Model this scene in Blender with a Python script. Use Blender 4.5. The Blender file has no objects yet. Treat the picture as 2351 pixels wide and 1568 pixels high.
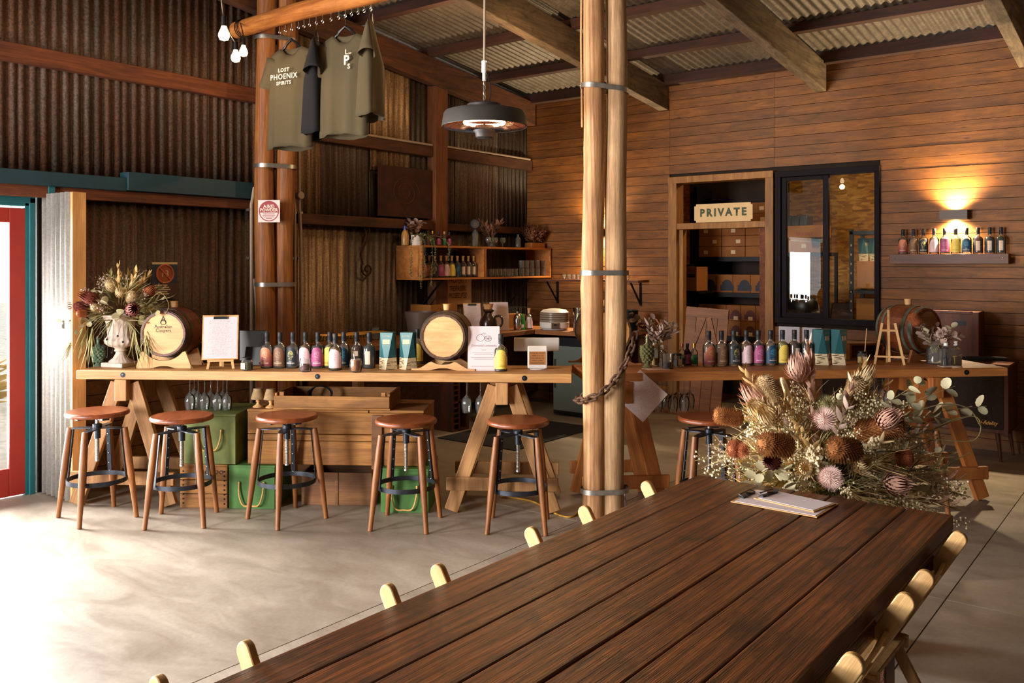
import bpy, math, random
from mathutils import Vector, Matrix, noise as mnoise
S = bpy.context.scene
C = S.collection
R = math.radians
PI = math.pi
rnd = random.Random(11)

# ------------------------------------------------------------------ camera, world, lights, exposure
cam_data = bpy.data.cameras.new('camera')
cam_data.sensor_width = 36.0
cam_data.lens = 30.93
cam_data.shift_y = -0.0757
cam_data.clip_start = 0.05
cam = bpy.data.objects.new('camera', cam_data)
C.objects.link(cam)
cam.location = (0, 0, 1.6)
cam.rotation_euler = (R(90), 0, R(37.7))
S.camera = cam
vs = S.view_settings
vs.view_transform = 'Standard'
vs.look = 'None'
vs.exposure = 0.0
vs.gamma = 1.0
vs.use_curve_mapping = False
cy = S.cycles
cy.max_bounces = 8
cy.diffuse_bounces = 4
cy.glossy_bounces = 4
cy.transmission_bounces = 8
cy.transparent_max_bounces = 32
cy.caustics_reflective = False
cy.caustics_refractive = False
cy.sample_clamp_indirect = 4.0
cy.use_denoising = True

world = bpy.data.worlds.new('sky')
S.world = world
world.use_nodes = True
wn = world.node_tree.nodes
bg = wn['Background']
bg.inputs[0].default_value = (0.92, 0.95, 1.0, 1)
bg.inputs[1].default_value = 2.2


def light(name, kind, loc, energy, col=(1, 1, 1), rot=(0, 0, 0), size=None, sizey=None, **kw):
    d = bpy.data.lights.new(name, kind)
    d.energy = energy
    d.color = col
    if kind == 'AREA':
        d.shape = 'RECTANGLE'
        d.size = size
        d.size_y = sizey or size
    elif size is not None:
        d.shadow_soft_size = size
    for k, v in kw.items():
        setattr(d, k, v)
    o = bpy.data.objects.new(name, d)
    C.objects.link(o)
    o.location = loc
    o.rotation_euler = rot
    return o


# daylight through the door openings of the long left wall and the open bay behind the camera
light('daylight_double_doors', 'AREA', (-6.7, -1.4, 1.0), 1100, (1.0, 0.955, 0.90), (0, R(-90), 0), 1.7, 2.1)
light('daylight_red_door', 'AREA', (-6.9, 2.1, 1.1), 900, (1.0, 0.95, 0.94), (0, R(-90), 0), 1.7, 0.9)
light('daylight_open_bay', 'AREA', (-4.55, -3.5, 1.9), 760, (1.0, 0.95, 0.92), (R(90), 0, 0), 1.5, 2.8)
# added warm fill lights under the roof; no bulbs hang at these points
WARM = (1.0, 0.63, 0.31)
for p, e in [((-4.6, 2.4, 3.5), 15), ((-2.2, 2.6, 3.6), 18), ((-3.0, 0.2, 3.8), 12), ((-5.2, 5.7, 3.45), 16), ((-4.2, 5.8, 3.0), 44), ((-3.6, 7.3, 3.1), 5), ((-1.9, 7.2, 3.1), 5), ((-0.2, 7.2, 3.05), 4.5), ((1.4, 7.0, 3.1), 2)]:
    light('warm_fill', 'POINT', p, e, WARM, size=0.06)


# ------------------------------------------------------------------ object helpers
def tag(o, label=None, cat=None, group=None, kind=None):
    if label: o['label'] = label
    if cat: o['category'] = cat
    if group: o['group'] = group
    if kind: o['kind'] = kind
    return o


def thing(name, label, cat, loc=(0, 0, 0), rz=0.0, group=None, rot=None):
    o = bpy.data.objects.new(name, None)
    o.empty_display_size = 0.05
    C.objects.link(o)
    o.location = loc
    o.rotation_euler = rot if rot else (0, 0, rz)
    return tag(o, label, cat, group)


def dup(root, loc=None, rz=None, label=None, group=None, scale=None, rot=None):
    r = root.copy()
    C.objects.link(r)
    if loc is not None: r.location = loc
    if rz is not None: r.rotation_euler = (0, 0, rz)
    if rot is not None: r.rotation_euler = rot
    if scale: r.scale = scale if hasattr(scale, '__len__') else (scale,) * 3
    if label: r['label'] = label
    if group: r['group'] = group
    for ch in root.children:
        c = ch.copy()
        C.objects.link(c)
        c.parent = r
        for g in ch.children:
            d = g.copy()
            C.objects.link(d)
            d.parent = c
    return r


def frame(z):
    z = Vector(z).normalized()
    a = Vector((0, 0, 1)) if abs(z.z) < 0.95 else Vector((1, 0, 0))
    x = a.cross(z).normalized()
    return x, z.cross(x), z


class MB:
    """Collects boxes, bars, tubes, lathes and prisms; build() links them as one mesh."""
    def __init__(s):
        s.v = []; s.f = []; s.mi = []; s.m = 0; s.T = None

    def add(s, vs, fs):
        b = len(s.v)
        if s.T is not None: vs = [s.T @ Vector(p) for p in vs]
        s.v += [tuple(p) for p in vs]
        s.f += [tuple(i + b for i in f) for f in fs]
        s.mi += [s.m] * len(fs)
        return s

    def box(s, x0, y0, z0, x1, y1, z1):
        return s.add([(x0, y0, z0), (x1, y0, z0), (x1, y1, z0), (x0, y1, z0), (x0, y0, z1), (x1, y0, z1), (x1, y1, z1), (x0, y1, z1)],
                     [(0, 3, 2, 1), (4, 5, 6, 7), (0, 1, 5, 4), (1, 2, 6, 5), (2, 3, 7, 6), (3, 0, 4, 7)])

    def cbox(s, c, x, y, z):
        return s.box(c[0] - x / 2, c[1] - y / 2, c[2] - z / 2, c[0] + x / 2, c[1] + y / 2, c[2] + z / 2)

    def bar(s, p, q, w, h, side=None):
        """square bar from p to q; w along side, h across"""
        p, q = Vector(p), Vector(q)
        d = (q - p).normalized()
        x = (Vector(side) - d * Vector(side).dot(d)).normalized() if side else frame(d)[0]
        y = d.cross(x)
        vs = [e + x * (i * w / 2) + y * (j * h / 2) for e in (p, q) for i, j in ((-1, -1), (1, -1), (1, 1), (-1, 1))]
        return s.add(vs, [(0, 3, 2, 1), (4, 5, 6, 7), (0, 1, 5, 4), (1, 2, 6, 5), (2, 3, 7, 6), (3, 0, 4, 7)])

    def tube(s, pts, r, n=8, caps=True, closed=False):
        pts = [Vector(p) for p in pts]
        k = len(pts)
        rs = r if hasattr(r, '__len__') else [r] * k
        vs = []; fs = []
        px = None
        for i, p in enumerate(pts):
            a = pts[(i - 1) % k] if (i or closed) else p
            b = pts[(i + 1) % k] if (i < k - 1 or closed) else p
            d = (b - a).normalized()
            if px is None: px = frame(d)[0]
            px = (px - d * px.dot(d))
            px = px.normalized() if px.length > 1e-6 else frame(d)[0]
            py = d.cross(px)
            vs += [p + (px * math.cos(2 * PI * j / n) + py * math.sin(2 * PI * j / n)) * rs[i] for j in range(n)]
        for i in range(k if closed else k - 1):
            a, b = i * n, ((i + 1) % k) * n
            fs += [(a + j, a + (j + 1) % n, b + (j + 1) % n, b + j) for j in range(n)]
        if caps and not closed:
            fs += [tuple(range(n))[::-1], tuple(range((k - 1) * n, k * n))]
        return s.add(vs, fs)

    def lathe(s, prof, n=16, c=(0, 0, 0), mod=None, a0=0.0, a1=2 * PI, caps=True):
        full = a1 - a0 > 2 * PI - 1e-3
        m = n if full else n + 1
        vs = []; fs = []
        for i, (r, z) in enumerate(prof):
            for j in range(m):
                a = a0 + (a1 - a0) * j / n
                rr = r * (mod(a, i) if mod else 1)
                vs.append((c[0] + rr * math.cos(a), c[1] + rr * math.sin(a), c[2] + z))
        for i in range(len(prof) - 1):
            for j in range(n):
                k = (j + 1) % m
                fs.append((i * m + j, i * m + k, (i + 1) * m + k, (i + 1) * m + j))
        if caps and full and prof[0] != prof[-1] and prof[0][0] > 1e-4: fs.append(tuple(range(m))[::-1])
        if caps and full and prof[0] != prof[-1] and prof[-1][0] > 1e-4: fs.append(tuple(range((len(prof) - 1) * m, len(prof) * m)))
        return s.add(vs, fs)

    def cyl(s, p, q, r, n=12, r2=None):
        return s.tube([p, q], [r, r if r2 is None else r2], n)

    def prism(s, poly, depth, M=None):
        """polygon in xz extruded along +y by depth"""
        n = len(poly)
        vs = [(x, 0, z) for x, z in poly] + [(x, depth, z) for x, z in poly]
        if M is not None: vs = [M @ Vector(p) for p in vs]
        fs = [tuple(range(n)), tuple(range(n, 2 * n))[::-1]] + [(i, i + n, (i + 1) % n + n, (i + 1) % n) for i in range(n)]
        return s.add(vs, fs)

    def ball(s, c, r, n=10, m=6, sc=(1, 1, 1)):
        c = Vector(c)
        vs = [c + Vector((0, 0, -r * sc[2]))]
        for i in range(1, m):
            t = PI * i / m
            vs += [c + Vector((r * sc[0] * math.sin(t) * math.cos(2 * PI * j / n), r * sc[1] * math.sin(t) * math.sin(2 * PI * j / n), -r * sc[2] * math.cos(t))) for j in range(n)]
        vs.append(c + Vector((0, 0, r * sc[2])))
        fs = [(0, 1 + (j + 1) % n, 1 + j) for j in range(n)]
        for i in range(m - 2):
            a, b = 1 + i * n, 1 + (i + 1) * n
            fs += [(a + j, a + (j + 1) % n, b + (j + 1) % n, b + j) for j in range(n)]
        a = 1 + (m - 2) * n
        fs += [(a + j, a + (j + 1) % n, len(vs) - 1) for j in range(n)]
        return s.add(vs, fs)

    def quad(s, a, b, c, d):
        return s.add([a, b, c, d], [(0, 1, 2, 3)])

    def build(s, name, mats, parent=None, loc=(0, 0, 0), rot=(0, 0, 0), smooth=40, bevel=0, scale=None):
        me = bpy.data.meshes.new(name)
        me.from_pydata(s.v, [], s.f)
        for m in (mats if isinstance(mats, (list, tuple)) else [mats]): me.materials.append(m)
        if any(s.mi): me.polygons.foreach_set('material_index', s.mi)
        if smooth:
            me.shade_smooth()
            me.set_sharp_from_angle(angle=R(smooth))
        me.update()
        return link(name, me, parent, loc, rot, bevel, scale)


def link(name, me, parent=None, loc=(0, 0, 0), rot=(0, 0, 0), bevel=0, scale=None):
    o = bpy.data.objects.new(name, me)
    C.objects.link(o)
    o.location = loc
    o.rotation_euler = rot
    if scale: o.scale = scale
    if parent is not None: o.parent = parent
    if bevel:
        b = o.modifiers.new('bevel', 'BEVEL')
        b.width = bevel
        b.segments = 2
        b.limit_method = 'ANGLE'
        b.angle_limit = R(40)
    return o


def box(name, x0, y0, z0, x1, y1, z1, m, parent=None, bevel=0, **k):
    """box whose mesh is centred on its own origin"""
    c = ((x0 + x1) / 2, (y0 + y1) / 2, (z0 + z1) / 2)
    return MB().cbox((0, 0, 0), abs(x1 - x0), abs(y1 - y0), abs(z1 - z0)).build(name, m, parent, loc=c, bevel=bevel, smooth=0 if not bevel else 35, **k)


def text(body, size, m, parent, loc, rot=(R(90), 0, 0), align='CENTER', name='lettering', shear=0.0, space=1.0, bold=0.0, wide=1.0, bend=None, line=1.0):
    cu = bpy.data.curves.new('lettering', 'FONT')
    cu.body = body
    cu.size = size
    cu.align_x = align
    cu.align_y = 'CENTER'
    cu.resolution_u = 2
    cu.shear = shear
    cu.space_character = space
    cu.space_line = line
    cu.offset = bold
    ob = bpy.data.objects.new('lettering', cu)
    me = bpy.data.meshes.new_from_object(ob)
    bpy.data.objects.remove(ob)
    me.materials.clear()
    me.materials.append(m)
    for v in me.vertices:
        v.co.x *= wide
        if bend:
            a = v.co.x / bend
            v.co = (bend * math.sin(a), v.co.y, bend * math.cos(a) - bend)
    return link(name, me, parent, loc, rot)


# ------------------------------------------------------------------ materials
def lin(h):
    h = h.lstrip('#')
    f = lambda c: c / 12.92 if c <= 0.04045 else ((c + 0.055) / 1.055) ** 2.4
    return tuple(f(int(h[i:i + 2], 16) / 255) for i in (0, 2, 4)) + (1.0,)


class N:
    def __init__(s, name):
        s.mat = bpy.data.materials.new(name)
        s.mat.use_nodes = True
        s.t = s.mat.node_tree
        s.b = s.t.nodes['Principled BSDF']

    def n(s, kind, **k):
        n = s.t.nodes.new('ShaderNode' + kind)
        for a, v in k.items(): setattr(n, a, v)
        return n

    def l(s, a, b): s.t.links.new(a, b)

    def setin(s, n, key, v):
        if hasattr(v, 'is_linked') or isinstance(v, bpy.types.NodeSocket): s.l(v, n.inputs[key])
        else: n.inputs[key].default_value = v

    def coord(s, scale=(1, 1, 1), rand=True, kind='Object'):
        tc = s.n('TexCoord')
        mp = s.n('Mapping')
        s.l(tc.outputs[kind], mp.inputs[0])
        mp.inputs['Scale'].default_value = scale
        if rand:
            oi = s.n('ObjectInfo')
            v = s.n('VectorMath', operation='SCALE')
            v.inputs[0].default_value = (31.7, 17.3, 23.9)
            s.l(oi.outputs['Random'], v.inputs['Scale'])
            s.l(v.outputs[0], mp.inputs['Location'])
        return mp.outputs[0]

    def noise(s, vec, scale, detail=4, rough=0.55, dist=0.0):
        n = s.n('TexNoise')
        s.l(vec, n.inputs['Vector'])
        n.inputs['Scale'].default_value = scale
        n.inputs['Detail'].default_value = detail
        n.inputs['Roughness'].default_value = rough
        n.inputs['Distortion'].default_value = dist
        return n.outputs['Fac']

    def ramp(s, fac, stops):
        r = s.n('ValToRGB')
        s.l(fac, r.inputs[0])
        e = r.color_ramp.elements
        while len(e) < len(stops): e.new(0.5)
        for i, (p, c) in enumerate(stops):
            e[i].position = p
            e[i].color = c if len(c) == 4 else tuple(c) + (1,)
        return r.outputs[0]

    def mix(s, fac, a, b, mode='MIX'):
        m = s.n('Mix', data_type='RGBA', blend_type=mode)
        for i, v in ((0, fac), (6, a), (7, b)):
            if isinstance(v, bpy.types.NodeSocket): s.l(v, m.inputs[i])
            else: m.inputs[i].default_value = v
        return m.outputs[2]

    def math(s, op, a, b=0.0):
        m = s.n('Math', operation=op)
        for i, v in ((0, a), (1, b)):
            if isinstance(v, bpy.types.NodeSocket): s.l(v, m.inputs[i])
            else: m.inputs[i].default_value = v
        return m.outputs[0]

    def bump(s, h, strength=0.3, dist=0.002):
        b = s.n('Bump')
        b.inputs['Strength'].default_value = strength
        b.inputs['Distance'].default_value = dist
        s.l(h, b.inputs['Height'])
        s.l(b.outputs[0], s.b.inputs['Normal'])

    def out(s, col=None, rough=None, metal=None, **k):
        for key, v in (('Base Color', col), ('Roughness', rough), ('Metallic', metal)):
            if v is not None: s.setin(s.b, key, v)
        for key, v in k.items(): s.setin(s.b, key.replace('_', ' '), v)
        return s.mat


def plain(name, h, rough=0.5, metal=0.0, var=0.0, scale=30, bump=0.0, **k):
    g = N(name)
    col = lin(h)
    if var:
        f = g.noise(g.coord(), scale, 4)
        col = g.ramp(f, [(0.3, tuple(c * (1 - var) for c in col[:3])), (0.7, tuple(min(1, c * (1 + var)) for c in col[:3]))])
        if bump: g.bump(f, bump)
    return g.out(col, rough, metal, **k)


def wood(name, dark, light, axis='x', sc=1.0, rough=0.55, spread=0.3, knots=0.0, grain=0.45, bump=0.25, stain=0.0, lines=0.0):
    """sawn timber: long noise grain along axis, fine fibres, blotches, optional knots; each object gets its own shade"""
    g = N(name)
    i = 'xyz'.index(axis)
    def s3(al, ac): return tuple((al if k == i else ac) * sc for k in range(3))
    f1 = g.noise(g.coord(s3(0.9, 9)), 2.2, 5, 0.6, 0.8)
    f2 = g.noise(g.coord(s3(3, 90)), 2.0, 3, 0.6, 0.3)
    f3 = g.noise(g.coord(s3(1.6, 3.0)), 1.6, 4, 0.6)
    col = g.ramp(f1, [(0.28, lin(dark)), (0.72, lin(light))])
    col = g.mix(grain, col, g.ramp(f2, [(0.3, (0.35, 0.33, 0.3)), (0.62, (1.05, 1.05, 1.05))]), 'MULTIPLY')
    col = g.mix(0.55, col, g.ramp(f3, [(0.3, (0.55, 0.5, 0.47)), (0.65, (1.1, 1.1, 1.1))]), 'MULTIPLY')
    h = f2
    if lines:
        w = g.n('TexWave', wave_type='BANDS', bands_direction='Y' if axis == 'x' else 'X')
        g.l(g.coord(s3(0.35, 7)), w.inputs['Vector'])
        w.inputs['Scale'].default_value = 1.3
        w.inputs['Distortion'].default_value = 11.0
        w.inputs['Detail'].default_value = 3
        w.inputs['Detail Scale'].default_value = 0.8
        col = g.mix(lines, col, g.ramp(w.outputs['Fac'], [(0.1, (0.3, 0.26, 0.22)), (0.6, (1.08, 1.06, 1.05))]), 'MULTIPLY')
    if knots:
        v = g.n('TexVoronoi')
        g.l(g.coord(s3(1.5, 5.5)), v.inputs['Vector'])
        v.inputs['Scale'].default_value = 1.3
        kf = g.ramp(v.outputs['Distance'], [(0.02, (0, 0, 0)), (0.085, (1, 1, 1))])
        col = g.mix(knots, col, g.mix(kf, lin(dark), (1, 1, 1, 1)), 'MULTIPLY')
    if stain:
        f4 = g.noise(g.coord(s3(2.2, 3.4)), 2.6, 5, 0.65, 0.5)
        col = g.mix(g.ramp(f4, [(0.52, (0, 0, 0)), (0.7, (stain,) * 3)]), col, tuple(c * 0.22 for c in lin(dark)[:3]) + (1,))
    oi = g.n('ObjectInfo')
    hv = g.n('HueSaturation')
    g.l(col, hv.inputs['Color'])
    mr = g.n('MapRange')
    g.l(oi.outputs['Random'], mr.inputs['Value'])
    mr.inputs['To Min'].default_value = 1 - spread
    mr.inputs['To Max'].default_value = 1 + spread
    g.l(mr.outputs[0], hv.inputs['Value'])
    g.bump(h, bump, 0.003)
    return g.out(hv.outputs[0], rough)


def iron_sheet(name, a, b, rust, amount=0.5, streak=0.6, rough=0.5, metal=0.35, speck=0.75):
    """weathered corrugated iron: galvanised blotches, vertical rust streaks, fine pitting"""
    g = N(name)
    f1 = g.noise(g.coord((6, 6, 0.5)), 1.6, 5, 0.6)
    f2 = g.noise(g.coord((24, 24, 0.9)), 1.5, 4, 0.65)
    f3 = g.noise(g.coord((1, 1, 1)), 70, 3, 0.7)
    col = g.ramp(f1, [(0.3, lin(a)), (0.7, lin(b))])
    col = g.mix(g.ramp(f2, [(0.5 - amount * 0.3, (streak,) * 3), (0.62, (0, 0, 0))]), col, lin(rust))
    col = g.mix(speck, col, g.ramp(f3, [(0.35, (0.45, 0.43, 0.42)), (0.66, (1.45, 1.42, 1.38))]), 'MULTIPLY')
    oi = g.n('ObjectInfo')
    hv = g.n('HueSaturation')
    g.l(col, hv.inputs['Color'])
    mr = g.n('MapRange')
    g.l(oi.outputs['Random'], mr.inputs['Value'])
    mr.inputs['To Min'].default_value = 0.8
    mr.inputs['To Max'].default_value = 1.2
    g.l(mr.outputs[0], hv.inputs['Value'])
    g.bump(f3, 0.25 * speck, 0.002)
    return g.out(hv.outputs[0], rough, metal)


def glass(name, h='#ffffff', rough=0.02, ior=1.45, body=0.0):
    """thin-walled glass or liquor: clear tinted see-through, mirror reflections growing towards the edge, optional cloudy body colour"""
    g = N(name)
    col = lin(h)
    tr = g.n('BsdfTransparent')
    tr.inputs[0].default_value = col
    gl = g.n('BsdfGlossy')
    gl.inputs['Roughness'].default_value = rough
    gl.inputs['Color'].default_value = (1, 1, 1, 1)
    fr = g.n('Fresnel')
    fr.inputs['IOR'].default_value = ior
    base = tr.outputs[0]
    if body:
        df = g.n('BsdfDiffuse')
        df.inputs[0].default_value = col
        m0 = g.n('MixShader')
        m0.inputs[0].default_value = body
        g.l(base, m0.inputs[1]); g.l(df.outputs[0], m0.inputs[2])
        base = m0.outputs[0]
    mx = g.n('MixShader')
    g.l(fr.outputs[0], mx.inputs[0])
    g.l(base, mx.inputs[1]); g.l(gl.outputs[0], mx.inputs[2])
    g.l(mx.outputs[0], g.t.nodes['Material Output'].inputs['Surface'])
    return g.mat


def glow(name, col, strength):
    g = N(name)
    return g.out((0.8, 0.7, 0.5, 1), 0.4, 0.0, Emission_Color=tuple(col) + (1,), Emission_Strength=strength)


def paper(name, h, ink, rows=60.0, dens=0.5, axis=2, top=0.06, x0=0.06):
    """paper printed with lines of small illegible type: rows by height, words by noise"""
    g = N(name)
    tc = g.n('TexCoord')
    sp = g.n('SeparateXYZ')
    g.l(tc.outputs['Generated'], sp.inputs[0])
    yy = g.math('MULTIPLY', sp.outputs[axis], rows)
    row = g.math('FLOOR', yy)
    inrow = g.math('LESS_THAN', g.math('ABSOLUTE', g.math('SUBTRACT', g.math('FRACT', yy), 0.5)), 0.2)
    cb = g.n('CombineXYZ')
    g.l(g.math('MULTIPLY', sp.outputs[0], 42.0), cb.inputs[0])
    g.l(g.math('MULTIPLY', row, 7.31), cb.inputs[1])
    w = g.noise(cb.outputs[0], 1.0, 1, 0.5)
    word = g.math('GREATER_THAN', w, 1 - dens)
    wn_ = g.n('TexWhiteNoise', noise_dimensions='1D')
    g.l(row, wn_.inputs['W'])
    edge = g.math('ADD', g.math('MULTIPLY', wn_.outputs['Value'], 0.24), x0 + 0.06)
    inside = g.math('LESS_THAN', g.math('ABSOLUTE', g.math('SUBTRACT', sp.outputs[0], 0.5)), g.math('SUBTRACT', 0.5, edge))
    vert = g.math('LESS_THAN', g.math('ABSOLUTE', g.math('SUBTRACT', sp.outputs[axis], 0.5)), 0.5 - top)
    k = g.math('MULTIPLY', g.math('MULTIPLY', inrow, word), g.math('MULTIPLY', inside, vert))
    return g.out(g.mix(g.math('MULTIPLY', k, 0.5), lin(h), lin(ink)), 0.7)


MT = dict(
    beam=wood('rough_beam', '#2e1608', '#63381a', 'y', 0.9, 0.8, 0.1, grain=0.6, stain=0.5),
    girt=wood('red_girt', '#4a230f', '#8a4a22', 'y', 0.8, 0.75, 0.1, grain=0.6),
    purlin=wood('dark_purlin', '#22100a', '#4a2614', 'x', 0.8, 0.8, 0.15),
    rafter=wood('weathered_rafter', '#463a2d', '#7d6b55', 'y', 1.0, 0.85, 0.1, stain=0.7),
    board=wood('wall_board', '#603704', '#94590f', 'x', 1.25, 0.6, 0.15, knots=0.85, grain=0.4, stain=0.35),
    pine=wood('pale_pine', '#b77f45', '#dba86b', 'z', 0.8, 0.55, 0.05, knots=0.6, grain=0.25),
    frame=wood('door_timber', '#7a4c1e', '#b07c3a', 'z', 0.9, 0.6, 0.15),
    pole=wood('bark_pole', '#98673b', '#d8a774', 'z', 1.1, 0.65, 0.05, knots=0.6, grain=0.4, bump=0.6, lines=0.4),
    pole2=wood('pale_pole', '#a27c52', '#ceaa80', 'z', 1.3, 0.75, 0.05, grain=0.4, bump=0.5, lines=0.25, stain=0.15),
    redpole=wood('orange_pole', '#76401a', '#b0702f', 'z', 1.1, 0.6, 0.08, grain=0.5, bump=0.6, lines=0.35),
    log=wood('orange_log', '#94501d', '#d18a45', 'x', 1.1, 0.55, 0.05, grain=0.4, stain=0.3, bump=0.5),
    counter=wood('counter_plank', '#a8743f', '#d2a468', 'x', 0.7, 0.55, 0.07, grain=0.4, knots=0.25),
    counter2=wood('counter_plank_brown', '#8e5426', '#bd7b40', 'x', 0.7, 0.5, 0.07, grain=0.4, knots=0.3),
    trestle=wood('trestle_timber', '#8c6036', '#c0905a', 'z', 0.9, 0.65, 0.12, grain=0.45),
    trestle2=wood('trestle_timber_red', '#8f4f20', '#bb7436', 'z', 0.9, 0.6, 0.1, grain=0.45),
    crate=wood('crate_timber', '#744617', '#b67e38', 'x', 0.9, 0.7, 0.12, grain=0.4, knots=0.4, stain=0.3),
    crated=wood('crate_timber_dark', '#5e3a20', '#8f6238', 'x', 0.9, 0.7, 0.12, grain=0.4, knots=0.3),
    seat=wood('seat_timber', '#5e2c12', '#91491f', 'x', 1.6, 0.35, 0.06, grain=0.35),
    leg=wood('stool_leg_timber', '#6c3a16', '#a0652f', 'z', 1.6, 0.45, 0.1, grain=0.5),
    table=wood('table_plank', '#471f09', '#965320', 'y', 1.15, 0.38, 0.16, knots=0.95, grain=0.65, stain=0.9, lines=0.7, bump=0.7),
    chair=wood('folding_chair_timber', '#b98a4f', '#dcb57a', 'z', 1.5, 0.5, 0.05, grain=0.25),
    shelf=wood('shelf_timber', '#9c5c26', '#cb8744', 'y', 0.9, 0.5, 0.1, knots=0.5, grain=0.35),
    shelfd=wood('shelf_brown', '#4a2714', '#6d3c20', 'x', 0.9, 0.5, 0.05),
    barrelw=wood('barrel_head_timber', '#d6a468', '#efc58c', 'x', 1.4, 0.55, 0.03, grain=0.15),
    barreld=wood('barrel_stave_dark', '#3c2412', '#6b4522', 'x', 1.3, 0.5, 0.2, grain=0.4),
    barrelr=wood('barrel_stave_red', '#4a2010', '#87431f', 'x', 1.3, 0.45, 0.2, grain=0.4),
    ply=wood('cradle_ply', '#cf9d62', '#e6ba82', 'x', 1.0, 0.6, 0.03, grain=0.12),
    bench=wood('bench_timber', '#7b4a24', '#a86c38', 'x', 0.8, 0.55, 0.1),
    hifi=wood('cabinet_veneer', '#381909', '#6c3416', 'z', 1.0, 0.6, 0.1),
    osb=None,
    black=plain('black_metal', '#15161a', 0.45, 0.6),
    steel=plain('dark_steel', '#343840', 0.4, 0.8, 0.2),
    zinc=plain('zinc_strap', '#a9a7a2', 0.35, 0.9, 0.15, 40),
    chrome=plain('chrome', '#cfccc6', 0.15, 1.0),
    plastic=plain('black_plastic', '#0d0e12', 0.4),
    cap=plain('bottle_cap', '#1b1c21', 0.55),
    cork=plain('cork', '#c59a6c', 0.8, 0, 0.2, 60),
    white=plain('white_plastic', '#dedad6', 0.4),
    urn=plain('urn_plaster', '#d9c9bb', 0.7, 0, 0.12, 14, 0.2),
    teal=plain('teal_paint', '#22636a', 0.4, 0, 0.1, 6),
    tealdark=plain('teal_flashing', '#14363f', 0.6, 0, 0.15, 8),
    red=plain('red_paint', '#9c2a20', 0.45, 0, 0.1, 4),
    green=plain('green_paint', '#3d6a2b', 0.65, 0, 0.2, 12, 0.2),
    olive=plain('olive_paint', '#66713a', 0.7, 0, 0.25, 14, 0.2),
    rope=plain('rope', '#c39a58', 0.9, 0, 0.2, 90),
    shirt=plain('olive_cotton', '#544a34', 0.95, 0, 0.08, 220, 0.3),
    shirtdark=plain('black_cotton', '#16151a', 0.95, 0, 0.1, 220),
    print=plain('white_print', '#eee3d0', 0.8),
    ink=plain('dark_ink', '#23201d', 0.7),
    conduit=plain('grey_conduit', '#9a8877', 0.5, 0, 0.1),
    heater=plain('heater_shade', '#2f2d2c', 0.55, 0.2),
    copper=plain('copper_reflector', '#d08a60', 0.25, 0.9),
    card=plain('brown_card', '#a8703a', 0.8, 0, 0.1, 8),
    cardd=plain('brown_card_shelf', '#8a5627', 0.8, 0, 0.12, 8),
    mat=plain('black_mat', '#17151a', 0.95, 0, 0.2, 120, 0.3),
    rust=plain('rusty_plate', '#3a1f14', 0.8, 0.3, 0.45, 7, 0.3),
    chain=plain('rusty_chain_iron', '#5d4232', 0.75, 0.5, 0.35, 60, 0.4),
    clear=glass('clear_glass', '#f6f8f6', 0.03, 1.3, 0.035),
    greenglass=glass('pale_green_glass', '#b4d6bc', 0.05, 1.5, 0.25),
    oliveglass=glass('olive_glass', '#a9a874', 0.05, 1.5, 0.3),
    brown=plain('brown_glaze', '#2c1a10', 0.25),
    sign=plain('sign_cream', '#d8b988', 0.75, 0, 0.06, 10),
    signgreen=plain('sign_green', '#3d4a34', 0.7),
    cream=plain('cream_label', '#dcc9a6', 0.7),
    pane=glass('window_glass', '#f2f4f2', 0.0, 1.5),
    menu=paper('printed_menu', '#d6c8ce', '#6a5c66', 46, 0.5),
    menu2=paper('printed_sheet', '#d8c4c4', '#6c5650', 34, 0.52),
    paperw=plain('white_paper', '#dccfd3', 0.75),
    grille=plain('speaker_cloth', '#2a1c16', 0.9, 0, 0.4, 160, 0.4),
    stone=plain('coffee_beans', '#2a1810', 0.6, 0, 0.5, 160),
    seed=plain('grain_seed', '#c9a25e', 0.8, 0, 0.4, 200, 0.3),
)

MT['ironL'] = iron_sheet('rusty_iron', '#3b352f', '#60574e', '#54301a', 0.35, 0.85, 0.5, 0.3, 1.0)
MT['irong'] = iron_sheet('grey_iron', '#524b44', '#7d746a', '#4d2f1c', 0.35, 0.7)
MT['irond'] = iron_sheet('dark_iron', '#37312d', '#635a52', '#33221a', 0.5, 0.8)
MT['ironp'] = iron_sheet('pale_iron', '#a58a6a', '#c8aa88', '#5d3f2a', 0.15, 0.6)
MT['ironb'] = iron_sheet('tan_iron', '#967c60', '#c0a484', '#4d3220', 0.35, 0.7)
MT['roof'] = iron_sheet('roof_iron', '#57514a', '#766f65', '#463a31', 0.2, 0.5, 0.55, 0.25, 0.35)
MT['galv'] = iron_sheet('galvanised_iron', '#98958f', '#bab7b3', '#89857e', 0.1, 0.3, 0.4, 0.3, 0.3)


def mat_concrete():
    g = N('polished_concrete')
    c = g.coord((1, 1, 1), False)
    f1 = g.noise(c, 0.9, 6, 0.6, 0.4)
    mp = g.n('Mapping')
    g.l(c, mp.inputs[0])
    mp.inputs['Rotation'].default_value = (0, 0, R(-20))
    mp.inputs['Scale'].default_value = (0.55, 1.5, 1)
    f2 = g.noise(mp.outputs[0], 3.2, 7, 0.68, 0.9)
    f3 = g.noise(c, 45, 4, 0.7)
    col = g.ramp(f1, [(0.3, lin('#857a6d')), (0.7, lin('#a89d90'))])
    col = g.mix(0.6, col, g.ramp(f2, [(0.33, (0.62, 0.58, 0.55)), (0.6, (1.06, 1.06, 1.06))]), 'MULTIPLY')
    col = g.mix(0.5, col, g.ramp(f3, [(0.3, (0.78, 0.77, 0.76)), (0.65, (1.1, 1.1, 1.1))]), 'MULTIPLY')
    g.bump(f3, 0.06, 0.002)
    return g.out(col, g.ramp(f2, [(0.3, (0.34,) * 3), (0.7, (0.52,) * 3)]))


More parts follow.
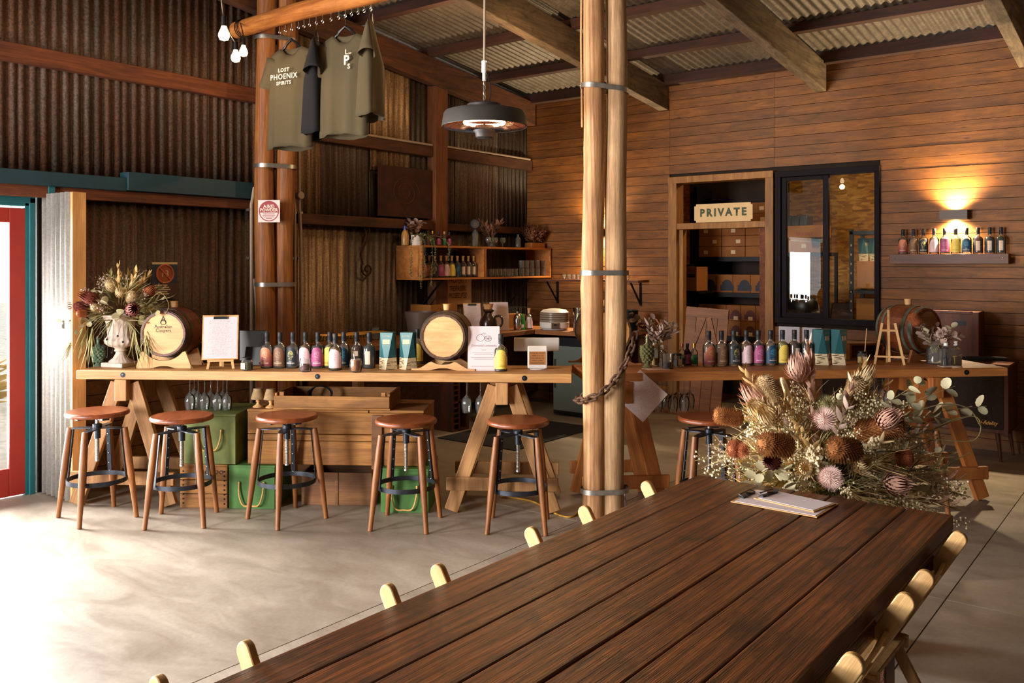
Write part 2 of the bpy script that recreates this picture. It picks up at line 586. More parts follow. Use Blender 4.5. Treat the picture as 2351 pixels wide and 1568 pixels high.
def mat_osb():
    g = N('strand_board')
    c = g.coord((1, 1, 1), False)
    v = g.n('TexVoronoi')
    w = g.n('Mapping')
    g.l(c, w.inputs[0])
    w.inputs['Rotation'].default_value = (0, R(28), 0)
    w.inputs['Scale'].default_value = (7, 7, 26)
    g.l(w.outputs[0], v.inputs['Vector'])
    v.inputs['Scale'].default_value = 1.6
    col = g.ramp(v.outputs['Color'], [(0.1, lin('#7d531f')), (0.5, lin('#a9772f')), (0.9, lin('#c59445'))])
    col = g.mix(0.4, col, g.ramp(g.noise(c, 30, 3), [(0.3, (0.6, 0.55, 0.5)), (0.7, (1.1, 1.1, 1.1))]), 'MULTIPLY')
    return g.out(col, 0.7)


MT['concrete'] = mat_concrete()
MT['osb'] = mat_osb()
MT['gravel'] = plain('pale_gravel', '#c9c2b4', 0.9, 0, 0.2, 8)

XL, YR = -6.35, 8.5
def roofz(y): return 3.6 + 0.118 * (8.5 - y)


def structure(name, label, m=None, mb=None, loc=(0, 0, 0)):
    o = mb.build(name, m, smooth=0, loc=loc) if mb else thing(name, None, None, loc)
    return tag(o, label, kind='structure')


def corr(name, L, h, m, parent, loc, rz, h2=None, pitch=0.076, amp=0.009, seg=8, ph=0.0):
    """corrugated sheet: width L along local x, height h (h2 at the far end)"""
    n = max(2, int(L / pitch * seg))
    h2 = h if h2 is None else h2
    vs = []; fs = []
    for i in range(n + 1):
        x = L * i / n
        y = amp * math.cos(2 * PI * x / pitch + ph)
        vs += [(x, y, 0), (x, y, h + (h2 - h) * i / n)]
    fs = [(2 * i, 2 * i + 2, 2 * i + 3, 2 * i + 1) for i in range(n)]
    b = MB()
    b.add(vs, fs)
    o = b.build(name, m, parent, loc, (0, 0, rz), smooth=80)
    sol = o.modifiers.new('thickness', 'SOLIDIFY')
    sol.thickness = 0.0008
    return o


# ---------- floor: concrete slabs with sawn joints
fl = MB().box(-6.6, -6.2, -0.2, 5.0, 11.4, -0.012)
floor = structure('floor', 'polished concrete floor of the barn with sawn joints', MT['concrete'], fl)
xs = [-6.55, -3.02, -0.93, 1.16, 3.2, 4.95]
ys = [-6.1, -1.6, 4.58, 7.66, 11.3]
for i in range(len(xs) - 1):
    for j in range(len(ys) - 1):
        g_ = 0.003
        box('slab', xs[i] + g_, ys[j] + g_, -0.05, xs[i + 1] - g_, ys[j + 1] - g_, 0.0, MT['concrete'], floor)

# ---------- long left wall of corrugated iron
w = MB()
def span(y0, y1, z0, z1): w.box(-6.46, y0, z0, -6.40, y1, z1)
span(-3.66, -2.43, 0, 5.0); span(-2.43, -0.32, 2.1, 5.0); span(-0.32, 1.74, 0, 4.8)
span(1.74, 2.85, 2.1, 4.4); span(2.85, 8.62, 0, 3.58)
span(2.85, 5.6, 3.58, 3.93)
wl = structure('wall_left', 'long barn wall of rusty corrugated iron sheets on timber girts', plain('wall_lining', '#1d1814', 0.9), w)
for y0, y1 in [(0.45, 1.2), (1.2, 1.94), (1.94, 2.68), (2.68, 3.42), (3.42, 4.12), (4.12, 4.86)]:
    corr('iron_sheet', y1 - y0 + 0.03, roofz(y0) - 0.02 - 2.16, MT['ironL'], wl, (XL + 0.004 * ((y0 * 7) % 1), y0, 2.16), R(90), roofz(y1) - 0.02 - 2.16)
for y0, y1 in [(2.95, 3.5), (3.5, 4.2), (4.2, 4.86)]:
    corr('iron_sheet', y1 - y0 + 0.03, 2.1, MT['ironL'], wl, (XL + 0.004 * ((y0 * 7) % 1), y0, 0.01), R(90))
# patched sheets behind the bar
for y0, y1, z0, z1, m, pt in [
        (4.86, 5.30, 1.95, None, 'ironb', 0.09), (5.30, 5.93, 1.95, None, 'irong', 0.076), (5.93, 6.47, 2.52, None, 'ironp', 0.076),
        (5.93, 6.75, 1.95, 2.55, 'irond', 0.076), (6.47, 7.2, 1.95, None, 'irond', 0.076), (7.2, 7.95, 1.95, None, 'irong', 0.06), (7.95, 8.5, 1.95, None, 'irond', 0.076),
        (4.86, 5.62, 0.02, 1.97, 'ironb', 0.085), (5.62, 6.34, 0.02, 1.97, 'irong', 0.08), (6.34, 7.1, 0.02, 1.97, 'irond', 0.076), (7.1, 7.85, 0.02, 1.97, 'irong', 0.07), (7.85, 8.5, 0.02, 1.97, 'irond', 0.076)]:
    h = (z1 - z0) if z1 else roofz(y0) - 0.02 - z0
    h2 = (z1 - z0) if z1 else roofz(y1) - 0.02 - z0
    dx = 0.012 if m in ('ironp', 'ironb') else 0.0
    corr('iron_sheet', y1 - y0 + 0.02, h, MT[m], wl, (XL + dx, y0, z0), R(90), h2, pitch=pt, ph=y0 * 9)
box('girt', XL + 0.01, 0.4, 2.965, XL + 0.075, 4.62, 3.09, MT['girt'], wl, 0.004)
box('girt', XL + 0.01, 2.2, 2.06, XL + 0.075, 4.62, 2.142, MT['girt'], wl, 0.004)
box('girt', XL + 0.01, 4.95, 2.715, XL + 0.10, 6.74, 2.82, MT['beam'], wl, 0.004)
box('girt', XL + 0.01, 6.95, 2.72, XL + 0.10, 8.48, 2.83, MT['beam'], wl, 0.004)
box('girt', XL + 0.01, 4.9, 1.955, XL + 0.10, 6.74, 2.05, MT['beam'], wl, 0.004)
box('girt', XL + 0.01, 6.95, 1.955, XL + 0.09, 8.48, 2.03, MT['beam'], wl, 0.004)
box('stud', XL + 0.01, 6.75, 0.0, XL + 0.13, 6.94, 3.62, wood('stud_timber', '#4f2c14', '#7f4c26', 'z', 0.9, 0.7, 0.05), wl, 0.004)
box('stud', XL + 0.01, 4.88, 0.0, XL + 0.10, 5.0, 3.95, MT['girt'], wl, 0.004)
# teal flashing boxed along the wall, in two lengths
box('flashing', XL + 0.01, 0.4, 2.138, XL + 0.11, 3.41, 2.238, MT['tealdark'], wl, 0.003)
box('flashing', XL + 0.01, 3.41, 2.145, XL + 0.13, 4.56, 2.282, MT['tealdark'], wl, 0.003)
box('flashing', XL + 0.01, 2.86, 2.05, XL + 0.09, 2.90, 2.16, MT['teal'], wl)
# conduits lying on the girts
for k, (y0, y1, z, dx) in enumerate([(4.98, 6.74, 2.837, 0.05), (4.98, 6.74, 2.837, 0.078), (6.95, 8.45, 2.848, 0.05), (6.95, 8.45, 2.848, 0.078)]):
    o = MB()
    o.tube([(XL + dx, y0, z), (XL + dx, (y0 + y1) / 2, z + 0.002), (XL + dx + 0.01 * (k % 2), y1, z)], 0.013, 8)
    o.build('conduit', MT['conduit'], wl)

# stub partition by the door: galvanised sheet on a pine post
pw = structure('wall_partition', 'short partition of bright corrugated iron beside the red door')
corr('iron_sheet', 0.40, 2.075, MT['galv'], pw, (-6.355, 2.85, 0.01), 0, pitch=0.0665, amp=0.012)
box('post', -6.02, 2.86, 0.0, -5.93, 2.955, 2.085, MT['pine'], pw, 0.004)
box('rail', -6.34, 2.862, 2.0, -6.02, 2.90, 2.07, MT['pine'], pw)
box('rail', -6.34, 2.862, 0.02, -6.02, 2.90, 0.10, MT['pine'], pw)

# ---------- red door in its teal frame
d1 = structure('door_1', 'red glazed door in a teal frame in the left wall')
fr = MB()
for y0, y1 in ((2.755, 2.825), (1.76, 1.83)):
    fr.box(-6.46, y0, 0.0, -6.39, y1, 2.08)
    fr.box(-6.39, y0 + 0.025, 0.0, -6.372, y1 - 0.004, 2.06)
fr.box(-6.46, 1.76, 2.0, -6.39, 2.825, 2.08); fr.box(-6.39, 1.78, 2.02, -6.372, 2.82, 2.065)
fr.build('door_frame', MT['teal'], d1, smooth=0, bevel=0.004)
for y0, y1 in ((2.655, 2.76), (1.835, 1.94)): box('stile', -6.43, y0, 0.01, -6.39, y1, 1.985, MT['red'], d1, 0.004)
box('rail', -6.43, 1.94, 1.885, -6.39, 2.655, 1.985, MT['red'], d1, 0.004)
box('rail', -6.43, 1.94, 0.01, -6.39, 2.655, 0.20, MT['red'], d1, 0.004)
box('pane', -6.413, 1.93, 0.19, -6.407, 2.665, 1.895, MT['pane'], d1)

# double doors standing open in the same wall, beyond the frame of the picture
d3 = structure('door_3', 'teal frame of the double doors standing open to the yard')
fr = MB()
fr.box(-6.47, -2.5, 0, -6.36, -2.43, 2.1); fr.box(-6.47, -0.32, 0, -6.36, -0.25, 2.1); fr.box(-6.47, -2.5, 2.07, -6.36, -0.25, 2.14)
fr.build('door_frame', MT['teal'], d3, smooth=0)

# ---------- board wall on the right with doorway and window
rw = MB()
def wspan(x0, x1, z0, z1): rw.box(x0, 8.53, z0, x1, 8.60, z1)
wspan(-6.46, -4.37, 0, 3.55); wspan(-4.37, -3.31, 2.50, 3.55); wspan(-3.31, -3.26, 0, 3.55)
wspan(-3.26, -2.28, 0, 1.02); wspan(-3.26, -2.28, 2.5, 3.55); wspan(-2.28, 5.0, 0, 3.55)
wr = structure('wall_right', 'wall of horizontal stained pine boards behind the bar', plain('wall_backing', '#20140b', 0.9), rw)
BH = 0.0985
for k in range(36):
    z0 = k * BH
    z1 = z0 + BH - 0.0042
    segs = [(-6.34, -4.43), (-4.43, -3.28), (-3.28, -1.02 + 0.5 * ((k * 5) % 3)), (-1.02 + 0.5 * ((k * 5) % 3), 2.4)]
    for x0, x1 in segs:
        if x0 < -4 and x1 > -4 and False: continue
        if x0 == -4.43 and z0 < 2.5:
            continue
        if x0 == -3.28 and 1.0 < z1 and z0 < 2.49:
            x0 = -2.275
        pr = rnd.uniform(0, 0.0035)
        box('board', x0 + 0.0012, 8.5 - pr, z0, x1 - 0.0012, 8.53, z1, MT['board'], wr)

d2 = structure('door_2', 'open store room doorway with a timber frame and transom')
for x0, x1, z0, z1 in [(-4.43, -4.33, 0, 2.52), (-3.36, -3.275, 0, 2.50)]:
    box('jamb', x0, 8.455, z0, x1, 8.62, z1, MT['frame'], d2, 0.004)
box('head', -4.43, 8.45, 2.455, -3.275, 8.62, 2.525, MT['frame'], d2, 0.004)
box('transom', -4.33, 8.46, 1.965, -3.36, 8.60, 2.03, MT['frame'], d2, 0.004)
box('stop', -4.33, 8.52, 0, -4.285, 8.60, 1.965, MT['frame'], d2)
box('stop', -3.44, 8.52, 0, -3.36, 8.60, 1.965, MT['girt'], d2)

w1 = structure('window_1', 'sliding window in a dark aluminium frame looking into the store room')
wf = plain('window_aluminium', '#1a151b', 0.8, 0.0, 0.1, Specular_IOR_Level=0.2)
fb = MB()
fb.box(-3.262, 8.465, 1.02, -2.275, 8.60, 1.075); fb.box(-3.262, 8.465, 2.455, -2.275, 8.60, 2.51)
fb.box(-3.262, 8.465, 1.075, -3.205, 8.60, 2.455); fb.box(-2.32, 8.465, 1.075, -2.275, 8.60, 2.455)
fb.build('window_frame', wf, w1, smooth=0, bevel=0.003)
sb = MB()
sb.box(-3.2, 8.49, 1.08, -3.155, 8.53, 2.45); sb.box(-2.80, 8.49, 1.08, -2.745, 8.53, 2.45)
sb.box(-3.155, 8.49, 1.08, -2.80, 8.53, 1.125); sb.box(-3.155, 8.49, 2.415, -2.80, 8.53, 2.45)
sb.build('sash', wf, w1, smooth=0, bevel=0.003)
box('pane', -3.156, 8.507, 1.12, -2.799, 8.511, 2.42, MT['pane'], w1)
box('pane', -2.76, 8.537, 1.07, -2.315, 8.541, 2.46, MT['pane'], w1)

# store room shell
st = MB()
st.box(-5.3, 10.9, 0, -1.3, 10.96, 3.0); st.box(-5.3, 8.62, 0, -5.24, 10.9, 3.0); st.box(-1.36, 8.62, 0, -1.3, 10.9, 3.0); st.box(-5.3, 8.62, 3.0, -1.3, 10.96, 3.05)
structure('wall_store', 'strand board walls of the store room behind the window', MT['osb'], st)

# other sides of the barn, out of the picture
ob = MB()
ob.box(5.0, -3.66, 0, 5.06, 8.6, 5.2)
structure('wall_side', 'far side wall of the barn', MT['irond'], ob)
ob = MB()
ob.box(-6.46, -3.66, 0, -5.35, -3.6, 5.0); ob.box(-3.75, -3.66, 0, 5.06, -3.6, 5.0); ob.box(-5.35, -3.66, 3.4, -3.75, -3.6, 5.0)
structure('wall_end', 'end wall of the barn around its open bay', MT['irond'], ob)

# ---------- roof: iron on purlins and rafters
rb = MB()
rb.add([(-6.6, 8.7, roofz(8.7) + 0.04), (5.1, 8.7, roofz(8.7) + 0.04), (5.1, -6.3, roofz(-6.3) + 0.04), (-6.6, -6.3, roofz(-6.3) + 0.04)], [(0, 1, 2, 3)])
ceil = structure('ceiling', 'low pitched barn roof of corrugated iron on rough timber', plain('roof_outside', '#3a332c', 0.9), rb)
x = -6.5
while x < 4.9:
    n = int(0.79 / 0.076 * 8)
    vs_ = []
    for i in range(n + 1):
        xx = x + 0.79 * i / n
        dz = 0.009 * math.cos(2 * PI * xx / 0.076)
        vs_ += [(xx, 8.62, roofz(8.62) + 0.012 + dz), (xx, -6.2, roofz(-6.2) + 0.012 + dz)]
    b = MB()
    b.add(vs_, [(2 * i, 2 * i + 1, 2 * i + 3, 2 * i + 2) for i in range(n)])
    b.build('roof_sheet', MT['roof'], ceil, smooth=80)
    x += 0.762
for y in (8.43, 7.62, 6.66, 5.66, 4.62, 3.58, 2.5, 1.3, -1.2, -3.6, -5.6):
    h = 0.11 if y > 8 else 0.085
    b = MB()
    b.box(-5.7, -0.035, -h / 2, 5.7, 0.035, h / 2)
    b.build('purlin', MT['purlin'], ceil, (-0.7, y, roofz(y) - h / 2), (R(-6.73), 0, 0), smooth=0, bevel=0.003)
for i, xr in enumerate((-6.245, -4.49, -2.81, -1.1, 0.6, 2.3, 4.0)):
    b = MB()
    y1 = 8.47
    b.prism([(0, 0), (0, 0)], 0.1) if False else None
    zt = lambda y: roofz(y) - 0.085
    pts = [(y1, zt(y1)), (-6.1, zt(-6.1)), (-6.1, zt(-6.1) - 0.27), (y1, zt(y1) - 0.27)]
    wdt = 0.105
    o = b.add([(-wdt / 2, p[0] - 1, p[1] - 3) for p in pts] + [(wdt / 2, p[0] - 1, p[1] - 3) for p in pts],
              [(0, 1, 2, 3), (7, 6, 5, 4), (0, 4, 5, 1), (1, 5, 6, 2), (2, 6, 7, 3), (3, 7, 4, 0)]).build('rafter', MT['rafter' if i else 'beam'], ceil, (xr, 1, 3), smooth=0, bevel=0.006)

# ---------- yard outside the doors
yd = MB().box(-40, -25, -0.3, -6.6, 30, -0.06).box(-6.6, -25, -0.3, 5.0, -6.2, -0.06)
structure('ground_yard', 'pale gravel yard outside the doors', MT['gravel'], yd)
for i, (px, py, s) in enumerate([(-11, 3.6, 1.0), (-13, -4.5, 1.4), (-12, 6.2, 1.2), (-15, 0.5, 1.3)]):
    b = MB()
    for k in range(260):
        a = rnd.uniform(0, 2 * PI); e = rnd.uniform(0.2, 1.4); L = s * rnd.uniform(0.5, 1.3)
        q = Vector((math.cos(a) * math.cos(e), math.sin(a) * math.cos(e), math.sin(e))) * L
        sd = Vector((-math.sin(a), math.cos(a), 0)) * 0.03
        b.add([-sd * 0.6, sd * 0.6, q * 0.6 + sd, q + Vector((0, 0, -0.12 * L))], [(0, 1, 2), (0, 2, 3)])
    o = b.build('dry_tussock', plain('straw', '#b89a5a', 0.9, 0, 0.3, 3) if i == 0 else bpy.data.materials['straw'], loc=(px, py, -0.06))
    tag(o, ('dry straw tussock in the yard, seen through the red door', 'tallest dry tussock, far out beyond the double doors', 'dry straw tussock beside the one seen through the red door', 'dry tussock farthest out in the middle of the yard')[i], 'shrub', 'tussocks in the yard')


# ================================================================== bar counters on trestles
A1, A2 = R(34.1), R(43.8)


def counter(name, label, loc, rz, L, x0, depth, m, bolts, gap=0.004):
    t = thing(name, label, 'counter', loc, rz)
    w1_ = depth * 0.52
    box('plank', x0, 0, 0.842, L, w1_, 0.9, m, t, 0.004)
    box('plank', x0, w1_ + gap, 0.842, L + 0.004, depth, 0.899, m, t, 0.004)
    for s in bolts:
        b = MB()
        b.m = 1
        b.lathe([(0.0, -0.004), (0.017, -0.004), (0.017, 0.001), (0.0, 0.001)], 14)
        b.m = 0
        b.lathe([(0.0, 0.0), (0.010, 0.0), (0.009, 0.005), (0.0, 0.006)], 6)
        b.build('bolt', [MT['steel'], MT['black']], t, (s, -0.001, 0.872), (R(90), 0, 0))
    return t


bar1 = counter('bar_counter', 'long pale timber bar counter on trestles with the white urn at one end', (-5.838, 2.812, 0), A1, 3.286, 0.03, 0.47, MT['counter'], [0.347, 1.645, 2.985])
bar2 = counter('bar_counter', 'browner timber bar counter running from the chained posts to the record cabinet', (-3.071, 4.746, 0), A2, 2.893, 0.0, 0.52, MT['counter2'], [2.595, 1.439])
for t, spans in ((bar1, [(0.751, 1.1), (2.555, 2.806)]), (bar2, [(0.414, 0.732), (1.891, 2.135)])):
    for a, b in spans:
        for k in range(int((b - a) / 0.085) + 2):
            box('glass_rail', a - 0.06 + k * 0.085, 0.07, 0.834, a - 0.035 + k * 0.085, 0.42, 0.842, MT['trestle2'], t)


def trestle(label, loc, rz, m, spread=0.32, depth=0.42, low=0.145):
    t = thing('trestle', label, 'trestle', loc, rz, 'trestles under the bar counters')
    box('head_beam', -0.04, 0.0, 0.70, 0.04, depth + 0.1, 0.84, m, t, 0.004)
    for y, dz in ((0.075, 0), (depth + 0.02, 0)):
        for s in (-1, 1):
            p, q = Vector((s * 0.052, y, 0.80)), Vector((s * spread, y - (0.03 if y < 0.2 else -0.05), 0.0))
            L = (q - p).length
            b = MB().box(-0.045, -0.021, -L / 2, 0.045, 0.021, L / 2)
            d = (p - q).normalized()
            xx = (Vector((1, 0, 0)) - d * d.x).normalized()
            yy = d.cross(xx)
            o = b.build('leg', m, t, smooth=0, bevel=0.004)
            M_ = Matrix((xx, yy, d)).transposed().to_4x4()
            M_.translation = (p + q) / 2 + Vector((0, 0, 0.012))
            o.matrix_local = M_
        sx = spread * (0.8 - low) / 0.8 + 0.09
        box('cross_rail', -sx, y - 0.062 if y < 0.2 else y + 0.028, low, sx, y - 0.028 if y < 0.2 else y + 0.062, low + 0.085, m, t, 0.004)
    return t


def along(O, a, s, t, z=0.0): return (O[0] + s * math.cos(a) - t * math.sin(a), O[1] + s * math.sin(a) + t * math.cos(a), z)
OB1, OB2 = (-5.838, 2.812), (-3.071, 4.746)
trestle('pale trestle under the bar counter next to the pine post', along(OB1, A1, 0.329, 0.0), A1, MT['trestle'])
trestle('pale trestle under the bar counter near the chained posts, beside a stool', along(OB1, A1, 2.84, 0.0), A1, MT['trestle'], 0.33)
trestle('reddish trestle standing close behind the chained posts', along(OB2, A2, 0.27, 0.0), A2, MT['trestle2'], 0.24)
trestle('reddish trestle in front of the record cabinet, under the brown counter', along(OB2, A2, 2.396, 0.0), A2, MT['trestle2'], 0.34)


# ================================================================== stools
def make_stool():
    t = thing('bar_stool', '', 'stool', (0, 0, 0), 0, 'round wooden bar stools')
    b = MB()
    b.lathe([(0.0, 0.624), (0.178, 0.624), (0.187, 0.629), (0.190, 0.638), (0.188, 0.648), (0.181, 0.654), (0.0, 0.655)], 40)
    b.build('seat', MT['seat'], t)
    b = MB()
    b.box(-0.13, -0.022, 0.606, 0.13, 0.022, 0.624); b.box(-0.022, -0.13, 0.607, 0.022, 0.13, 0.6235)
    b.cyl((-0.02, -0.02, 0.597), (-0.14, -0.045, 0.592), 0.005, 8); b.ball((-0.14, -0.045, 0.592), 0.009, 8, 6)
    b.build('seat_bracket', MT['steel'], t)
    b = MB()
    pr = [(0.0, 0.335), (0.013, 0.335), (0.013, 0.345)]
    z = 0.348
    while z < 0.55:
        pr += [(0.0105, z), (0.0128, z + 0.003), (0.0105, z + 0.006)]; z += 0.0075
    pr += [(0.012, 0.56), (0.012, 0.61), (0.0, 0.61)]
    b.lathe(pr, 12)
    b.build('screw', MT['zinc'], t)
    b = MB()
    b.lathe([(0.0125, 0.50), (0.019, 0.50), (0.019, 0.565), (0.028, 0.57), (0.028, 0.59), (0.0125, 0.595)], 14)
    n = 48
    vs_ = []
    for dz in (0.560, 0.5665):
        for i in range(n):
            a = 2 * PI * i / n
            k = abs(math.cos(2 * (a)))
            rr = 0.048 + 0.125 * (abs(math.cos(2 * (a - PI / 4))) ** 5)
            vs_.append((rr * math.cos(a), rr * math.sin(a), dz + 0.006 * (1 - rr / 0.17)))
    b.add(vs_, [tuple(range(n))[::-1], tuple(range(n, 2 * n))] + [(i, (i + 1) % n, n + (i + 1) % n, n + i) for i in range(n)])
    b.build('spider_plate', MT['steel'], t)
    leg_me = None
    for k in range(4):
        a = PI / 4 + k * PI / 2
        if leg_me is None:
            b = MB()
            pts, rs = [], []
            for i in range(9):
                f = i / 8
                pts.append((0.172 + (0.245 - 0.172) * f, 0, 0.568 - 0.565 * f))
                rs.append(0.0165 + 0.006 * math.sin(PI * min(1, f * 1.15) ** 0.9) - 0.002 * f)
            pts.append((0.2453, 0, 0.0)); rs.append(0.0115)
            b.tube(pts, rs, 14)
            o = b.build('leg', MT['leg'], t, rot=(0, 0, a)); leg_me = o.data
            b = MB()
            b.bar((0.149, 0, 0.562), (0.181, 0, 0.245), 0.004, 0.024, side=(1, 0, 0))
            b.box(0.146, -0.012, 0.558, 0.176, 0.012, 0.563)
            b.m = 1
            for f in (0.2, 0.4, 0.6, 0.8, 0.97): b.ball((0.149 + 0.032 * f - 0.003, 0, 0.562 - 0.317 * f), 0.0045, 6, 4)
            br = b.build('leg_strap', [MT['steel'], MT['zinc']], t, rot=(0, 0, a), smooth=0); br_me = br.data
        else:
            link('leg', leg_me, t, rot=(0, 0, a)); link('leg_strap', br_me, t, rot=(0, 0, a))
    b = MB()
    b.lathe([(0.174, 0.228), (0.179, 0.228), (0.179, 0.256), (0.174, 0.256), (0.174, 0.228)], 48)
    b.build('foot_ring', MT['steel'], t)
    return t


stool0 = make_stool()
for i, ((p, ang), h, lab) in enumerate([
        (((-5.471, 2.796, 0.0), -5.834), 0.676, 'round wooden bar stool nearest the pine post and corrugated partition'),
        (((-4.978, 3.079, 0.0), -46.173), 0.660, 'round wooden bar stool in front of the olive painted box'),
        (((-4.5, 3.51, 0.0), -5.715), 0.656, 'round wooden bar stool in front of the long timber chest, beside the green box'),
        (((-3.823, 3.882, 0.0), -61.378), 0.650, 'round wooden bar stool standing before the lower green box with a rope handle'),
        (((-3.249, 4.265, 0.0), -56.376), 0.654, 'round wooden bar stool in front of the trestle near the chained posts'),
        (((-2.339, 5.0, 0.0), 41.0), 0.668, 'round wooden bar stool at the brown counter, half hidden by dried flowers'),
        (((-1.419, 5.874, 0.0), 60.0), 0.668, 'round wooden bar stool mostly hidden behind the dried flowers near the easel'),
        (((-1.888, 5.488, 0.0), 48.0), 0.655, 'round wooden bar stool at the middle of the brown counter, behind the flowers')]):
    o = stool0 if i == 0 else dup(stool0)
    o.location = p
    o.rotation_euler = (0, 0, R(ang))
    o['label'] = lab
    for c in o.children:
        if c.name.split('.')[0] in ('seat', 'seat_bracket', 'screw'): c.location.z = h - 0.655


# ================================================================== round timber posts
def pole(name, r0, r1, h, m, parent, loc, seed, n=22, rings=26, knots=()):
    b = MB()
    vs_ = []
    for i in range(rings):
        f = i / (rings - 1)
        z = h * f
        cx = 0.012 * math.sin(f * 5 + seed) + 0.006 * math.sin(f * 13 + seed * 2)
        cyy = 0.010 * math.cos(f * 4 + seed * 1.7)
        for j in range(n):
            a = 2 * PI * j / n
            r = (r0 + (r1 - r0) * f) * (1 + 0.05 * mnoise.noise((math.cos(a) * 1.5, math.sin(a) * 1.5, z * 1.4 + seed * 7)) + 0.02 * mnoise.noise((math.cos(a) * 5, math.sin(a) * 5, z * 0.7 + seed)))
            for (kz, ka, ks) in knots:
                da = math.atan2(math.sin(a - ka), math.cos(a - ka))
                r += ks * math.exp(-((z - kz) / 0.05) ** 2 - (da / 0.3) ** 2)
            vs_.append((cx + r * math.cos(a), cyy + r * math.sin(a), z))
    fs = [(i * n + j, i * n + (j + 1) % n, (i + 1) * n + (j + 1) % n, (i + 1) * n + j) for i in range(rings - 1) for j in range(n)]
    fs += [tuple(range(n))[::-1], tuple(range((rings - 1) * n, rings * n))]
    b.add(vs_, fs)
    return b.build(name, m, parent, loc, smooth=60)


def strap(parent, ca, cb, ra, rb_, z, w=0.032, tilt=0.0):
    """flat zinc band around two round posts standing side by side"""
    ca, cb = Vector(ca + (0,)), Vector(cb + (0,))
    d = (cb - ca).normalized()
    nrm = Vector((-d.y, d.x, 0))
    pts = []
    a0 = math.atan2(nrm.y, nrm.x)
    for i in range(13): a = a0 + PI * i / 12; pts.append(ca + Vector((math.cos(a), math.sin(a), 0)) * ra)
    for i in range(13): a = a0 + PI + PI * i / 12; pts.append(cb + Vector((math.cos(a), math.sin(a), 0)) * rb_)
    n = len(pts)
    vs_ = []
    for k, p in enumerate(pts):
        o = (p - (ca + cb) / 2).normalized() * 0.0025
        zt = z + tilt * ((p - ca).dot(d))
        vs_ += [tuple(p + Vector((0, 0, zt - w / 2))), tuple(p + Vector((0, 0, zt + w / 2))), tuple(p + o + Vector((0, 0, zt - w / 2))), tuple(p + o + Vector((0, 0, zt + w / 2)))]
    fs = []
    for k in range(n):
        a, c = 4 * k, 4 * ((k + 1) % n)
        fs += [(a + 2, c + 2, c + 3, a + 3), (a, a + 1, c + 1, c), (a + 1, a + 3, c + 3, c + 1), (a, c, c + 2, a + 2)]
    b = MB()
    b.add(vs_, fs)
    m = len(b.v)
    mid = pts[6] if False else None
    return b.build('strap', MT['zinc'], parent, smooth=30)


PA, PB = (-2.935, 4.625), (-2.835, 4.715)
pp = thing('timber_post', 'pair of pale round posts strapped together between the two counters', 'post', (0, 0, 0))
pole('pole', 0.070, 0.064, 3.62, MT['pole'], pp, PA + (0,), 3, knots=[(1.98, R(190), 0.014), (1.45, R(240), 0.012), (0.75, R(250), 0.01), (2.35, R(230), 0.008)])
pole('pole', 0.072, 0.062, 3.62, MT['pole2'], pp, PB + (0,), 5, knots=[(2.7, R(300), 0.02)])
for z, tl in ((0.20, 0.02), (1.545, 0.0), (2.695, -0.12)): strap(pp, PA, PB, 0.081, 0.083, z, 0.03, tl)
b = MB()
b.tube([(PA[0] - 0.066, PA[1] - 0.03, 2.45), (PA[0] - 0.07, PA[1] - 0.035, 3.0), (PA[0] - 0.06, PA[1] - 0.045, 3.3), (PA[0] - 0.05, PA[1] - 0.04, 3.62)], 0.006, 6)
b.build('cable', MT['cork'], pp)

QA, QB = (-6.078, 4.528), (-6.018, 4.676)
qp = thing('timber_post', 'pair of dark orange round posts strapped together by the iron wall', 'post', (0, 0, 0))
pole('pole', 0.082, 0.076, 3.93, MT['redpole'], qp, QA + (0,), 8)
pole('pole', 0.083, 0.074, 3.93, MT['redpole'], qp, QB + (0,), 9, knots=[(2.05, R(310), 0.02), (1.55, R(300), 0.02), (0.85, R(290), 0.02)])
for z in (1.43, 2.41, 3.47): strap(qp, QA, QB, 0.092, 0.092, z, 0.034)

# short conduits climbing beside the posts
for (u_, lab, pts, rr) in [
        (0, 'pale conduit running up the iron wall from the bar to the teal flashing', [(-6.19, 4.464, 0.137), (-6.19, 4.464, 1.259), (-6.19, 4.464, 2.093), (-6.19, 4.477, 2.148), (-6.19, 4.494, 2.24)], 0.014),
        (1, 'short pale conduit clipped beside the taller one on the iron wall', [(-6.18, 4.512, 0.13), (-6.18, 4.512, 1.185), (-6.18, 4.495, 1.386), (-6.18, 4.482, 1.477)], 0.013),
        (2, 'grey conduit with a round junction box beside the orange posts', [(-6.19, 4.974, 0.476), (-6.19, 4.979, 1.241), (-6.19, 4.974, 1.929), (-6.19, 4.96, 2.119), (-6.19, 4.955, 2.653), (-6.19, 4.955, 3.225)], 0.014),
        (3, 'thin grey pipe between the orange posts and the junction box', [(-6.2, 4.916, 0.482), (-6.2, 4.921, 1.471), (-6.2, 4.921, 2.079), (-6.2, 4.902, 2.23), (-6.2, 4.902, 2.648)], 0.012)]:
    t = thing('conduit', lab, 'pipe', pts[0])
    b = MB()
    b.tube([Vector(p) - Vector(pts[0]) for p in pts], rr, 8)
    b.build('pipe', MT['conduit'], t)
    if u_ == 2:
        b = MB()
        b.lathe([(0, -0.025), (0.034, -0.025), (0.034, 0.02), (0.03, 0.024), (0, 0.024)], 18)
        b.build('junction_box', MT['conduit'], t, Vector((-6.18, 4.957, 2.199)) - Vector(pts[0]), (0, R(90), 0))
    for z_ in (0.75, 1.15, 1.75, 2.1) if u_ != 1 else (0.75, 1.2):
        if z_ + 0.9 > max(p[2] for p in pts) - 0.05: continue
        b = MB()
        b.cbox((0, 0, 0), 0.045, 0.05, 0.02)
        b.build('clip', MT['zinc'], t, (-0.02, (pts[2][1] - pts[0][1]) * 0.0, z_ + 0.9 - pts[0][2]), smooth=0)


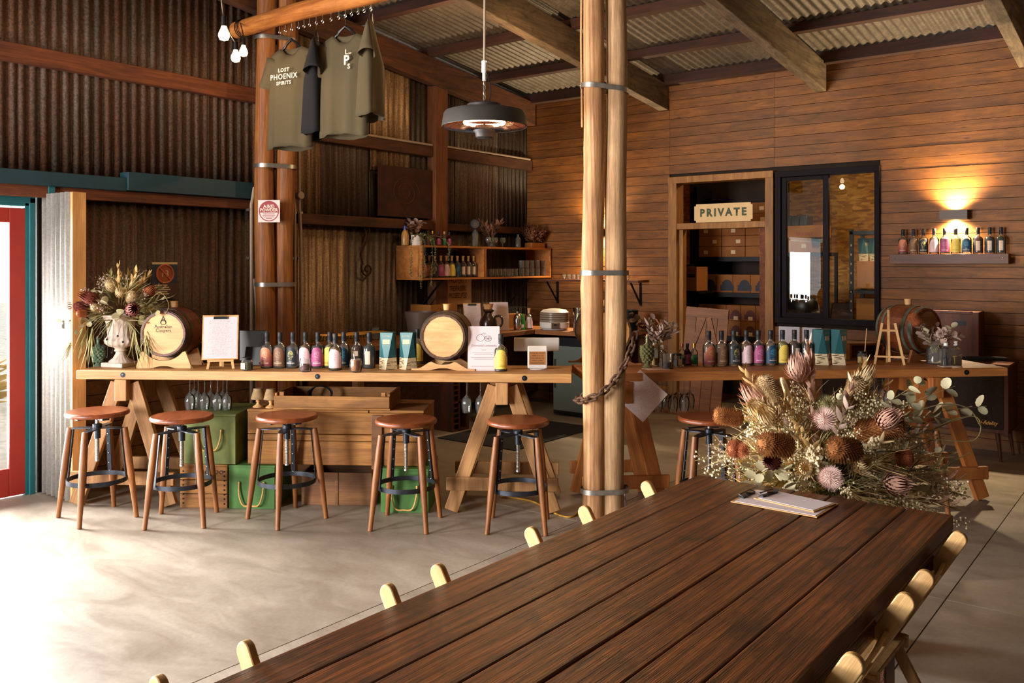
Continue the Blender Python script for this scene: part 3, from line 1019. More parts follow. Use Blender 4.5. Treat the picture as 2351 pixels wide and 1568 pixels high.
# rusty chain hung around the pale posts
ch = thing('rusty_chain', 'heavy rusty chain hung loosely around the pale posts', 'chain', (PA[0], PA[1], 0.8))
path = [(-0.06, 0.075, 0.0), (-0.105, 0.02, -0.04), (-0.09, -0.055, -0.045), (-0.02, -0.098, -0.035), (0.075, -0.085, 0.0), (0.13, -0.02, 0.06), (0.185, 0.03, 0.16), (0.215, 0.085, 0.27), (0.205, 0.15, 0.36)]
def catmull(P, n):
    P = [Vector(p) for p in P]
    P = [P[0] * 2 - P[1]] + P + [P[-1] * 2 - P[-2]]
    out = []
    for i in range(1, len(P) - 2):
        for k in range(n):
            t = k / n
            a, b_, c, d = P[i - 1], P[i], P[i + 1], P[i + 2]
            out.append(0.5 * ((2 * b_) + (c - a) * t + (2 * a - 5 * b_ + 4 * c - d) * t * t + (3 * b_ - a - 3 * c + d) * t ** 3))
    out.append(P[-2])
    return out
sp = catmull(path, 40)
lm = MB()
lk = []
for i in range(16):
    a = 2 * PI * i / 16
    x, y = 0.017 * math.cos(a), 0.017 * math.sin(a)
    x += 0.014 if x > 0.001 else (-0.014 if x < -0.001 else 0)
    lk.append((x, y, 0))
lm.tube(lk, 0.0078, 8, closed=True)
lme = None
acc = 0.0; nxt = 0.0; kk = 0
for i in range(1, len(sp)):
    acc += (sp[i] - sp[i - 1]).length
    if acc >= nxt:
        d = (sp[min(i + 4, len(sp) - 1)] - sp[max(i - 4, 0)]).normalized()
        up = Vector((0, 0, 1)) if kk % 2 else d.cross(Vector((0, 0, 1)))
        y_ = (up - d * up.dot(d)).normalized()
        z_ = d.cross(y_)
        if lme is None:
            o = lm.build('chain_link', MT['chain'], ch); lme = o.data
        else: o = link('chain_link', lme, ch)
        M_ = Matrix((d, y_, z_)).transposed().to_4x4(); M_.translation = sp[i]
        o.matrix_local = M_
        nxt = acc + 0.044; kk += 1


# ================================================================== crates and boxes under the long counter
def crate(name, label, cat, loc, rz, W, D, Hh, m, boards=2, lid=True, thick=0.014, group=None, battens=True, gap=0.004):
    """boarded box: front face at local y=0"""
    t = thing(name, label, cat, loc, rz, group)
    bh = Hh / boards
    for k in range(boards):
        z0, z1 = k * bh + (gap if k else 0), (k + 1) * bh
        box('board', -W / 2, 0, z0, W / 2, thick, z1, m, t, 0.002)
        box('board', -W / 2, D - thick, z0, W / 2, D, z1, m, t, 0.002)
        box('board', -W / 2, thick, z0, -W / 2 + thick, D - thick, z1, m, t, 0.002)
        box('board', W / 2 - thick, thick, z0, W / 2, D - thick, z1, m, t, 0.002)
    box('bottom', -W / 2 + thick, thick, 0.002, W / 2 - thick, D - thick, thick, m, t)
    if lid: box('lid', -W / 2 - 0.003, -0.003, Hh, W / 2 + 0.003, D, Hh + 0.014, m, t, 0.002)
    return t


def handle(t, W, z, m, drop=0.12, y=-0.008):
    b = MB()
    b.tube(catmull([(-W / 2, y, z), (-W / 2 + 0.004, y - 0.012, z - drop * 0.5), (-W / 2 + 0.03, y - 0.014, z - drop), (0, y - 0.014, z - drop - 0.006), (W / 2 - 0.03, y - 0.014, z - drop), (W / 2 - 0.004, y - 0.012, z - drop * 0.5), (W / 2, y, z)], 5), 0.0055, 7)
    b.ball((-W / 2, y, z), 0.009, 8, 5); b.ball((W / 2, y, z), 0.009, 8, 5)
    b.build('rope_handle', MT['rope'], t)


def on1(u_s, t_, z=0.0): return along(OB1, A1, u_s, t_, z)
g1 = crate('ammunition_crate', 'weathered timber crate with stencilled rows of holes, under the olive box', 'crate', on1(0.877, 0.03), A1, 0.318, 0.40, 0.272, MT['crate'], 3)
for i in range(8):
    for s_ in (-1, 1):
        b = MB(); b.ball((0, 0, 0), 0.006, 6, 4); b.build('nail', MT['black'], g1, (s_ * 0.138, -0.001, 0.03 + i * 0.03))
for i in range(5):
    b = MB(); b.tube([(0.011 * math.cos(2 * PI * k / 12), 0, 0.011 * math.sin(2 * PI * k / 12)) for k in range(12)], 0.0018, 5, closed=True)
    b.build('stencil_ring', MT['black'], g1, (-0.01 + i * 0.032, -0.002, 0.236), smooth=0)
g2 = crate('storage_box', 'olive green painted box with a rope handle, on top of a stencilled crate', 'box', on1(0.918, 0.03, 0.288), A1, 0.345, 0.46, 0.315, MT['olive'], 1, True)
handle(g2, 0.16, 0.22, MT['rope'], 0.12)
g3 = crate('storage_box', 'bright green painted box with a drooping rope handle below the chest corner', 'box', on1(1.2, 0.03), A1, 0.305, 0.42, 0.27, MT['green'], 1, True)
handle(g3, 0.165, 0.17, MT['rope'], 0.14)
g4 = crate('storage_box', 'green painted box with rope handle beside the trestle, under the other chest end', 'box', on1(2.213, 0.0), A1, 0.31, 0.40, 0.27, MT['green'], 1, True)
handle(g4, 0.165, 0.17, MT['rope'], 0.14)
g5 = crate('timber_crate', 'low dark timber crate between the two green boxes', 'crate', on1(1.73, 0.15), A1, 0.475, 0.30, 0.215, MT['crated'], 1, False)
box('batten', -0.01, -0.006, 0.0, 0.01, 0.0, 0.215, MT['crated'], g5)
ct = thing('timber_chest', 'long low timber chest of old boards resting on the green boxes', 'chest', on1(1.743, 0.06, 0.286), A1)
Wc = 1.165
for z0, z1 in ((0.0, 0.155), (0.158, 0.198), (0.202, 0.342)):
    box('board', -Wc / 2, 0.0, z0, Wc / 2, 0.02, z1, MT['crate'], ct, 0.004)
    box('board', -Wc / 2, 0.02, z0, -Wc / 2 + 0.02, 0.44, z1, MT['crate'], ct, 0.003)
    box('board', Wc / 2 - 0.02, 0.02, z0, Wc / 2, 0.44, z1, MT['crate'], ct, 0.003)
box('board', -Wc / 2, 0.44, 0, Wc / 2, 0.46, 0.342, MT['crate'], ct, 0.003)
box('lid', -Wc / 2 - 0.004, 0.0, 0.342, Wc * 0.19, 0.46, 0.36, MT['crate'], ct, 0.004)
box('lid', Wc * 0.195, 0.0, 0.344, Wc / 2 + 0.004, 0.46, 0.362, MT['crate'], ct, 0.004)
box('batten', Wc * 0.21, -0.018, -0.02, Wc * 0.27, 0.0, 0.33, MT['crated'], ct, 0.003)
tr = thing('timber_tray', 'shallow open timber tray lying on the long chest', 'tray', on1(1.723, 0.05, 0.6486), A1)
Wt = 0.765
box('board', -Wt / 2, 0, 0.012, Wt / 2, 0.016, 0.088, MT['crate'], tr, 0.003)
box('board', -Wt / 2, 0.36, 0.012, Wt / 2, 0.376, 0.10, MT['crate'], tr, 0.003)
for s in (-1, 1):
    box('board', s * Wt / 2 - (0.016 if s > 0 else 0), 0.016, 0.012, s * Wt / 2 + (0 if s > 0 else 0.016), 0.36, 0.105, MT['crate'], tr, 0.003)
    box('corner_block', s * (Wt / 2 - 0.045) - 0.014, 0.017, 0.012, s * (Wt / 2 - 0.045) + 0.014, 0.045, 0.112, MT['crate'], tr)
box('bottom', -Wt / 2 - 0.004, -0.004, 0.0, Wt / 2 + 0.004, 0.38, 0.012, MT['crate'], tr, 0.002)
b = MB()
for k in range(4):
    b.tube([(0.085 * math.cos(2 * PI * i / 20) * (1 - 0.06 * k), 0.012 * math.sin(4 * PI * i / 20 + k) + 0.008 * k, 0.055 + 0.05 * math.sin(2 * PI * i / 20)) for i in range(20)], 0.0042, 6, closed=True)
o = b.build('coil_of_cord', MT['black'], loc=on1(1.576, 0.30, 0.662), rot=(0, 0, A1))
tag(o, 'coil of dark cord standing in the timber tray', 'cord')
# two small lamp ornaments on the chest
for i, (s, lab) in enumerate(((1.199, 'little wooden lamp ornament nearest the end of the chest'), (1.292, 'little wooden lamp ornament next to the timber tray'))):
    t = thing('lamp_ornament', lab, 'lamp', on1(s, 0.15 - 0.02 * i, 0.646), A1, 'lamp ornaments on the chest')
    b = MB()
    b.lathe([(0, 0), (0.034, 0), (0.034, 0.006), (0.012, 0.02), (0.009, 0.03), (0.016, 0.042), (0.008, 0.05), (0.008, 0.07), (0, 0.07)], 18)
    b.build('base', MT['ply'], t)
    b = MB()
    b.lathe([(0.046, 0.055), (0.048, 0.055), (0.029, 0.125), (0.0, 0.126)], 22)
    b.build('shade', plain('lamp_shade', '#8d7350', 0.8, 0, 0.25, 60) if i == 0 else bpy.data.materials['lamp_shade'], t)


# ================================================================== bottles, cartons and glasses
def label_mat(name, base, accent, base2=None, dens=0.5, sc=70):
    g = N(name)
    tc = g.n('TexCoord')
    sp = g.n('SeparateXYZ')
    g.l(tc.outputs['Object'], sp.inputs[0])
    col = lin(base)
    if base2:
        mr = g.n('MapRange')
        g.l(sp.outputs[2], mr.inputs['Value'])
        mr.inputs['From Min'].default_value = 0.02
        mr.inputs['From Max'].default_value = 0.14
        col = g.mix(mr.outputs[0], lin(base2), lin(base))
    if accent:
        nz = g.noise(tc.outputs['Object'], sc, 2, 0.5, 1.5)
        line = g.math('LESS_THAN', g.math('ABSOLUTE', g.math('SUBTRACT', nz, 0.5)), 0.05 * dens)
        ex = g.math('POWER', g.math('DIVIDE', sp.outputs[0], 0.024), 2.0)
        ez_ = g.math('POWER', g.math('DIVIDE', g.math('SUBTRACT', sp.outputs[2], 0.09), 0.04), 2.0)
        wob = g.math('ADD', g.math('ADD', ex, ez_), g.math('MULTIPLY', g.noise(tc.outputs['Object'], 130, 1), 0.9))
        col = g.mix(g.math('MULTIPLY', line, g.math('MULTIPLY', g.math('LESS_THAN', wob, 1.15), 0.75)), col, lin(accent))
    return g.out(col, 0.55)


LB = dict(
    sunset=label_mat('label_sunset', '#d98a63', '#f0c890', '#8d3a52'),
    brown=label_mat('label_brown', '#7d5a45', '#c0a07c'),
    navy=label_mat('label_navy', '#232c35', '#cfc66a', None, 0.9, 60),
    blush=label_mat('label_blush', '#e3c5cb', '#5c4550', None, 0.35),
    magenta=label_mat('label_magenta', '#a24a78', '#dd9cc0', None, 0.6),
    yellow=label_mat('label_yellow', '#ecd25f', '#9b7d1e', None, 0.3),
    blue=label_mat('label_blue', '#16405c', '#5fb0d2', None, 0.6),
    slip=label_mat('label_slip', '#d9c3ae', None),
    green=label_mat('label_green', '#1d6b45', '#7fd09a', None, 0.7),
)
LQ = {}
def liquid(h):
    if h not in LQ: LQ[h] = glass('liquor_' + h[1:], h, 0.02, 1.33, 0.3)
    return LQ[h]
PRINTS = {}
BODY = [(0.0, 0.0), (0.036, 0.0), (0.0415, 0.003), (0.0425, 0.008), (0.0425, 0.132), (0.0405, 0.143), (0.034, 0.152), (0.024, 0.159), (0.0155, 0.165), (0.0145, 0.172), (0.0145, 0.184)]
INNER = [(0.0130, 0.184), (0.0130, 0.173), (0.022, 0.161), (0.032, 0.154), (0.0385, 0.142), (0.0402, 0.131), (0.0402, 0.012), (0.036, 0.009), (0.0, 0.008)]
mb = MB(); mb.lathe(BODY + INNER, 22); ob_ = mb.build('glass', MT['clear']); ME_BODY = ob_.data; bpy.data.objects.remove(ob_)
mb = MB(); mb.lathe([(0.0, 0.178), (0.0158, 0.178), (0.0158, 0.205), (0.0165, 0.206), (0.0165, 0.240), (0.015, 0.242), (0.0, 0.242)], 18); ob_ = mb.build('cap', MT['cap']); ME_CAP = ob_.data; bpy.data.objects.remove(ob_)
mb = MB(); mb.lathe([(0.0, 0.178), (0.013, 0.178), (0.013, 0.22), (0.0175, 0.22), (0.0175, 0.235), (0.0, 0.236)], 18); mb.mi = [0] * len(mb.mi)
ob_ = mb.build('stopper', MT['cork']); ME_STOP = ob_.data; bpy.data.objects.remove(ob_)


def arch_label(r, half, z0, z1, z2, m, parent, name='label', flat=False):
    n = 18
    vs_ = []; fs = []
    for i in range(n + 1):
        a = -half + 2 * half * i / n
        t = abs(a) / half
        zt = z2 if flat else (z1 + (z2 - z1) * math.sqrt(max(0, 1 - (a / (half * 0.74)) ** 2)) if t < 0.74 else z1)
        x, y = r * math.sin(a), -r * math.cos(a)
        vs_ += [(x, y, z0), (x, y, z0 + (zt - z0) * 0.5), (x, y, zt)]
    for i in range(n):
        for k in range(2): fs.append((3 * i + k, 3 * i + 3 + k, 3 * i + 4 + k, 3 * i + 1 + k))
    b = MB(); b.add(vs_, fs)
    return b.build(name, m, parent, smooth=60)


PROTO = {}
def bottle_proto(key, lq, lab, style='arch', pr='#e9d6a8', top='cap', lettering=True):
    t = thing('liquor_bottle', '', 'bottle')
    link('glass', ME_BODY, t)
    if lq:
        b = MB()
        b.lathe([(0.0, 0.0095), (0.0355, 0.0095), (0.0396, 0.0125), (0.0396, 0.131), (0.0378, 0.141), (0.031, 0.1535), (0.020, 0.162), (0.0, 0.1625)], 20)
        b.build('liquor', liquid(lq), t)
    if style == 'arch':
        lb = arch_label(0.0431, R(78), 0.018, 0.095, 0.142, LB[lab], t)
        if lettering:
            pm = PRINTS.setdefault(pr, plain('label_print_' + pr[1:], pr, 0.6))
            text('PHOENIX', 0.0135, pm, lb, (0, -0.0436, 0.036), bend=0.0436, space=1.0, bold=0.0002)
            text('LOST', 0.0080, pm, lb, (0, -0.0436, 0.0475), bend=0.0436, space=1.25)
    elif style == 'slip':
        arch_label(0.0431, R(24), 0.030, 0.118, 0.118, LB['slip'], t, flat=True)
    elif style == 'square':
        arch_label(0.0431, R(24), 0.085, 0.118, 0.118, LB['slip'], t, flat=True)
    link('cap' if top == 'cap' else 'stopper', ME_CAP if top == 'cap' else ME_STOP, t)
    PROTO[key] = t
    t['_free'] = 1
    return t


def bottle(key, loc, rz, label, group, scale=None):
    t = PROTO[key]
    if '_free' in t:
        del t['_free']
        t.location = loc; t.rotation_euler = (0, 0, rz); t['label'] = label; t['group'] = group
        if scale: t.scale = (scale,) * 3
        return t
    return dup(t, loc, rz, label, group, scale)


bottle_proto('sunset', None, 'sunset'); bottle_proto('brown', None, 'brown'); bottle_proto('navy', None, 'navy', pr='#e6e0d2')
bottle_proto('blush', '#e0a04a', 'blush', pr='#f6ece8'); bottle_proto('magenta', '#5a1420', 'magenta', pr='#eedfe4'); bottle_proto('yellow', '#e8dd8a', 'yellow', pr='#b08d20')
bottle_proto('blue', None, 'blue', pr='#e6e0d2'); bottle_proto('red', '#8c2410', None, 'square'); bottle_proto('dark', '#0a0710', None, 'slip'); bottle_proto('amber', '#7a3a14', None, 'slip')
bottle_proto('redslip', '#8c1c10', None, 'slip')

G1 = 'bottles along the pale counter'
for key, loc, lab in [
        ('sunset', (-4.926, 3.677, 0.9), 'bottle with sunset pink arched label, first of the row beside the dark screen'),
        ('brown', (-4.857, 3.73, 0.9), 'clear bottle with brown arched label on the pale counter'),
        ('navy', (-4.789, 3.783, 0.9), 'bottle with navy label and yellow flowers on the pale counter'),
        ('blush', (-4.73, 3.841, 0.9), 'amber bottle with blush pink label, behind the glass of red drink'),
        ('magenta', (-4.652, 3.883, 0.9), 'dark red bottle with magenta arched label on the pale counter'),
        ('yellow', (-4.605, 3.947, 0.9), 'bottle of pale yellow liquor partly hidden behind the blush labelled one'),
        ('blush2', (-4.469, 3.878, 0.9), 'bottle of yellow liquor with blush label, pulled forward on the pale counter'),
        ('blue', (-4.537, 4.009, 0.9), 'bottle with deep blue label, behind the glass of orange drink'),
        ('red', (-4.449, 4.046, 0.9), 'red liquor bottle with a small square label on the pale counter'),
        ('dark', (-4.368, 4.084, 0.9), 'nearly black liquor bottle with tall beige label, beside the teal cartons')]:
    if key == 'blush2': bottle_proto('blush2', '#d9b34e', 'blush', pr='#f6ece8')
    bottle(key, loc, R(34 + rnd.uniform(-6, 6)), lab, G1)
bottle('yellow', (-3.577, 4.509, 0.9), R(36), 'yellow labelled bottle standing alone before the printed menu sign', G1)

G2 = 'bottles along the brown counter'
for key, loc, lab in [
        ('sunset', (-2.616, 5.588, 0.9), 'bottle with sunset pink arched label, first of the row on the brown counter'),
        ('brown', (-2.559, 5.665, 0.9), 'bottle with brown label and a loop of twine, on the brown counter'),
        ('navy', (-2.497, 5.726, 0.9), 'bottle with navy label and yellow flowers on the brown counter'),
        ('blush', (-2.437, 5.798, 0.9), 'amber bottle with blush pink label on the brown counter'),
        ('magenta', (-2.375, 5.859, 0.9), 'dark red bottle with magenta label on the brown counter'),
        ('blue', (-2.31, 5.916, 0.9), 'clear bottle with bright blue label on the brown counter'),
        ('yellow', (-2.251, 5.985, 0.9), 'pale bottle with yellow label under the window on the brown counter'),
        ('amber', (-2.19, 6.049, 0.9), 'amber brown bottle with a tall white label behind dried flowers'),
        ('dark', (-2.123, 6.1, 0.9), 'nearly black bottle with white label beside the teal cartons under the window')]:
    bottle(key, loc, R(44 + 8 + rnd.uniform(-5, 5)), lab, G2)

# ---------- floating shelf and wall lamp on the board wall
t = thing('floating_shelf', 'dark brown floating shelf under the lit wall lamp', 'shelf', (-1.69, 8.5, 1.60))
box('board', -0.475, -0.125, 0.0, 0.475, -0.006, 0.088, MT['shelfd'], t, 0.003)
for s in (-1, 1):
    b = MB(); b.ball((0, 0, 0), 0.006, 8, 5); b.build('screw', MT['zinc'], t, (s * 0.43, -0.126, 0.05))
G3 = 'bottles on the floating wall shelf'
for key, x, lab in [
        ('sunset', -2.062, 'pink labelled bottle at the window end of the floating shelf'), ('brown', -1.974, 'brown labelled bottle on the floating shelf'),
        ('navy', -1.891, 'navy labelled bottle with pale flowers on the floating shelf'), ('blush', -1.803, 'blush labelled amber bottle on the floating shelf'),
        ('magenta', -1.717, 'dark red bottle with magenta label on the floating shelf'), ('yellow', -1.63, 'yellow labelled bottle right below the wall lamp'),
        ('blue', -1.544, 'blue labelled bottle on the floating shelf'), ('redslip', -1.456, 'bright red bottle with a thin pale label on the floating shelf'),
        ('dark', -1.366, 'nearly black bottle, second from the far end of the floating shelf'), ('dark', -1.282, 'nearly black bottle at the end of the floating shelf')]:
    bottle(key, (x, 8.435, 1.688), R(10 + rnd.uniform(-5, 5)), lab, G3, 0.93)


def sconce(label, x, z, e):
    t = thing('wall_lamp', label, 'lamp', (x, 8.5, z))
    b = MB()
    b.box(-0.11, -0.10, -0.04, 0.11, -0.094, 0.04); b.box(-0.11, -0.006, -0.04, 0.11, -0.003, 0.04)
    b.box(-0.11, -0.094, -0.04, -0.104, -0.006, 0.04); b.box(0.104, -0.094, -0.04, 0.11, -0.006, 0.04)
    b.build('housing', plain('lamp_housing', '#4a3e36', 0.5, 0.3) if 'lamp_housing' not in bpy.data.materials else bpy.data.materials['lamp_housing'], t, smooth=0)
    b = MB(); b.box(-0.10, -0.09, -0.012, 0.10, -0.01, 0.012)
    b.build('lamp', glow('lamp_glow', (1.0, 0.74, 0.42), 18) if 'lamp_glow' not in bpy.data.materials else bpy.data.materials['lamp_glow'], t, smooth=0)
    for s in (1, -1):
        o = light('wall_lamp_beam', 'SPOT', (0, -0.055, 0.03 * s), e, (1.0, 0.74, 0.42), (R(180) if s > 0 else 0, 0, 0), 0.03, spot_size=R(140), spot_blend=0.9)
        o.parent = t
sconce('dark oblong wall lamp glowing above the floating shelf', -1.644, 2.03, 260)
sconce('dark oblong wall lamp hidden behind the pale posts', -5.31, 1.95, 190)


# ---------- teal twisted gift cartons
def carton_mat():
    g = N('gift_carton')
    tc = g.n('TexCoord')
    sp = g.n('SeparateXYZ')
    g.l(tc.outputs['Object'], sp.inputs[0])
    ge = g.n('NewGeometry')
    low = g.math('LESS_THAN', sp.outputs[2], 0.078)
    mp = g.n('Mapping'); g.l(tc.outputs['Object'], mp.inputs[0]); mp.inputs['Scale'].default_value = (14, 14, 95)
    nz = g.noise(mp.outputs[0], 1.2, 2, 0.6)
    brick = g.mix(g.math('GREATER_THAN', nz, 0.58), lin('#dcc9a2'), lin('#5d513c'))
    return g.out(g.mix(low, lin('#1c565c'), brick), 0.55)
MT['carton'] = carton_mat()
MT['cartonlight'] = plain('carton_light_facet', '#5f8c92', 0.5)
MT['cartonfoot'] = plain('carton_pale_foot', '#efe2c4', 0.6)


def carton_mesh():
    t = thing('gift_carton', '', 'carton', group='teal gift cartons')
    hb, ht, Hh = 0.061, 0.061, 0.245
    bot = [(hb * math.cos(-PI / 2 + k * PI / 2), hb * math.sin(-PI / 2 + k * PI / 2), 0) for k in range(4)]
    top = [(ht * math.cos(-PI / 4 + k * PI / 2), ht * math.sin(-PI / 4 + k * PI / 2), Hh) for k in range(4)]
    b = MB()
    vs_ = bot + top
    fs = [(3, 2, 1, 0), (4, 5, 6, 7)]
    mi = [0, 0]
    for k in range(4):
        fs.append((k, (k + 1) % 4, 4 + k)); mi.append(0)
        fs.append((k, 4 + k, 4 + (k + 3) % 4)); mi.append(0)
    b.add(vs_, fs)
    b.build('carton', MT['carton'], t, smooth=0)
    # light printed facet on the front (apex at the foot) with its window label
    A_, B_, Cc = Vector(bot[0]), Vector(top[3]), Vector(top[0])
    nrm = (Cc - A_).cross(B_ - A_).normalized()
    off = nrm * 0.0006 * (1 if nrm.y < 0 else -1)
    b = MB()
    f = 0.078 / Hh
    P1, P2 = A_.lerp(B_, f), A_.lerp(Cc, f)
    b.m = 1; b.add([A_ + off, P2 + off, P1 + off], [(0, 1, 2)])
    b.m = 0; b.add([P1 + off, P2 + off, Cc + off, B_ + off], [(0, 1, 2, 3)])
    fc = b.build('front_facet', [MT['cartonlight'], MT['cartonfoot']], t, smooth=0)
    tilt = math.atan2((B_.y + Cc.y) / 2 - A_.y, Hh)
    def yy(z): return A_.y + ((B_.y + Cc.y) / 2 - A_.y) * z / Hh - 0.0014
    b = MB(); b.cbox((0, 0, 0), 0.047, 0.001, 0.030)
    b.build('label', MT['cream'], t, (0, yy(0.185), 0.185), (-tilt, 0, 0), smooth=0)
    text('CUT HILL', 0.0135, MT['cream'], t, (0, yy(0.222), 0.222), (R(90) - tilt, 0, 0), wide=1.0)
    text('DISTILLERY', 0.006, MT['cream'], t, (0, yy(0.163), 0.163), (R(90) - tilt, 0, 0), space=1.2)
    return t
c0 = carton_mesh()
c0.location = (-4.243, 4.138, 0.9); c0.rotation_euler = (0, 0, R(31)); c0['label'] = 'teal faceted gift carton beside the nearly black bottle on the pale counter'
dup(c0, (-4.137, 4.22, 0.9), R(29), 'teal faceted gift carton next to the pale cask, on the pale counter')
dup(c0, (-2.046, 6.169, 0.9), R(75), 'teal faceted gift carton beside the black bottle, under the window')
dup(c0, (-1.952, 6.241, 0.9), R(73), 'teal faceted gift carton nearer the easel, under the window')


# ---------- drinks
def tumbler(name, label, cat, loc, prof_in, lq, level, n=20):
    t = thing(name, label, cat, loc)
    out = [(0.0, 0.0), (0.026, 0.0), (0.036, 0.008), (0.0415, 0.03), (0.0405, 0.055), (0.0345, 0.088)]
    inn = [(0.0335, 0.088), (0.0392, 0.055), (0.040, 0.03), (0.034, 0.012), (0.0, 0.009)]
    b = MB(); b.lathe(out + inn, n); b.build('glass', MT['clear'], t)
    b = MB(); b.lathe([(0.0, 0.0095), (0.0338, 0.0125), (0.0397, 0.03), (0.0394, 0.05), (0.0390 if level < 0.06 else 0.0352, level), (0.0, level)], n)
    b.build('drink', lq, t)
    return t
tumbler('drinking_glass', 'stemless glass with a little dark red drink on the counter edge', 'glass', (-4.552, 3.697, 0.9), None, plain('red_drink', '#701a28', 0.2), 0.036)
tg = tumbler('drinking_glass', 'stemless glass full of cloudy orange drink with a straw', 'glass', (-4.276, 3.882, 0.9), None, plain('orange_drink', '#c4722a', 0.25), 0.080)
b = MB(); b.cyl((0.0, 0.0, 0.04), (-0.045, 0.02, 0.115), 0.0028, 8); b.build('straw', MT['white'], tg)


def jar(name, label, loc, r=0.036, h=0.075, fill=None, lid=None, lvl=0.6, sides=8, lab=None, rz=0.0, neck=None):
    t = thing(name, label, 'jar', loc, rz)
    nk = neck or r * 0.85
    b = MB()
    b.lathe([(0, 0), (r * 0.92, 0), (r, 0.004), (r, h * 0.78), (nk, h * 0.9), (nk, h), (nk - 0.002, h), (nk - 0.002, h * 0.9), (r - 0.002, h * 0.77), (r - 0.002, 0.006), (0, 0.005)], sides)
    b.build('glass', MT['clear'], t, smooth=25)
    if fill:
        b = MB(); b.lathe([(0, 0.0055), (r - 0.003, 0.007), (r - 0.003, h * lvl), (0, h * lvl + 0.003)], sides); b.build('contents', fill, t, smooth=25)
    if lid:
        b = MB(); b.lathe([(0, h - 0.001), (nk + 0.002, h - 0.001), (nk + 0.002, h + 0.012), (0, h + 0.013)], 16); b.build('lid', lid, t)
    if lab:
        b = MB(); b.cbox((0, 0, 0), r * 1.0, 0.001, h * 0.55); b.build('label', lab, t, (0, -r - 0.0006, h * 0.42), smooth=0)
    return t
jar('spice_jar', 'small jar of herbs with a black lid before the dark screen', (-4.93, 3.522, 0.9), 0.037, 0.072, plain('dried_herbs', '#6a6238', 0.9, 0, 0.5, 160), MT['black'], 0.7, 8, MT['cream'], R(10))

# ---------- green grape bottles
def grape_bottle(label, loc, m, s=1.0):
    t = thing('grape_bottle', label, 'bottle', loc)
    b = MB()
    b.lathe([(0.0, 0.0), (0.034, 0.0), (0.036, 0.006), (0.022, 0.018), (0.018, 0.026), (0.026, 0.042), (0.038, 0.085), (0.043, 0.13), (0.038, 0.155), (0.02, 0.17), (0.0125, 0.178), (0.0125, 0.215), (0.016, 0.218), (0.016, 0.228), (0.009, 0.228), (0.009, 0.18), (0, 0.178)], 18)
    for i in range(8):
        z = 0.042 + i * 0.0155
        rr = 0.024 + 0.020 * math.sin(min(1.0, (i + 0.4) / 6.2) * PI * 0.62)
        n = 7 + (i > 2) * 2
        for k in range(n):
            a = 2 * PI * (k + 0.5 * (i % 2)) / n
            b.ball((rr * math.cos(a), rr * math.sin(a), z), 0.0125, 7, 5)
    b.build('glass', m, t)
    b = MB(); b.cyl((0, 0, 0.21), (0, 0, 0.24), 0.0085, 10); b.build('stopper', MT['cork'], t)
    t.scale = (s, s, s)
    return t
grape_bottle('pale green bottle moulded like a bunch of grapes beside the white urn', (-5.929, 3.034, 0.9), MT['greenglass'], 0.86)
grape_bottle('olive green bottle moulded like grapes, next to the chained posts', (-2.928, 5.29, 0.9), MT['oliveglass'], 0.92)


# ---------- barrels
def barrel(name, label, loc, rot, rh, rb, L, mstave, mhead, mhoop, n=18, hoops=(0.06, 0.22, 0.78, 0.94), bung=True, rim=None):
    """axis along local y, head at -L/2; loc is the centre"""
    t = thing(name, label, 'barrel', loc, rot=rot)
    sm = None
    def rad(f): return rh + (rb - rh) * math.sin(PI * f) ** 0.9
    for k in range(n):
        if sm is None:
            vs_, fs = [], []
            rows = 9
            for i in range(rows):
                f = i / (rows - 1)
                for j in range(3):
                    a = (j - 1) * PI / n * 0.985
                    r = rad(f)
                    vs_.append((r * math.cos(a), -L / 2 + L * f, r * math.sin(a)))
                for j in (1, -1):
                    a = j * PI / n * 0.985
                    r = rad(f) - 0.013
                    vs_.append((r * math.cos(a), -L / 2 + L * f, r * math.sin(a)))
            for i in range(rows - 1):
                a, c = i * 5, (i + 1) * 5
                for j in range(5): fs.append((a + j, c + j, c + (j + 1) % 5, a + (j + 1) % 5))
            fs += [(0, 1, 2, 3, 4), tuple((rows - 1) * 5 + j for j in (4, 3, 2, 1, 0))]
            b = MB(); b.add(vs_, fs)
            o = b.build('stave', mstave, t, rot=(0, 0, 0), smooth=30); sm = o.data
        else:
            link('stave', sm, t, rot=(0, 2 * PI * k / n, 0))
    for s in (-1, 1):
        b = MB(); b.lathe([(0, -0.008), (rh - 0.012, -0.008), (rh - 0.012, 0.008), (0, 0.008)], 40)
        b.build('head', mhead, t, (0, s * (L / 2 - 0.016), 0), (R(90), 0, 0))
    for f in hoops:
        f0, f1 = f - 0.035, f + 0.035
        b = MB(); b.lathe([(rad(f0) + 0.001, -L / 2 + L * f0), (rad(f0) + 0.003, -L / 2 + L * f0), (rad(f1) + 0.003, -L / 2 + L * f1), (rad(f1) + 0.001, -L / 2 + L * f1), (rad(f0) + 0.001, -L / 2 + L * f0)], 40)
        b.build('hoop', mhoop, t, rot=(R(-90), 0, 0))
    if bung:
        b = MB(); b.lathe([(0, 0), (0.022, 0), (0.026, 0.045), (0, 0.046)], 16); b.build('bung', MT['ply'], t, (0, 0, rb - 0.006))
    return t


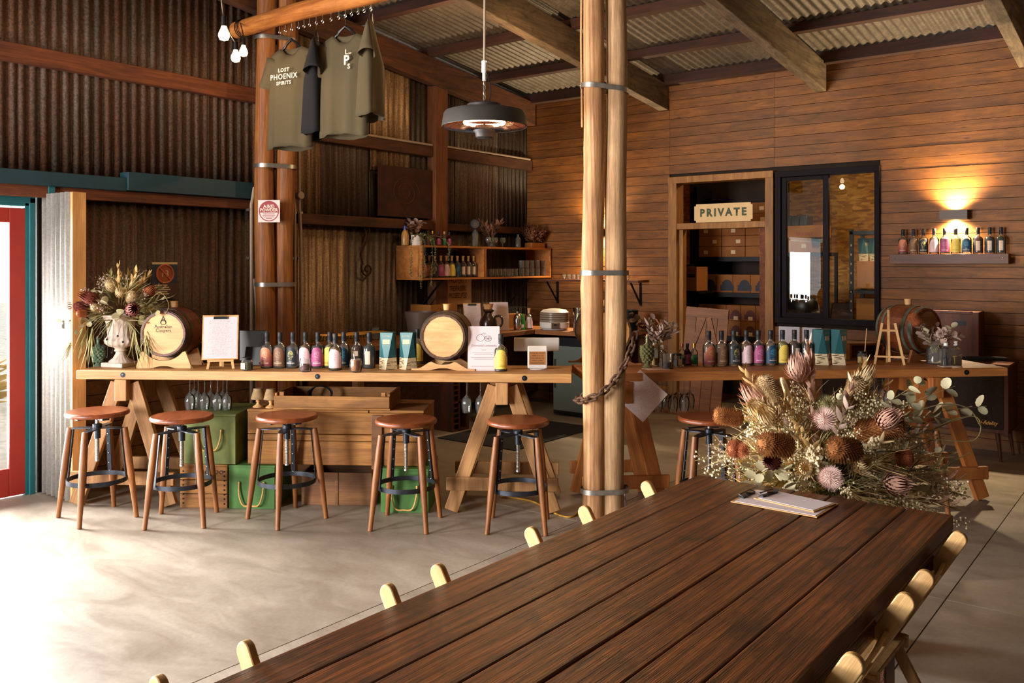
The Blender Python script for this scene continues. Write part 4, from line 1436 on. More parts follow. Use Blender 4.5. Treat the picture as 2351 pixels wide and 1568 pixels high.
def cradle(name, label, loc, rz, W, Hh, r, depth, m, kind=0, gap=0.22):
    t = thing(name, label, 'stand', loc, rz)
    up = []
    lo = []
    n = 22
    for i in range(n + 1):
        f = -1 + 2 * i / n
        x = W / 2 * f
        ax = abs(x)
        cr = (Hh + 0.13 - 0) if False else None
        zc = r + Hh * 0.42
        if kind == 0:   # horned ends
            z = min(Hh, zc - math.sqrt(max(0, r * r - x * x)) if ax < r else Hh)
            z = min(z, Hh - max(0, (ax - W * 0.36)) * 2.6)
        else:           # low waves
            z = max(0.012, Hh * (0.5 + 0.5 * math.cos(PI * min(1, ax / (W * 0.5)))))
            z = min(z, zc - math.sqrt(max(0, r * r - x * x)) if ax < r else z)
        up.append((x, z))
        lo.append((x, max(0.0, 0.016 * (1 - (ax / (W * 0.2)) ** 2)) if ax < W * 0.2 else 0.0))
    for y in (0, gap):
        b = MB()
        vs_ = []
        for yy in (y, y + depth):
            vs_ += [(x, yy, z) for x, z in up] + [(x, yy, z) for x, z in lo]
        m_ = n + 1
        fs = []
        for i in range(n):
            fs += [(m_ + i, m_ + i + 1, i + 1, i), (3 * m_ + i + 1, 3 * m_ + i, 2 * m_ + i, 2 * m_ + i + 1), (i, i + 1, 2 * m_ + i + 1, 2 * m_ + i), (m_ + i + 1, m_ + i, 3 * m_ + i, 3 * m_ + i + 1)]
        fs += [(0, 2 * m_, 3 * m_, m_), (n, m_ + n, 3 * m_ + n, 2 * m_ + n)]
        b.add(vs_, fs)
        b.build('cradle_board', m, t, smooth=25)
    box('stretcher', -0.02, depth, 0.012, 0.02, gap, 0.035, m, t)
    return t


MT['hoop'] = plain('iron_hoop', '#4c473f', 0.5, 0.7, 0.3, 20)
MT['hoopg'] = plain('green_grey_hoop', '#5a6258', 0.6, 0.4, 0.3, 20)
# dark cask by the urn
q = Vector((-5.467, 3.253, 0.9))
b1_ = barrel('oak_cask', 'dark oak cask with a branded pale head, lying beside the white urn', (0, 0, 0), (0, 0, R(38)), 0.150, 0.172, 0.40, MT['barrelr'], MT['barrelw'], MT['hoop'])
n_ = Vector((-math.sin(R(38)), math.cos(R(38)), 0))
b1_.location = q + n_ * 0.17 + Vector((0, 0, 0.232))
text('Australian', 0.034, MT['ink'], b1_, (-0.0, -0.1925, 0.048), wide=0.85, bold=0.0004)
text('Coopers', 0.034, MT['ink'], b1_, (0.0, -0.1925, 0.022), wide=0.85, bold=0.0004)
text('A', 0.075, MT['ink'], b1_, (0.0, -0.1925, 0.092), wide=0.9)
b = MB(); b.tube([(0.018 * math.cos(2 * PI * k / 16), 0, 0.018 * math.sin(2 * PI * k / 16)) for k in range(16)], 0.0022, 5, closed=True)
b.build('brand_ring', MT['ink'], b1_, (0, -0.1925, 0.078))
cradle('cask_cradle', 'pale plywood cradle with horned ends under the branded dark cask', q - n_ * 0.02, R(38), 0.40, 0.118, 0.165, 0.02, MT['ply'], 0)
# pale new cask
q = Vector((-3.903, 4.311, 0.9))
b2_ = barrel('oak_cask', 'pale new cask with a plain head, next to the printed menu sign', (0, 0, 0), (0, 0, R(33)), 0.148, 0.168, 0.36, MT['barreld'], MT['barrelw'], MT['hoop'])
n_ = Vector((-math.sin(R(33)), math.cos(R(33)), 0))
b2_.location = q + n_ * 0.15 + Vector((0, 0, 0.222))
cradle('cask_cradle', 'pale plywood cradle with wavy edges under the plain pale cask', q - n_ * 0.02, R(33), 0.42, 0.09, 0.163, 0.02, MT['ply'], 1)
# cask behind the posts on the brown counter
q = Vector((-3.176, 5.2, 0.9))
b3_ = barrel('oak_cask', 'cask with a tan head half hidden behind the pale posts', (0, 0, 0), (0, 0, R(47)), 0.158, 0.176, 0.36, MT['barreld'], wood('tan_head', '#b97f42', '#d59c5c', 'x', 1.2, 0.55, 0.02, grain=0.2), MT['hoop'])
n_ = Vector((-math.sin(R(47)), math.cos(R(47)), 0))
b3_.location = q + n_ * 0.17 + Vector((0, 0, 0.23))
cradle('cask_cradle', 'timber cradle under the cask behind the pale posts', q - n_ * 0.0, R(47), 0.46, 0.1, 0.17, 0.02, MT['bench'], 1)


# ---------- urn
t = thing('urn', 'fluted white plaster urn on a square plinth holding dried flowers', 'urn', (-5.806, 3.129, 0.9), R(20))
box('plinth', -0.088, -0.088, 0, 0.088, 0.088, 0.03, MT['urn'], t, 0.004)
b = MB()
prof = [(0.078, 0.03), (0.074, 0.04), (0.05, 0.058), (0.034, 0.085), (0.030, 0.10), (0.040, 0.104), (0.042, 0.112), (0.034, 0.118), (0.045, 0.13), (0.082, 0.142), (0.102, 0.16), (0.108, 0.178), (0.100, 0.194), (0.090, 0.20), (0.084, 0.215), (0.086, 0.25), (0.094, 0.30), (0.108, 0.335), (0.122, 0.345), (0.124, 0.353), (0.112, 0.353), (0.085, 0.30), (0.075, 0.22), (0.0, 0.20)]
amt = [0.02, 0.04, 0.06, 0.03, 0, 0, 0, 0, 0.03, 0.05, 0.055, 0.055, 0.05, 0.0, 0.045, 0.045, 0.045, 0.02, 0, 0, 0, 0, 0, 0]
b.lathe(prof, 72, mod=lambda a, i: 1 - amt[i] * abs(math.sin(a * 9)))
b.build('body', MT['urn'], t)
URN = t.location.copy()


# ---------- menu clipboards on easels, signs, screens
def easel(label, loc, rz, Hh, W, m, ledge=0.03, lean=12):
    t = thing('table_easel', label, 'easel', loc, rz)
    for s in (-1, 1):
        b = MB(); b.bar((s * W / 2, 0, 0), (s * W * 0.22, Hh * 0.17, Hh * 0.80), 0.016, 0.009, side=(1, 0, 0)); b.build('leg', m, t, smooth=0)
    b = MB(); b.bar((0, Hh * 0.015, Hh * 0.05), (0, Hh * 0.228, Hh * 1.06), 0.015, 0.009, side=(1, 0, 0)); b.build('mast', m, t, smooth=0)
    b = MB(); b.bar((0, Hh * 0.46, 0), (0, Hh * 0.205, Hh * 0.92), 0.014, 0.009, side=(1, 0, 0)); b.build('rear_leg', m, t, smooth=0)
    b = MB(); b.cbox((0, 0, 0), W * 1.02, 0.024, 0.012); b.build('ledge', m, t, (0, -0.004 + Hh * 0.22 * ledge / Hh, ledge), smooth=0)
    b = MB(); b.cbox((0, 0, 0), W * 0.5, 0.008, 0.014); b.build('cross_bar', m, t, (0, Hh * 0.22 * 0.66 - 0.004, Hh * 0.66), smooth=0)
    return t


def clipboard(label, loc, rot, W, Hh, sheet, cat='clipboard', board=None, name='clipboard'):
    """board in local xz plane, facing -y, base at z=0"""
    t = thing(name, label, cat, loc, rot=rot)
    b = MB()
    b.box(-W / 2, 0, 0, W / 2, 0.004, Hh)
    b.build('board', board or MT['ply'], t, smooth=0, bevel=0.0015)
    MB().box(-W / 2 + 0.008, -0.0012, 0.008, W / 2 - 0.008, -0.0002, Hh - 0.012).build('sheet', sheet, t, smooth=0)
    b = MB()
    b.box(-0.045, -0.006, Hh - 0.028, 0.045, -0.0015, Hh - 0.012)
    b.tube([(-0.045, -0.008, Hh - 0.028), (-0.04, -0.012, Hh - 0.008), (0.04, -0.012, Hh - 0.008), (0.045, -0.008, Hh - 0.028)], 0.002, 6)
    b.build('clip', MT['steel'], t, smooth=0)
    return t
ez = (-5.123, 3.451, 0.9)
easel('small pale easel holding a menu clipboard on the pale counter', ez, R(50), 0.33, 0.165, MT['ply'], 0.055)
clipboard('menu clipboard with a closely printed sheet, standing on the small easel', (ez[0] - 0.012 * -math.sin(R(36)) * -1, ez[1], ez[2] + 0.062), (R(-12), 0, R(50)), 0.232, 0.30, MT['menu'])
easel('empty pale easel on the brown counter beneath the window corner', (-1.664, 6.442, 0.9), R(20), 0.355, 0.19, MT['ply'], 0.055)

# printed sign with fruit drawing
t = thing('menu_sign', 'white printed sign with a sketch of citrus, between cask and yellow bottle', 'sign', (-3.675, 4.449, 0.9), R(36), rot=(R(-8), 0, R(36)))
MB().box(-0.104, 0, 0, 0.104, 0.004, 0.292).build('panel', MT['paperw'], t, smooth=0)
inkm = plain('sign_ink', '#8b7480', 0.7)
text('Community Lemonades', 0.0215, inkm, t, (0, -0.0006, 0.165), shear=0.35, wide=0.82)
for z, w_ in ((0.135, 0.03), (0.115, 0.15), (0.105, 0.12), (0.085, 0.16), (0.075, 0.13), (0.028, 0.16)):
    MB().box(-w_ / 2, -0.0007, z, w_ / 2, -0.0002, z + 0.0022).build('type_line', inkm, t, smooth=0)
b = MB()
for cx, cz, r_ in ((-0.022, 0.215, 0.026), (0.028, 0.21, 0.022)):
    b.tube([(cx + r_ * math.cos(2 * PI * k / 20), 0, cz + r_ * 0.85 * math.sin(2 * PI * k / 20)) for k in range(20)], 0.0011, 4, closed=True)
for k in range(8):
    a = 2 * PI * k / 8; b.tube([(0.028, 0, 0.21), (0.028 + 0.02 * math.cos(a), 0, 0.21 + 0.017 * math.sin(a))], 0.0009, 4)
b.tube([(-0.02, 0, 0.236), (0.0, 0, 0.248), (0.016, 0, 0.24), (0.0, 0, 0.238)], 0.0012, 4)
b.build('citrus_sketch', inkm, t, (0, -0.0008, 0))

# point of sale tablet and its handwritten card
t = thing('sales_tablet', 'white back of a sales tablet screen behind the handwritten card', 'tablet', (-3.537, 4.851, 0.9), R(38))
b = MB(); b.box(-0.155, -0.008, 0.105, 0.155, 0.008, 0.198); b.build('screen_back', plain('tablet_back', '#c4beb6', 0.4), t, smooth=0, bevel=0.006)
b = MB(); b.lathe([(0, 0), (0.06, 0), (0.06, 0.008), (0.018, 0.014), (0.014, 0.11), (0, 0.11)], 24); b.build('stand', MT['white'], t)
t = thing('card_holder', 'white card reader with a brown handwritten note', 'card reader', (-3.443, 4.731, 0.9), R(37))
b = MB(); b.box(-0.066, 0, 0.004, 0.066, 0.018, 0.155); b.build('housing', MT['white'], t, smooth=0, bevel=0.008)
b = MB(); b.lathe([(0, 0), (0.05, 0), (0.05, 0.004), (0, 0.004)], 24); b.build('foot', MT['white'], t, (0, 0.01, 0))
MB().box(-0.055, -0.0015, 0.03, 0.055, -0.0005, 0.118).build('note', MT['card'], t, smooth=0)
for i, ln in enumerate(('PLEASE BE AWARE', 'THERE IS A 1.6%', 'SURCHARGE ON', 'CREDIT CARD', 'TRANSACTIONS')):
    text(ln, 0.0128, MT['ink'], t, (0, -0.002, 0.107 - i * 0.0165), wide=0.92)

# dark screens at the urn end
t = thing('till_screen', 'black flat screen seen from behind, beside the menu easel', 'screen', (-5.2, 3.768, 0.9), R(30))
b = MB(); b.box(-0.105, 0, 0.02, 0.105, 0.012, 0.235); b.build('screen', MT['plastic'], t, smooth=0, bevel=0.004)
b = MB(); b.box(-0.05, -0.03, 0, 0.05, 0.07, 0.008); b.box(-0.02, 0.012, 0.0, 0.02, 0.03, 0.12); b.build('stand', MT['plastic'], t, smooth=0)
t = thing('card_terminal', 'small black terminal leaning below the flat screen', 'terminal', (-5.064, 3.652, 0.9), rot=(R(-18), 0, R(30)))
b = MB(); b.box(-0.06, 0, 0.012, 0.062, 0.01, 0.142); b.build('body', MT['plastic'], t, smooth=0, bevel=0.005)
b = MB(); b.tube([(0.064, 0, 0.14), (0.066, 0, 0.05), (0.05, 0.0, 0.02)], 0.002, 6); b.build('wire', MT['chrome'], t)
# dark bottle behind the cask
t = thing('wine_bottle', 'dark wine bottle with cream label behind the menu clipboard', 'bottle', (-5.568, 3.623, 0.9))
b = MB(); b.lathe([(0, 0), (0.037, 0), (0.037, 0.19), (0.03, 0.215), (0.014, 0.235), (0.0135, 0.30), (0, 0.30)], 18); b.build('glass', plain('dark_glass', '#0b0d10', 0.12), t)
arch_label(0.0378, R(70), 0.14, 0.18, 0.18, MT['cream'], t, flat=True)
t = thing('liquor_bottle', '', 'bottle') if False else None
bottle('yellow', (-4.328, 4.506, 0.9), R(30), 'yellow labelled bottle standing behind the pale cask and teal cartons', 'bottles along the pale counter')

# ---------- brown counter: small things at the post end
def small_bottle(label, loc, cap, body, lab, h=0.15, r=0.026, fill=None, group=None, capr=0.011, sq=False):
    t = thing('small_bottle', label, 'bottle', loc, R(48), group)
    b = MB()
    n = 4 if sq else 16
    b.lathe([(0, 0), (r * 0.92, 0), (r, 0.003), (r, h * 0.60), (r * 0.7, h * 0.70), (capr * 0.9, h * 0.76), (capr * 0.9, h * 0.86), (0, h * 0.86)], n, a0=PI / 4 if sq else 0, a1=(PI / 4 if sq else 0) + 2 * PI)
    b.build('glass', body, t, smooth=35)
    b = MB(); b.lathe([(0, h * 0.82), (capr, h * 0.82), (capr, h), (0, h)], 14); b.build('cap', cap, t)
    if lab: arch_label(r + 0.0006, R(75), 0.012, h * 0.4, h * 0.52, lab, t)
    if fill:
        b = MB(); b.lathe([(0, 0.004), (r * 0.9, 0.005), (r * 0.9, h * 0.36), (0, h * 0.37)], n, a0=PI / 4 if sq else 0, a1=(PI / 4 if sq else 0) + 2 * PI); b.build('contents', fill, t, smooth=35)
    return t
MT['gold'] = plain('gold_cap', '#b98b3e', 0.35, 0.8)
MT['coppercap'] = plain('copper_cap', '#a5603a', 0.35, 0.8)
small_bottle('miniature bottle with copper cap and dark flowered label', (-2.773, 5.499, 0.9), MT['coppercap'], MT['clear'], LB['navy'], 0.152, 0.025)
small_bottle('miniature dark red bottle with black cap between two other miniatures', (-2.765, 5.563, 0.9), MT['cap'], liquid('#5a1420'), LB['magenta'], 0.150, 0.023)
small_bottle('miniature bottle with gold cap and green label', (-2.707, 5.551, 0.9), MT['gold'], MT['clear'], LB['green'], 0.155, 0.025)
small_bottle('square clear bottle with white cap and dark contents behind the etched glass', (-2.865, 5.389, 0.9), MT['white'], MT['clear'], None, 0.145, 0.030, None, None, 0.013)
small_bottle('cork topped jar of pale grain beside the olive grape bottle', (-2.927, 5.399, 0.9), MT['cork'], MT['clear'], None, 0.150, 0.024, MT['seed'], None, 0.015)
t = thing('tumbler', 'straight etched tumbler holding coffee beans', 'glass', (-2.781, 5.304, 0.9))
b = MB(); b.lathe([(0, 0), (0.036, 0), (0.037, 0.002), (0.042, 0.10), (0.040, 0.10), (0.035, 0.006), (0, 0.006)], 20); b.build('glass', MT['clear'], t)
b = MB(); b.lathe([(0, 0.007), (0.034, 0.008), (0.037, 0.042), (0, 0.045)], 18); b.build('coffee_beans', MT['stone'], t)
jar('spice_jar', 'small jar with cream label and black lid beside the miniature bottles', (-2.773, 5.435, 0.9), 0.030, 0.078, MT['stone'], MT['black'], 0.6, 8, MT['cream'], R(60))
jar('spice_jar', 'jar of grain with a wooden stirrer on the brown counter by the easel', (-1.834, 6.391, 0.9), 0.036, 0.075, MT['seed'], MT['black'], 0.65, 8, MT['cream'], R(50))
b = MB(); b.cyl((0, 0, 0), (0.012, 0, 0.16), 0.0035, 8); tag(b.build('stirrer', MT['ply'], loc=Vector((-1.817, 6.404, 0.9)) + Vector((0, 0, 0.0875))), 'wooden stirrer standing on the lid of the grain jar', 'stirrer')
small_bottle('square bottle with white cap and a dark dropper inside, on the brown counter', (-1.346, 6.648, 0.9), MT['white'], MT['clear'], None, 0.165, 0.040, None, None, 0.015, True)
b = MB(); b.lathe([(0, 0), (0.014, 0), (0.014, 0.05), (0.006, 0.056), (0.006, 0.085), (0, 0.09)], 12); tag(b.build('dropper_bottle', MT['black'], loc=Vector((-1.346, 6.648, 0.9)) + Vector((0, 0, 0.0))), 'tiny black dropper bottle inside the square clear bottle', 'bottle')
small_bottle('square bottle with white cap half full of pale grain', (-1.299, 6.717, 0.9), MT['white'], MT['clear'], None, 0.165, 0.040, MT['seed'], None, 0.015, True)
for lab, loc, rz, w_, d_ in [('white card lying under the square bottles on the brown counter', (-1.312, 6.591, 0.9), 44, 0.14, 0.06), ('printed sheet lying flat on the brown counter by the posts', (-2.822, 5.229, 0.9), 55, 0.17, 0.11), ('loose paper lying at the far end of the brown counter', (-1.133, 6.827, 0.9), 44, 0.12, 0.05)]:
    b = MB(); b.cbox((0, 0, 0.0006), w_, d_, 0.0012)
    tag(b.build('paper_sheet', MT['paperw'] if 'white' in lab else MT['menu2'], loc=loc, rot=(0, 0, R(rz)), smooth=0), lab, 'paper')

# framed notices on the board wall under the window
for lab, u0, u1 in [('printed notice pinned to the boards under the window, behind the bottles', -3.23, -3.022), ('second printed notice under the window, beside the teal cartons', -2.996, -2.811)]:
    b = MB(); b.box(u0, 8.489, 0.70, u1, 8.4935, 0.985)
    tag(b.build('notice', plain('notice_paper', '#cfd0e2', 0.7) if 'second' not in lab else bpy.data.materials['notice_paper'], smooth=0), lab, 'notice')


# ---------- glasses hanging under the counters
WG = [(0.0, 0.0), (0.034, 0.0), (0.034, -0.002), (0.008, -0.006), (0.0038, -0.014), (0.0035, -0.085), (0.012, -0.096), (0.029, -0.115), (0.035, -0.145), (0.033, -0.175), (0.027, -0.205), (0.0255, -0.205), (0.0315, -0.175), (0.0335, -0.145), (0.0275, -0.117), (0.010, -0.099), (0.0, -0.0975)]
wg_proto = None
def wineglass(label, loc, group, s=1.0):
    global wg_proto
    if wg_proto is None:
        b = MB(); b.lathe(WG[::-1], 16, caps=False)
        wg_proto = b.build('wine_glass', MT['clear'], loc=loc)
        o = wg_proto
    else:
        o = wg_proto.copy(); C.objects.link(o); o.location = loc
    o.scale = (s, s, s)
    return tag(o, label, 'wine glass', group)
ORD = ('first', 'second', 'third', 'fourth', 'fifth', 'sixth', 'seventh', 'eighth', 'ninth', 'tenth')
for i, (u_, dy) in enumerate([(0.745, 0.12), (0.697, 0.3), (0.768, 0.2), (0.846, 0.12), (0.847, 0.22), (0.933, 0.12), (0.939, 0.2), (0.998, 0.12)]):
    wineglass('upturned wine glass under the pale counter, %s of eight from the urn end' % ORD[i], on1(u_, dy, 0.834), 'glasses hanging at the urn end')
for i, (u_, dy) in enumerate([(2.602, 0.12), (2.691, 0.12), (2.756, 0.2)]):
    wineglass(('upturned wine glass hanging furthest from the trestle of its three', 'upturned wine glass hanging in the middle of the three by the trestle', 'upturned wine glass hanging against the trestle leg')[i], on1(u_, dy, 0.834), 'glasses hanging by the trestle', 1.0)
for i, (u_, dy) in enumerate([(0.499, 0.1), (0.585, 0.3), (0.587, 0.2), (0.602, 0.1), (0.673, 0.22), (0.685, 0.12), (0.746, 0.2)]):
    wineglass('upturned wine glass under the brown counter, %s of seven from the tilted sheet' % ORD[i], along(OB2, A2, u_, dy, 0.834), 'glasses hanging under the brown counter', 1.0)
for i, (u_, dy) in enumerate([(2.01, 0.12), (2.111, 0.2), (2.11, 0.12)]):
    wineglass('upturned wine glass behind the dried flowers, %s of three towards the trestle' % ORD[i], along(OB2, A2, u_, dy, 0.834), 'glasses hanging behind the flowers', 1.0)
t = thing('hanging_sheet', 'tilted printed sheet hanging under the brown counter near the posts', 'notice', (-2.75, 5.049, 0.842), rot=(0, R(42), R(40)))
MB().box(-0.115, -0.001, -0.24, 0.125, 0.001, 0.0).build('sheet', MT['menu2'], t, smooth=0)


# ================================================================== back bar
t = thing('back_bench', 'long timber work bench along the iron wall, piled with menus and jugs', 'bench', (-6.20, 5.02, 0))
box('top', 0, 0, 0.855, 0.66, 3.46, 0.9, MT['bench'], t, 0.003)
for y in (0.05, 1.7, 3.3): box('leg', 0.57, y, 0, 0.64, y + 0.07, 0.855, MT['crated'], t)
box('back_panel', 0.02, 0.02, 0.1, 0.04, 3.4, 0.855, MT['crated'], t)
t = thing('back_bench', 'short timber bench under the board wall carrying the white food dryer', 'bench', (-5.53, 7.55, 0))
box('top', 0, 0, 0.855, 0.95, 0.93, 0.9, MT['bench'], t, 0.003)
for x in (0.86,): box('leg', x, 0.02, 0, x + 0.07, 0.09, 0.855, MT['crated'], t)

fr_ = thing('bar_fridge', 'black bar fridge with a reflection-grey glass door under the short bench', 'fridge', (-5.36, 7.62, 0))
box('body', 0, 0.03, 0.02, 0.56, 0.6, 0.83, MT['plastic'], fr_, 0.005)
box('door', 0.02, 0.0, 0.06, 0.54, 0.028, 0.74, plain('fridge_door_reflection', '#6d7a74', 0.2, 0.1), fr_, 0.006)  # grey-green reflection on the glass put into the door colour
box('handle', 0.05, -0.02, 0.3, 0.065, 0.0, 0.6, MT['chrome'], fr_)

wr_ = thing('wine_rack', 'dark slatted wine rack on the floor under the long bench', 'rack', (-5.55, 6.263, 0), R(90))
Lr = 0.234
for x in (0, Lr * 0.36, Lr - 0.02): box('upright', x, 0, 0, x + 0.02, 0.3, 0.82, MT['hifi'], wr_)
for z in (0.0, 0.27, 0.54, 0.8): box('rail', 0.02, 0, z, Lr - 0.02, 0.3, z + 0.018, MT['hifi'], wr_)
for r0 in (0.018, 0.288, 0.558):
    for k in range(1, 5): box('slat', 0.02, 0.002, r0 + k * 0.05, Lr * 0.36, 0.02, r0 + k * 0.05 + 0.014, MT['hifi'], wr_)
b = MB().box(-5.48, 5.97, 0.0, -4.58, 7.3, 0.008)
tag(b.build('floor_mat', MT['mat'], smooth=0, bevel=0.002), 'black rubber mat on the floor behind the long counter', 'mat')
crd = MB()
crd.tube(catmull([(-3.748, 4.724, 0.006), (-3.656, 4.752, 0.006), (-3.492, 4.754, 0.006), (-3.286, 4.65, 0.006), (-3.147, 4.596, 0.006), (-3.096, 4.648, 0.006), (-3.18, 4.888, 0.006)], 6), 0.006, 6)
tag(crd.build('extension_cord', plain('yellow_cord', '#b98a2c', 0.5)), 'yellow extension cord snaking across the floor to the pale posts', 'cord')
pb = thing('paper_bag', 'crumpled white paper bag at the foot of the pale posts', 'bag', (-2.903, 4.859, 0.0), R(30))
b = MB()
b.add([(-0.06, -0.03, 0), (0.06, -0.03, 0), (0.07, 0.03, 0), (-0.06, 0.035, 0), (-0.05, -0.02, 0.13), (0.05, -0.03, 0.10), (0.045, 0.02, 0.14), (-0.055, 0.025, 0.15)], [(0, 3, 2, 1), (0, 1, 5, 4), (1, 2, 6, 5), (2, 3, 7, 6), (3, 0, 4, 7)])
b.build('bag', MT['paperw'], pb, smooth=0)
# boarded dado low on the iron wall, half seen under the counter
for k in range(8):
    box('dado_board', -6.335, 3.1, 0.02 + k * 0.105, -6.31, 4.86, 0.02 + k * 0.105 + 0.1, MT['crated'], wl)

# ---------- shelf box on the iron wall
X0, X1, Y0, Y1, ZB, ZT = -6.325, -5.965, 6.28, 8.47, 1.44, 1.785
t = thing('wall_shelf', 'open box shelf of orange timber holding bottles and glasses on the iron wall', 'shelf', (X0, Y0, ZB))
Wd, Ld, Hd = X1 - X0, Y1 - Y0, ZT - ZB
yd_ = 0.969
box('top', 0, 0, Hd - 0.02, Wd, Ld, Hd, MT['shelf'], t, 0.002)
box('base', 0, 0, 0, Wd, Ld, 0.02, MT['shelf'], t, 0.002)
box('end_panel', 0, -0.001, 0.02, Wd, 0.02, Hd - 0.02, MT['shelf'], t)
box('end_panel', 0, Ld - 0.02, 0.02, Wd, Ld, Hd - 0.02, MT['shelf'], t)
for k in (-0.022, 0.003): box('divider', 0, yd_ + k, 0.02, Wd, yd_ + k + 0.019, Hd - 0.02, MT['shelf'], t)
for y in (0.35, Ld - 0.35):
    b = MB()
    b.box(0.0, y - 0.02, -0.33, 0.012, y + 0.02, 0.0); b.box(0.0, y - 0.02, -0.012, 0.33, y + 0.02, 0.0)
    b.bar((0.006, y, -0.30), (0.30, y, -0.006), 0.03, 0.010, side=(0, 1, 0))
    b.build('bracket', MT['black'], t, smooth=0)
G5 = 'bottles inside the wall shelf'
for k_, lq_, lb_, st_ in [('s1', None, 'sunset', 'arch'), ('s2', None, 'brown', 'arch'), ('s3', None, 'navy', 'arch'), ('s4', '#5a1420', 'magenta', 'arch'), ('s5', '#e0a04a', 'blush', 'arch'), ('s6', '#e8dd8a', 'yellow', 'arch'), ('s7', None, 'blue', 'arch'), ('s8', '#5a1a10', None, 'slip'), ('s9', '#0a0710', None, 'slip')]:
    bottle_proto(k_, lq_, lb_, st_, top='stopper', lettering=False)
for key, y, lab in [('s1', 6.418, 'cork topped bottle with reddish label behind the trailing plant'), ('s2', 6.5, 'cork topped bottle with brown label in the wall shelf'), ('s3', 6.584, 'cork topped bottle with flowered navy label in the wall shelf'),
                    ('s4', 6.675, 'cork topped bottle with magenta label in the wall shelf'), ('s5', 6.758, 'cork topped bottle with blush label in the wall shelf'), ('s6', 6.843, 'cork topped bottle with bright yellow label in the wall shelf'),
                    ('s7', 6.932, 'cork topped bottle with blue label in the wall shelf'), ('s8', 7.022, 'red cork topped bottle with a slip label beside the blue one'), ('s9', 7.107, 'dark cork topped bottle with a slip label in the wall shelf'),
                    ('s8', 7.193, 'dark red cork topped bottle with slip label, second from the shelf divider'), ('s9', 7.28, 'dark bottle with slip label right against the shelf divider')]:
    bottle(key, (-6.08, y, 1.461), R(48), lab, G5, 0.95)
TG = [(0, 0), (0.028, 0), (0.032, 0.004), (0.036, 0.09), (0.034, 0.09), (0.030, 0.008), (0, 0.008)]
tg_proto = [None]
def small_glass(loc, label, group, s=1.0, prof=TG):
    if tg_proto[0] is None:
        b = MB(); b.lathe(prof, 14); tg_proto[0] = b.build('drinking_glass', MT['clear'], loc=loc); o = tg_proto[0]
    else:
        o = tg_proto[0].copy(); C.objects.link(o); o.location = loc
    o.scale = (s, s, s)
    return tag(o, label, 'glass', group)
for i, y in enumerate([7.459, 7.527, 7.596, 7.666, 7.736, 7.808, 7.888]):
    for j in range(2): small_glass((-6.05 - 0.1 * j, y, 1.461), 'plain tumbler, %s from the shelf divider in the %s row' % (ORD[i], ('front', 'rear')[j]), 'single row of tumblers in the wall shelf', 0.95)
for i, y in enumerate([8.027, 8.127, 8.229, 8.341, 8.454]):
    for j in range(2): small_glass((-6.07, y, 1.461 + 0.0905 * j), '%s tumbler of the %s stacked pair from the shelf divider' % (('lower', 'upper')[j], ORD[i]), 'stacked tumblers in the wall shelf', 1.0)

# on top of the shelf box
ZS = 1.7855
t = thing('seed_bottle', 'plastic bottle of grain with a blue cap on the shelf end', 'bottle', (-6.16, 6.24, ZS))
b = MB(); b.lathe([(0, 0), (0.036, 0), (0.038, 0.01), (0.038, 0.10), (0.03, 0.13), (0.014, 0.15), (0.014, 0.165), (0, 0.165)], 18); b.build('body', plain('seed_plastic', '#a77c40', 0.25, 0, 0.25, 120), t)
b = MB(); b.lathe([(0, 0.158), (0.02, 0.158), (0.018, 0.19), (0, 0.192)], 14); b.build('cap', plain('blue_cap', '#20367e', 0.4), t)
for key, u_, lab in [('gold', 6.595, 'miniature with cork and dark green label at the plant end of the shelf top'), ('cap', 6.686, 'miniature with black cap and red label on the shelf top'), ('cork', 6.773, 'miniature with gold cork and green label on the shelf top'), ('cap', 6.847, 'last miniature with black cap and dark red label on the shelf top')]:
    small_bottle(lab, (-6.12, u_, ZS), MT[key], MT['clear'] if key != 'cap' else liquid('#5a1420'), LB['green' if key != 'cap' else 'magenta'], 0.15, 0.024, group='miniatures on the shelf top')
t = thing('decanter', 'tall clear decanter with a big glass ball on top, on the shelf', 'decanter', (-6.12, 7.269, ZS))
b = MB(); b.lathe([(0, 0), (0.040, 0), (0.042, 0.004), (0.040, 0.145), (0.028, 0.165), (0.022, 0.175), (0.020, 0.175), (0.026, 0.162), (0.038, 0.14), (0.040, 0.008), (0, 0.008)], 20); b.build('body', MT['clear'], t)
b = MB(); b.ball((0, 0, 0.245), 0.058, 20, 14); b.cyl((0, 0, 0.17), (0, 0, 0.195), 0.012, 12); b.build('ball_stopper', MT['clear'], t)
for u_, lab in (7.406, 'stemmed tasting glass nearest the decanter'), (7.519, 'stemmed tasting glass in the middle of three on the shelf top'), (7.658, 'round stemmed tasting glass farther from the decanter'):
    b = MB(); b.lathe([(0, 0), (0.026, 0), (0.026, 0.003), (0.005, 0.008), (0.005, 0.03), (0.03, 0.05), (0.038, 0.075), (0.032, 0.105), (0.030, 0.105), (0.036, 0.075), (0.028, 0.053), (0, 0.04)], 16)
    tag(b.build('tasting_glass', MT['clear'], loc=(-6.05, u_, ZS)), lab, 'glass', 'tasting glasses on the shelf top')
t = thing('swing_bottle', 'small clear bottle beside the planter of dried flowers on the shelf', 'bottle', (-6.05, 7.937, ZS))
b = MB(); b.lathe([(0, 0), (0.034, 0), (0.035, 0.004), (0.034, 0.10), (0.015, 0.125), (0.014, 0.15), (0.012, 0.15), (0.013, 0.123), (0.032, 0.098), (0.033, 0.006), (0, 0.006)], 16); b.build('glass', MT['clear'], t)
PLANTER = (-6.08, 8.304, ZS)
t_pl = thing('planter_box', 'small timber planter box of brown dried flowers at the shelf end', 'planter', PLANTER, R(90))
b = MB(); b.box(-0.13, -0.05, 0, 0.13, 0.05, 0.06); b.build('box', MT['shelf'], t_pl, smooth=0, bevel=0.002)

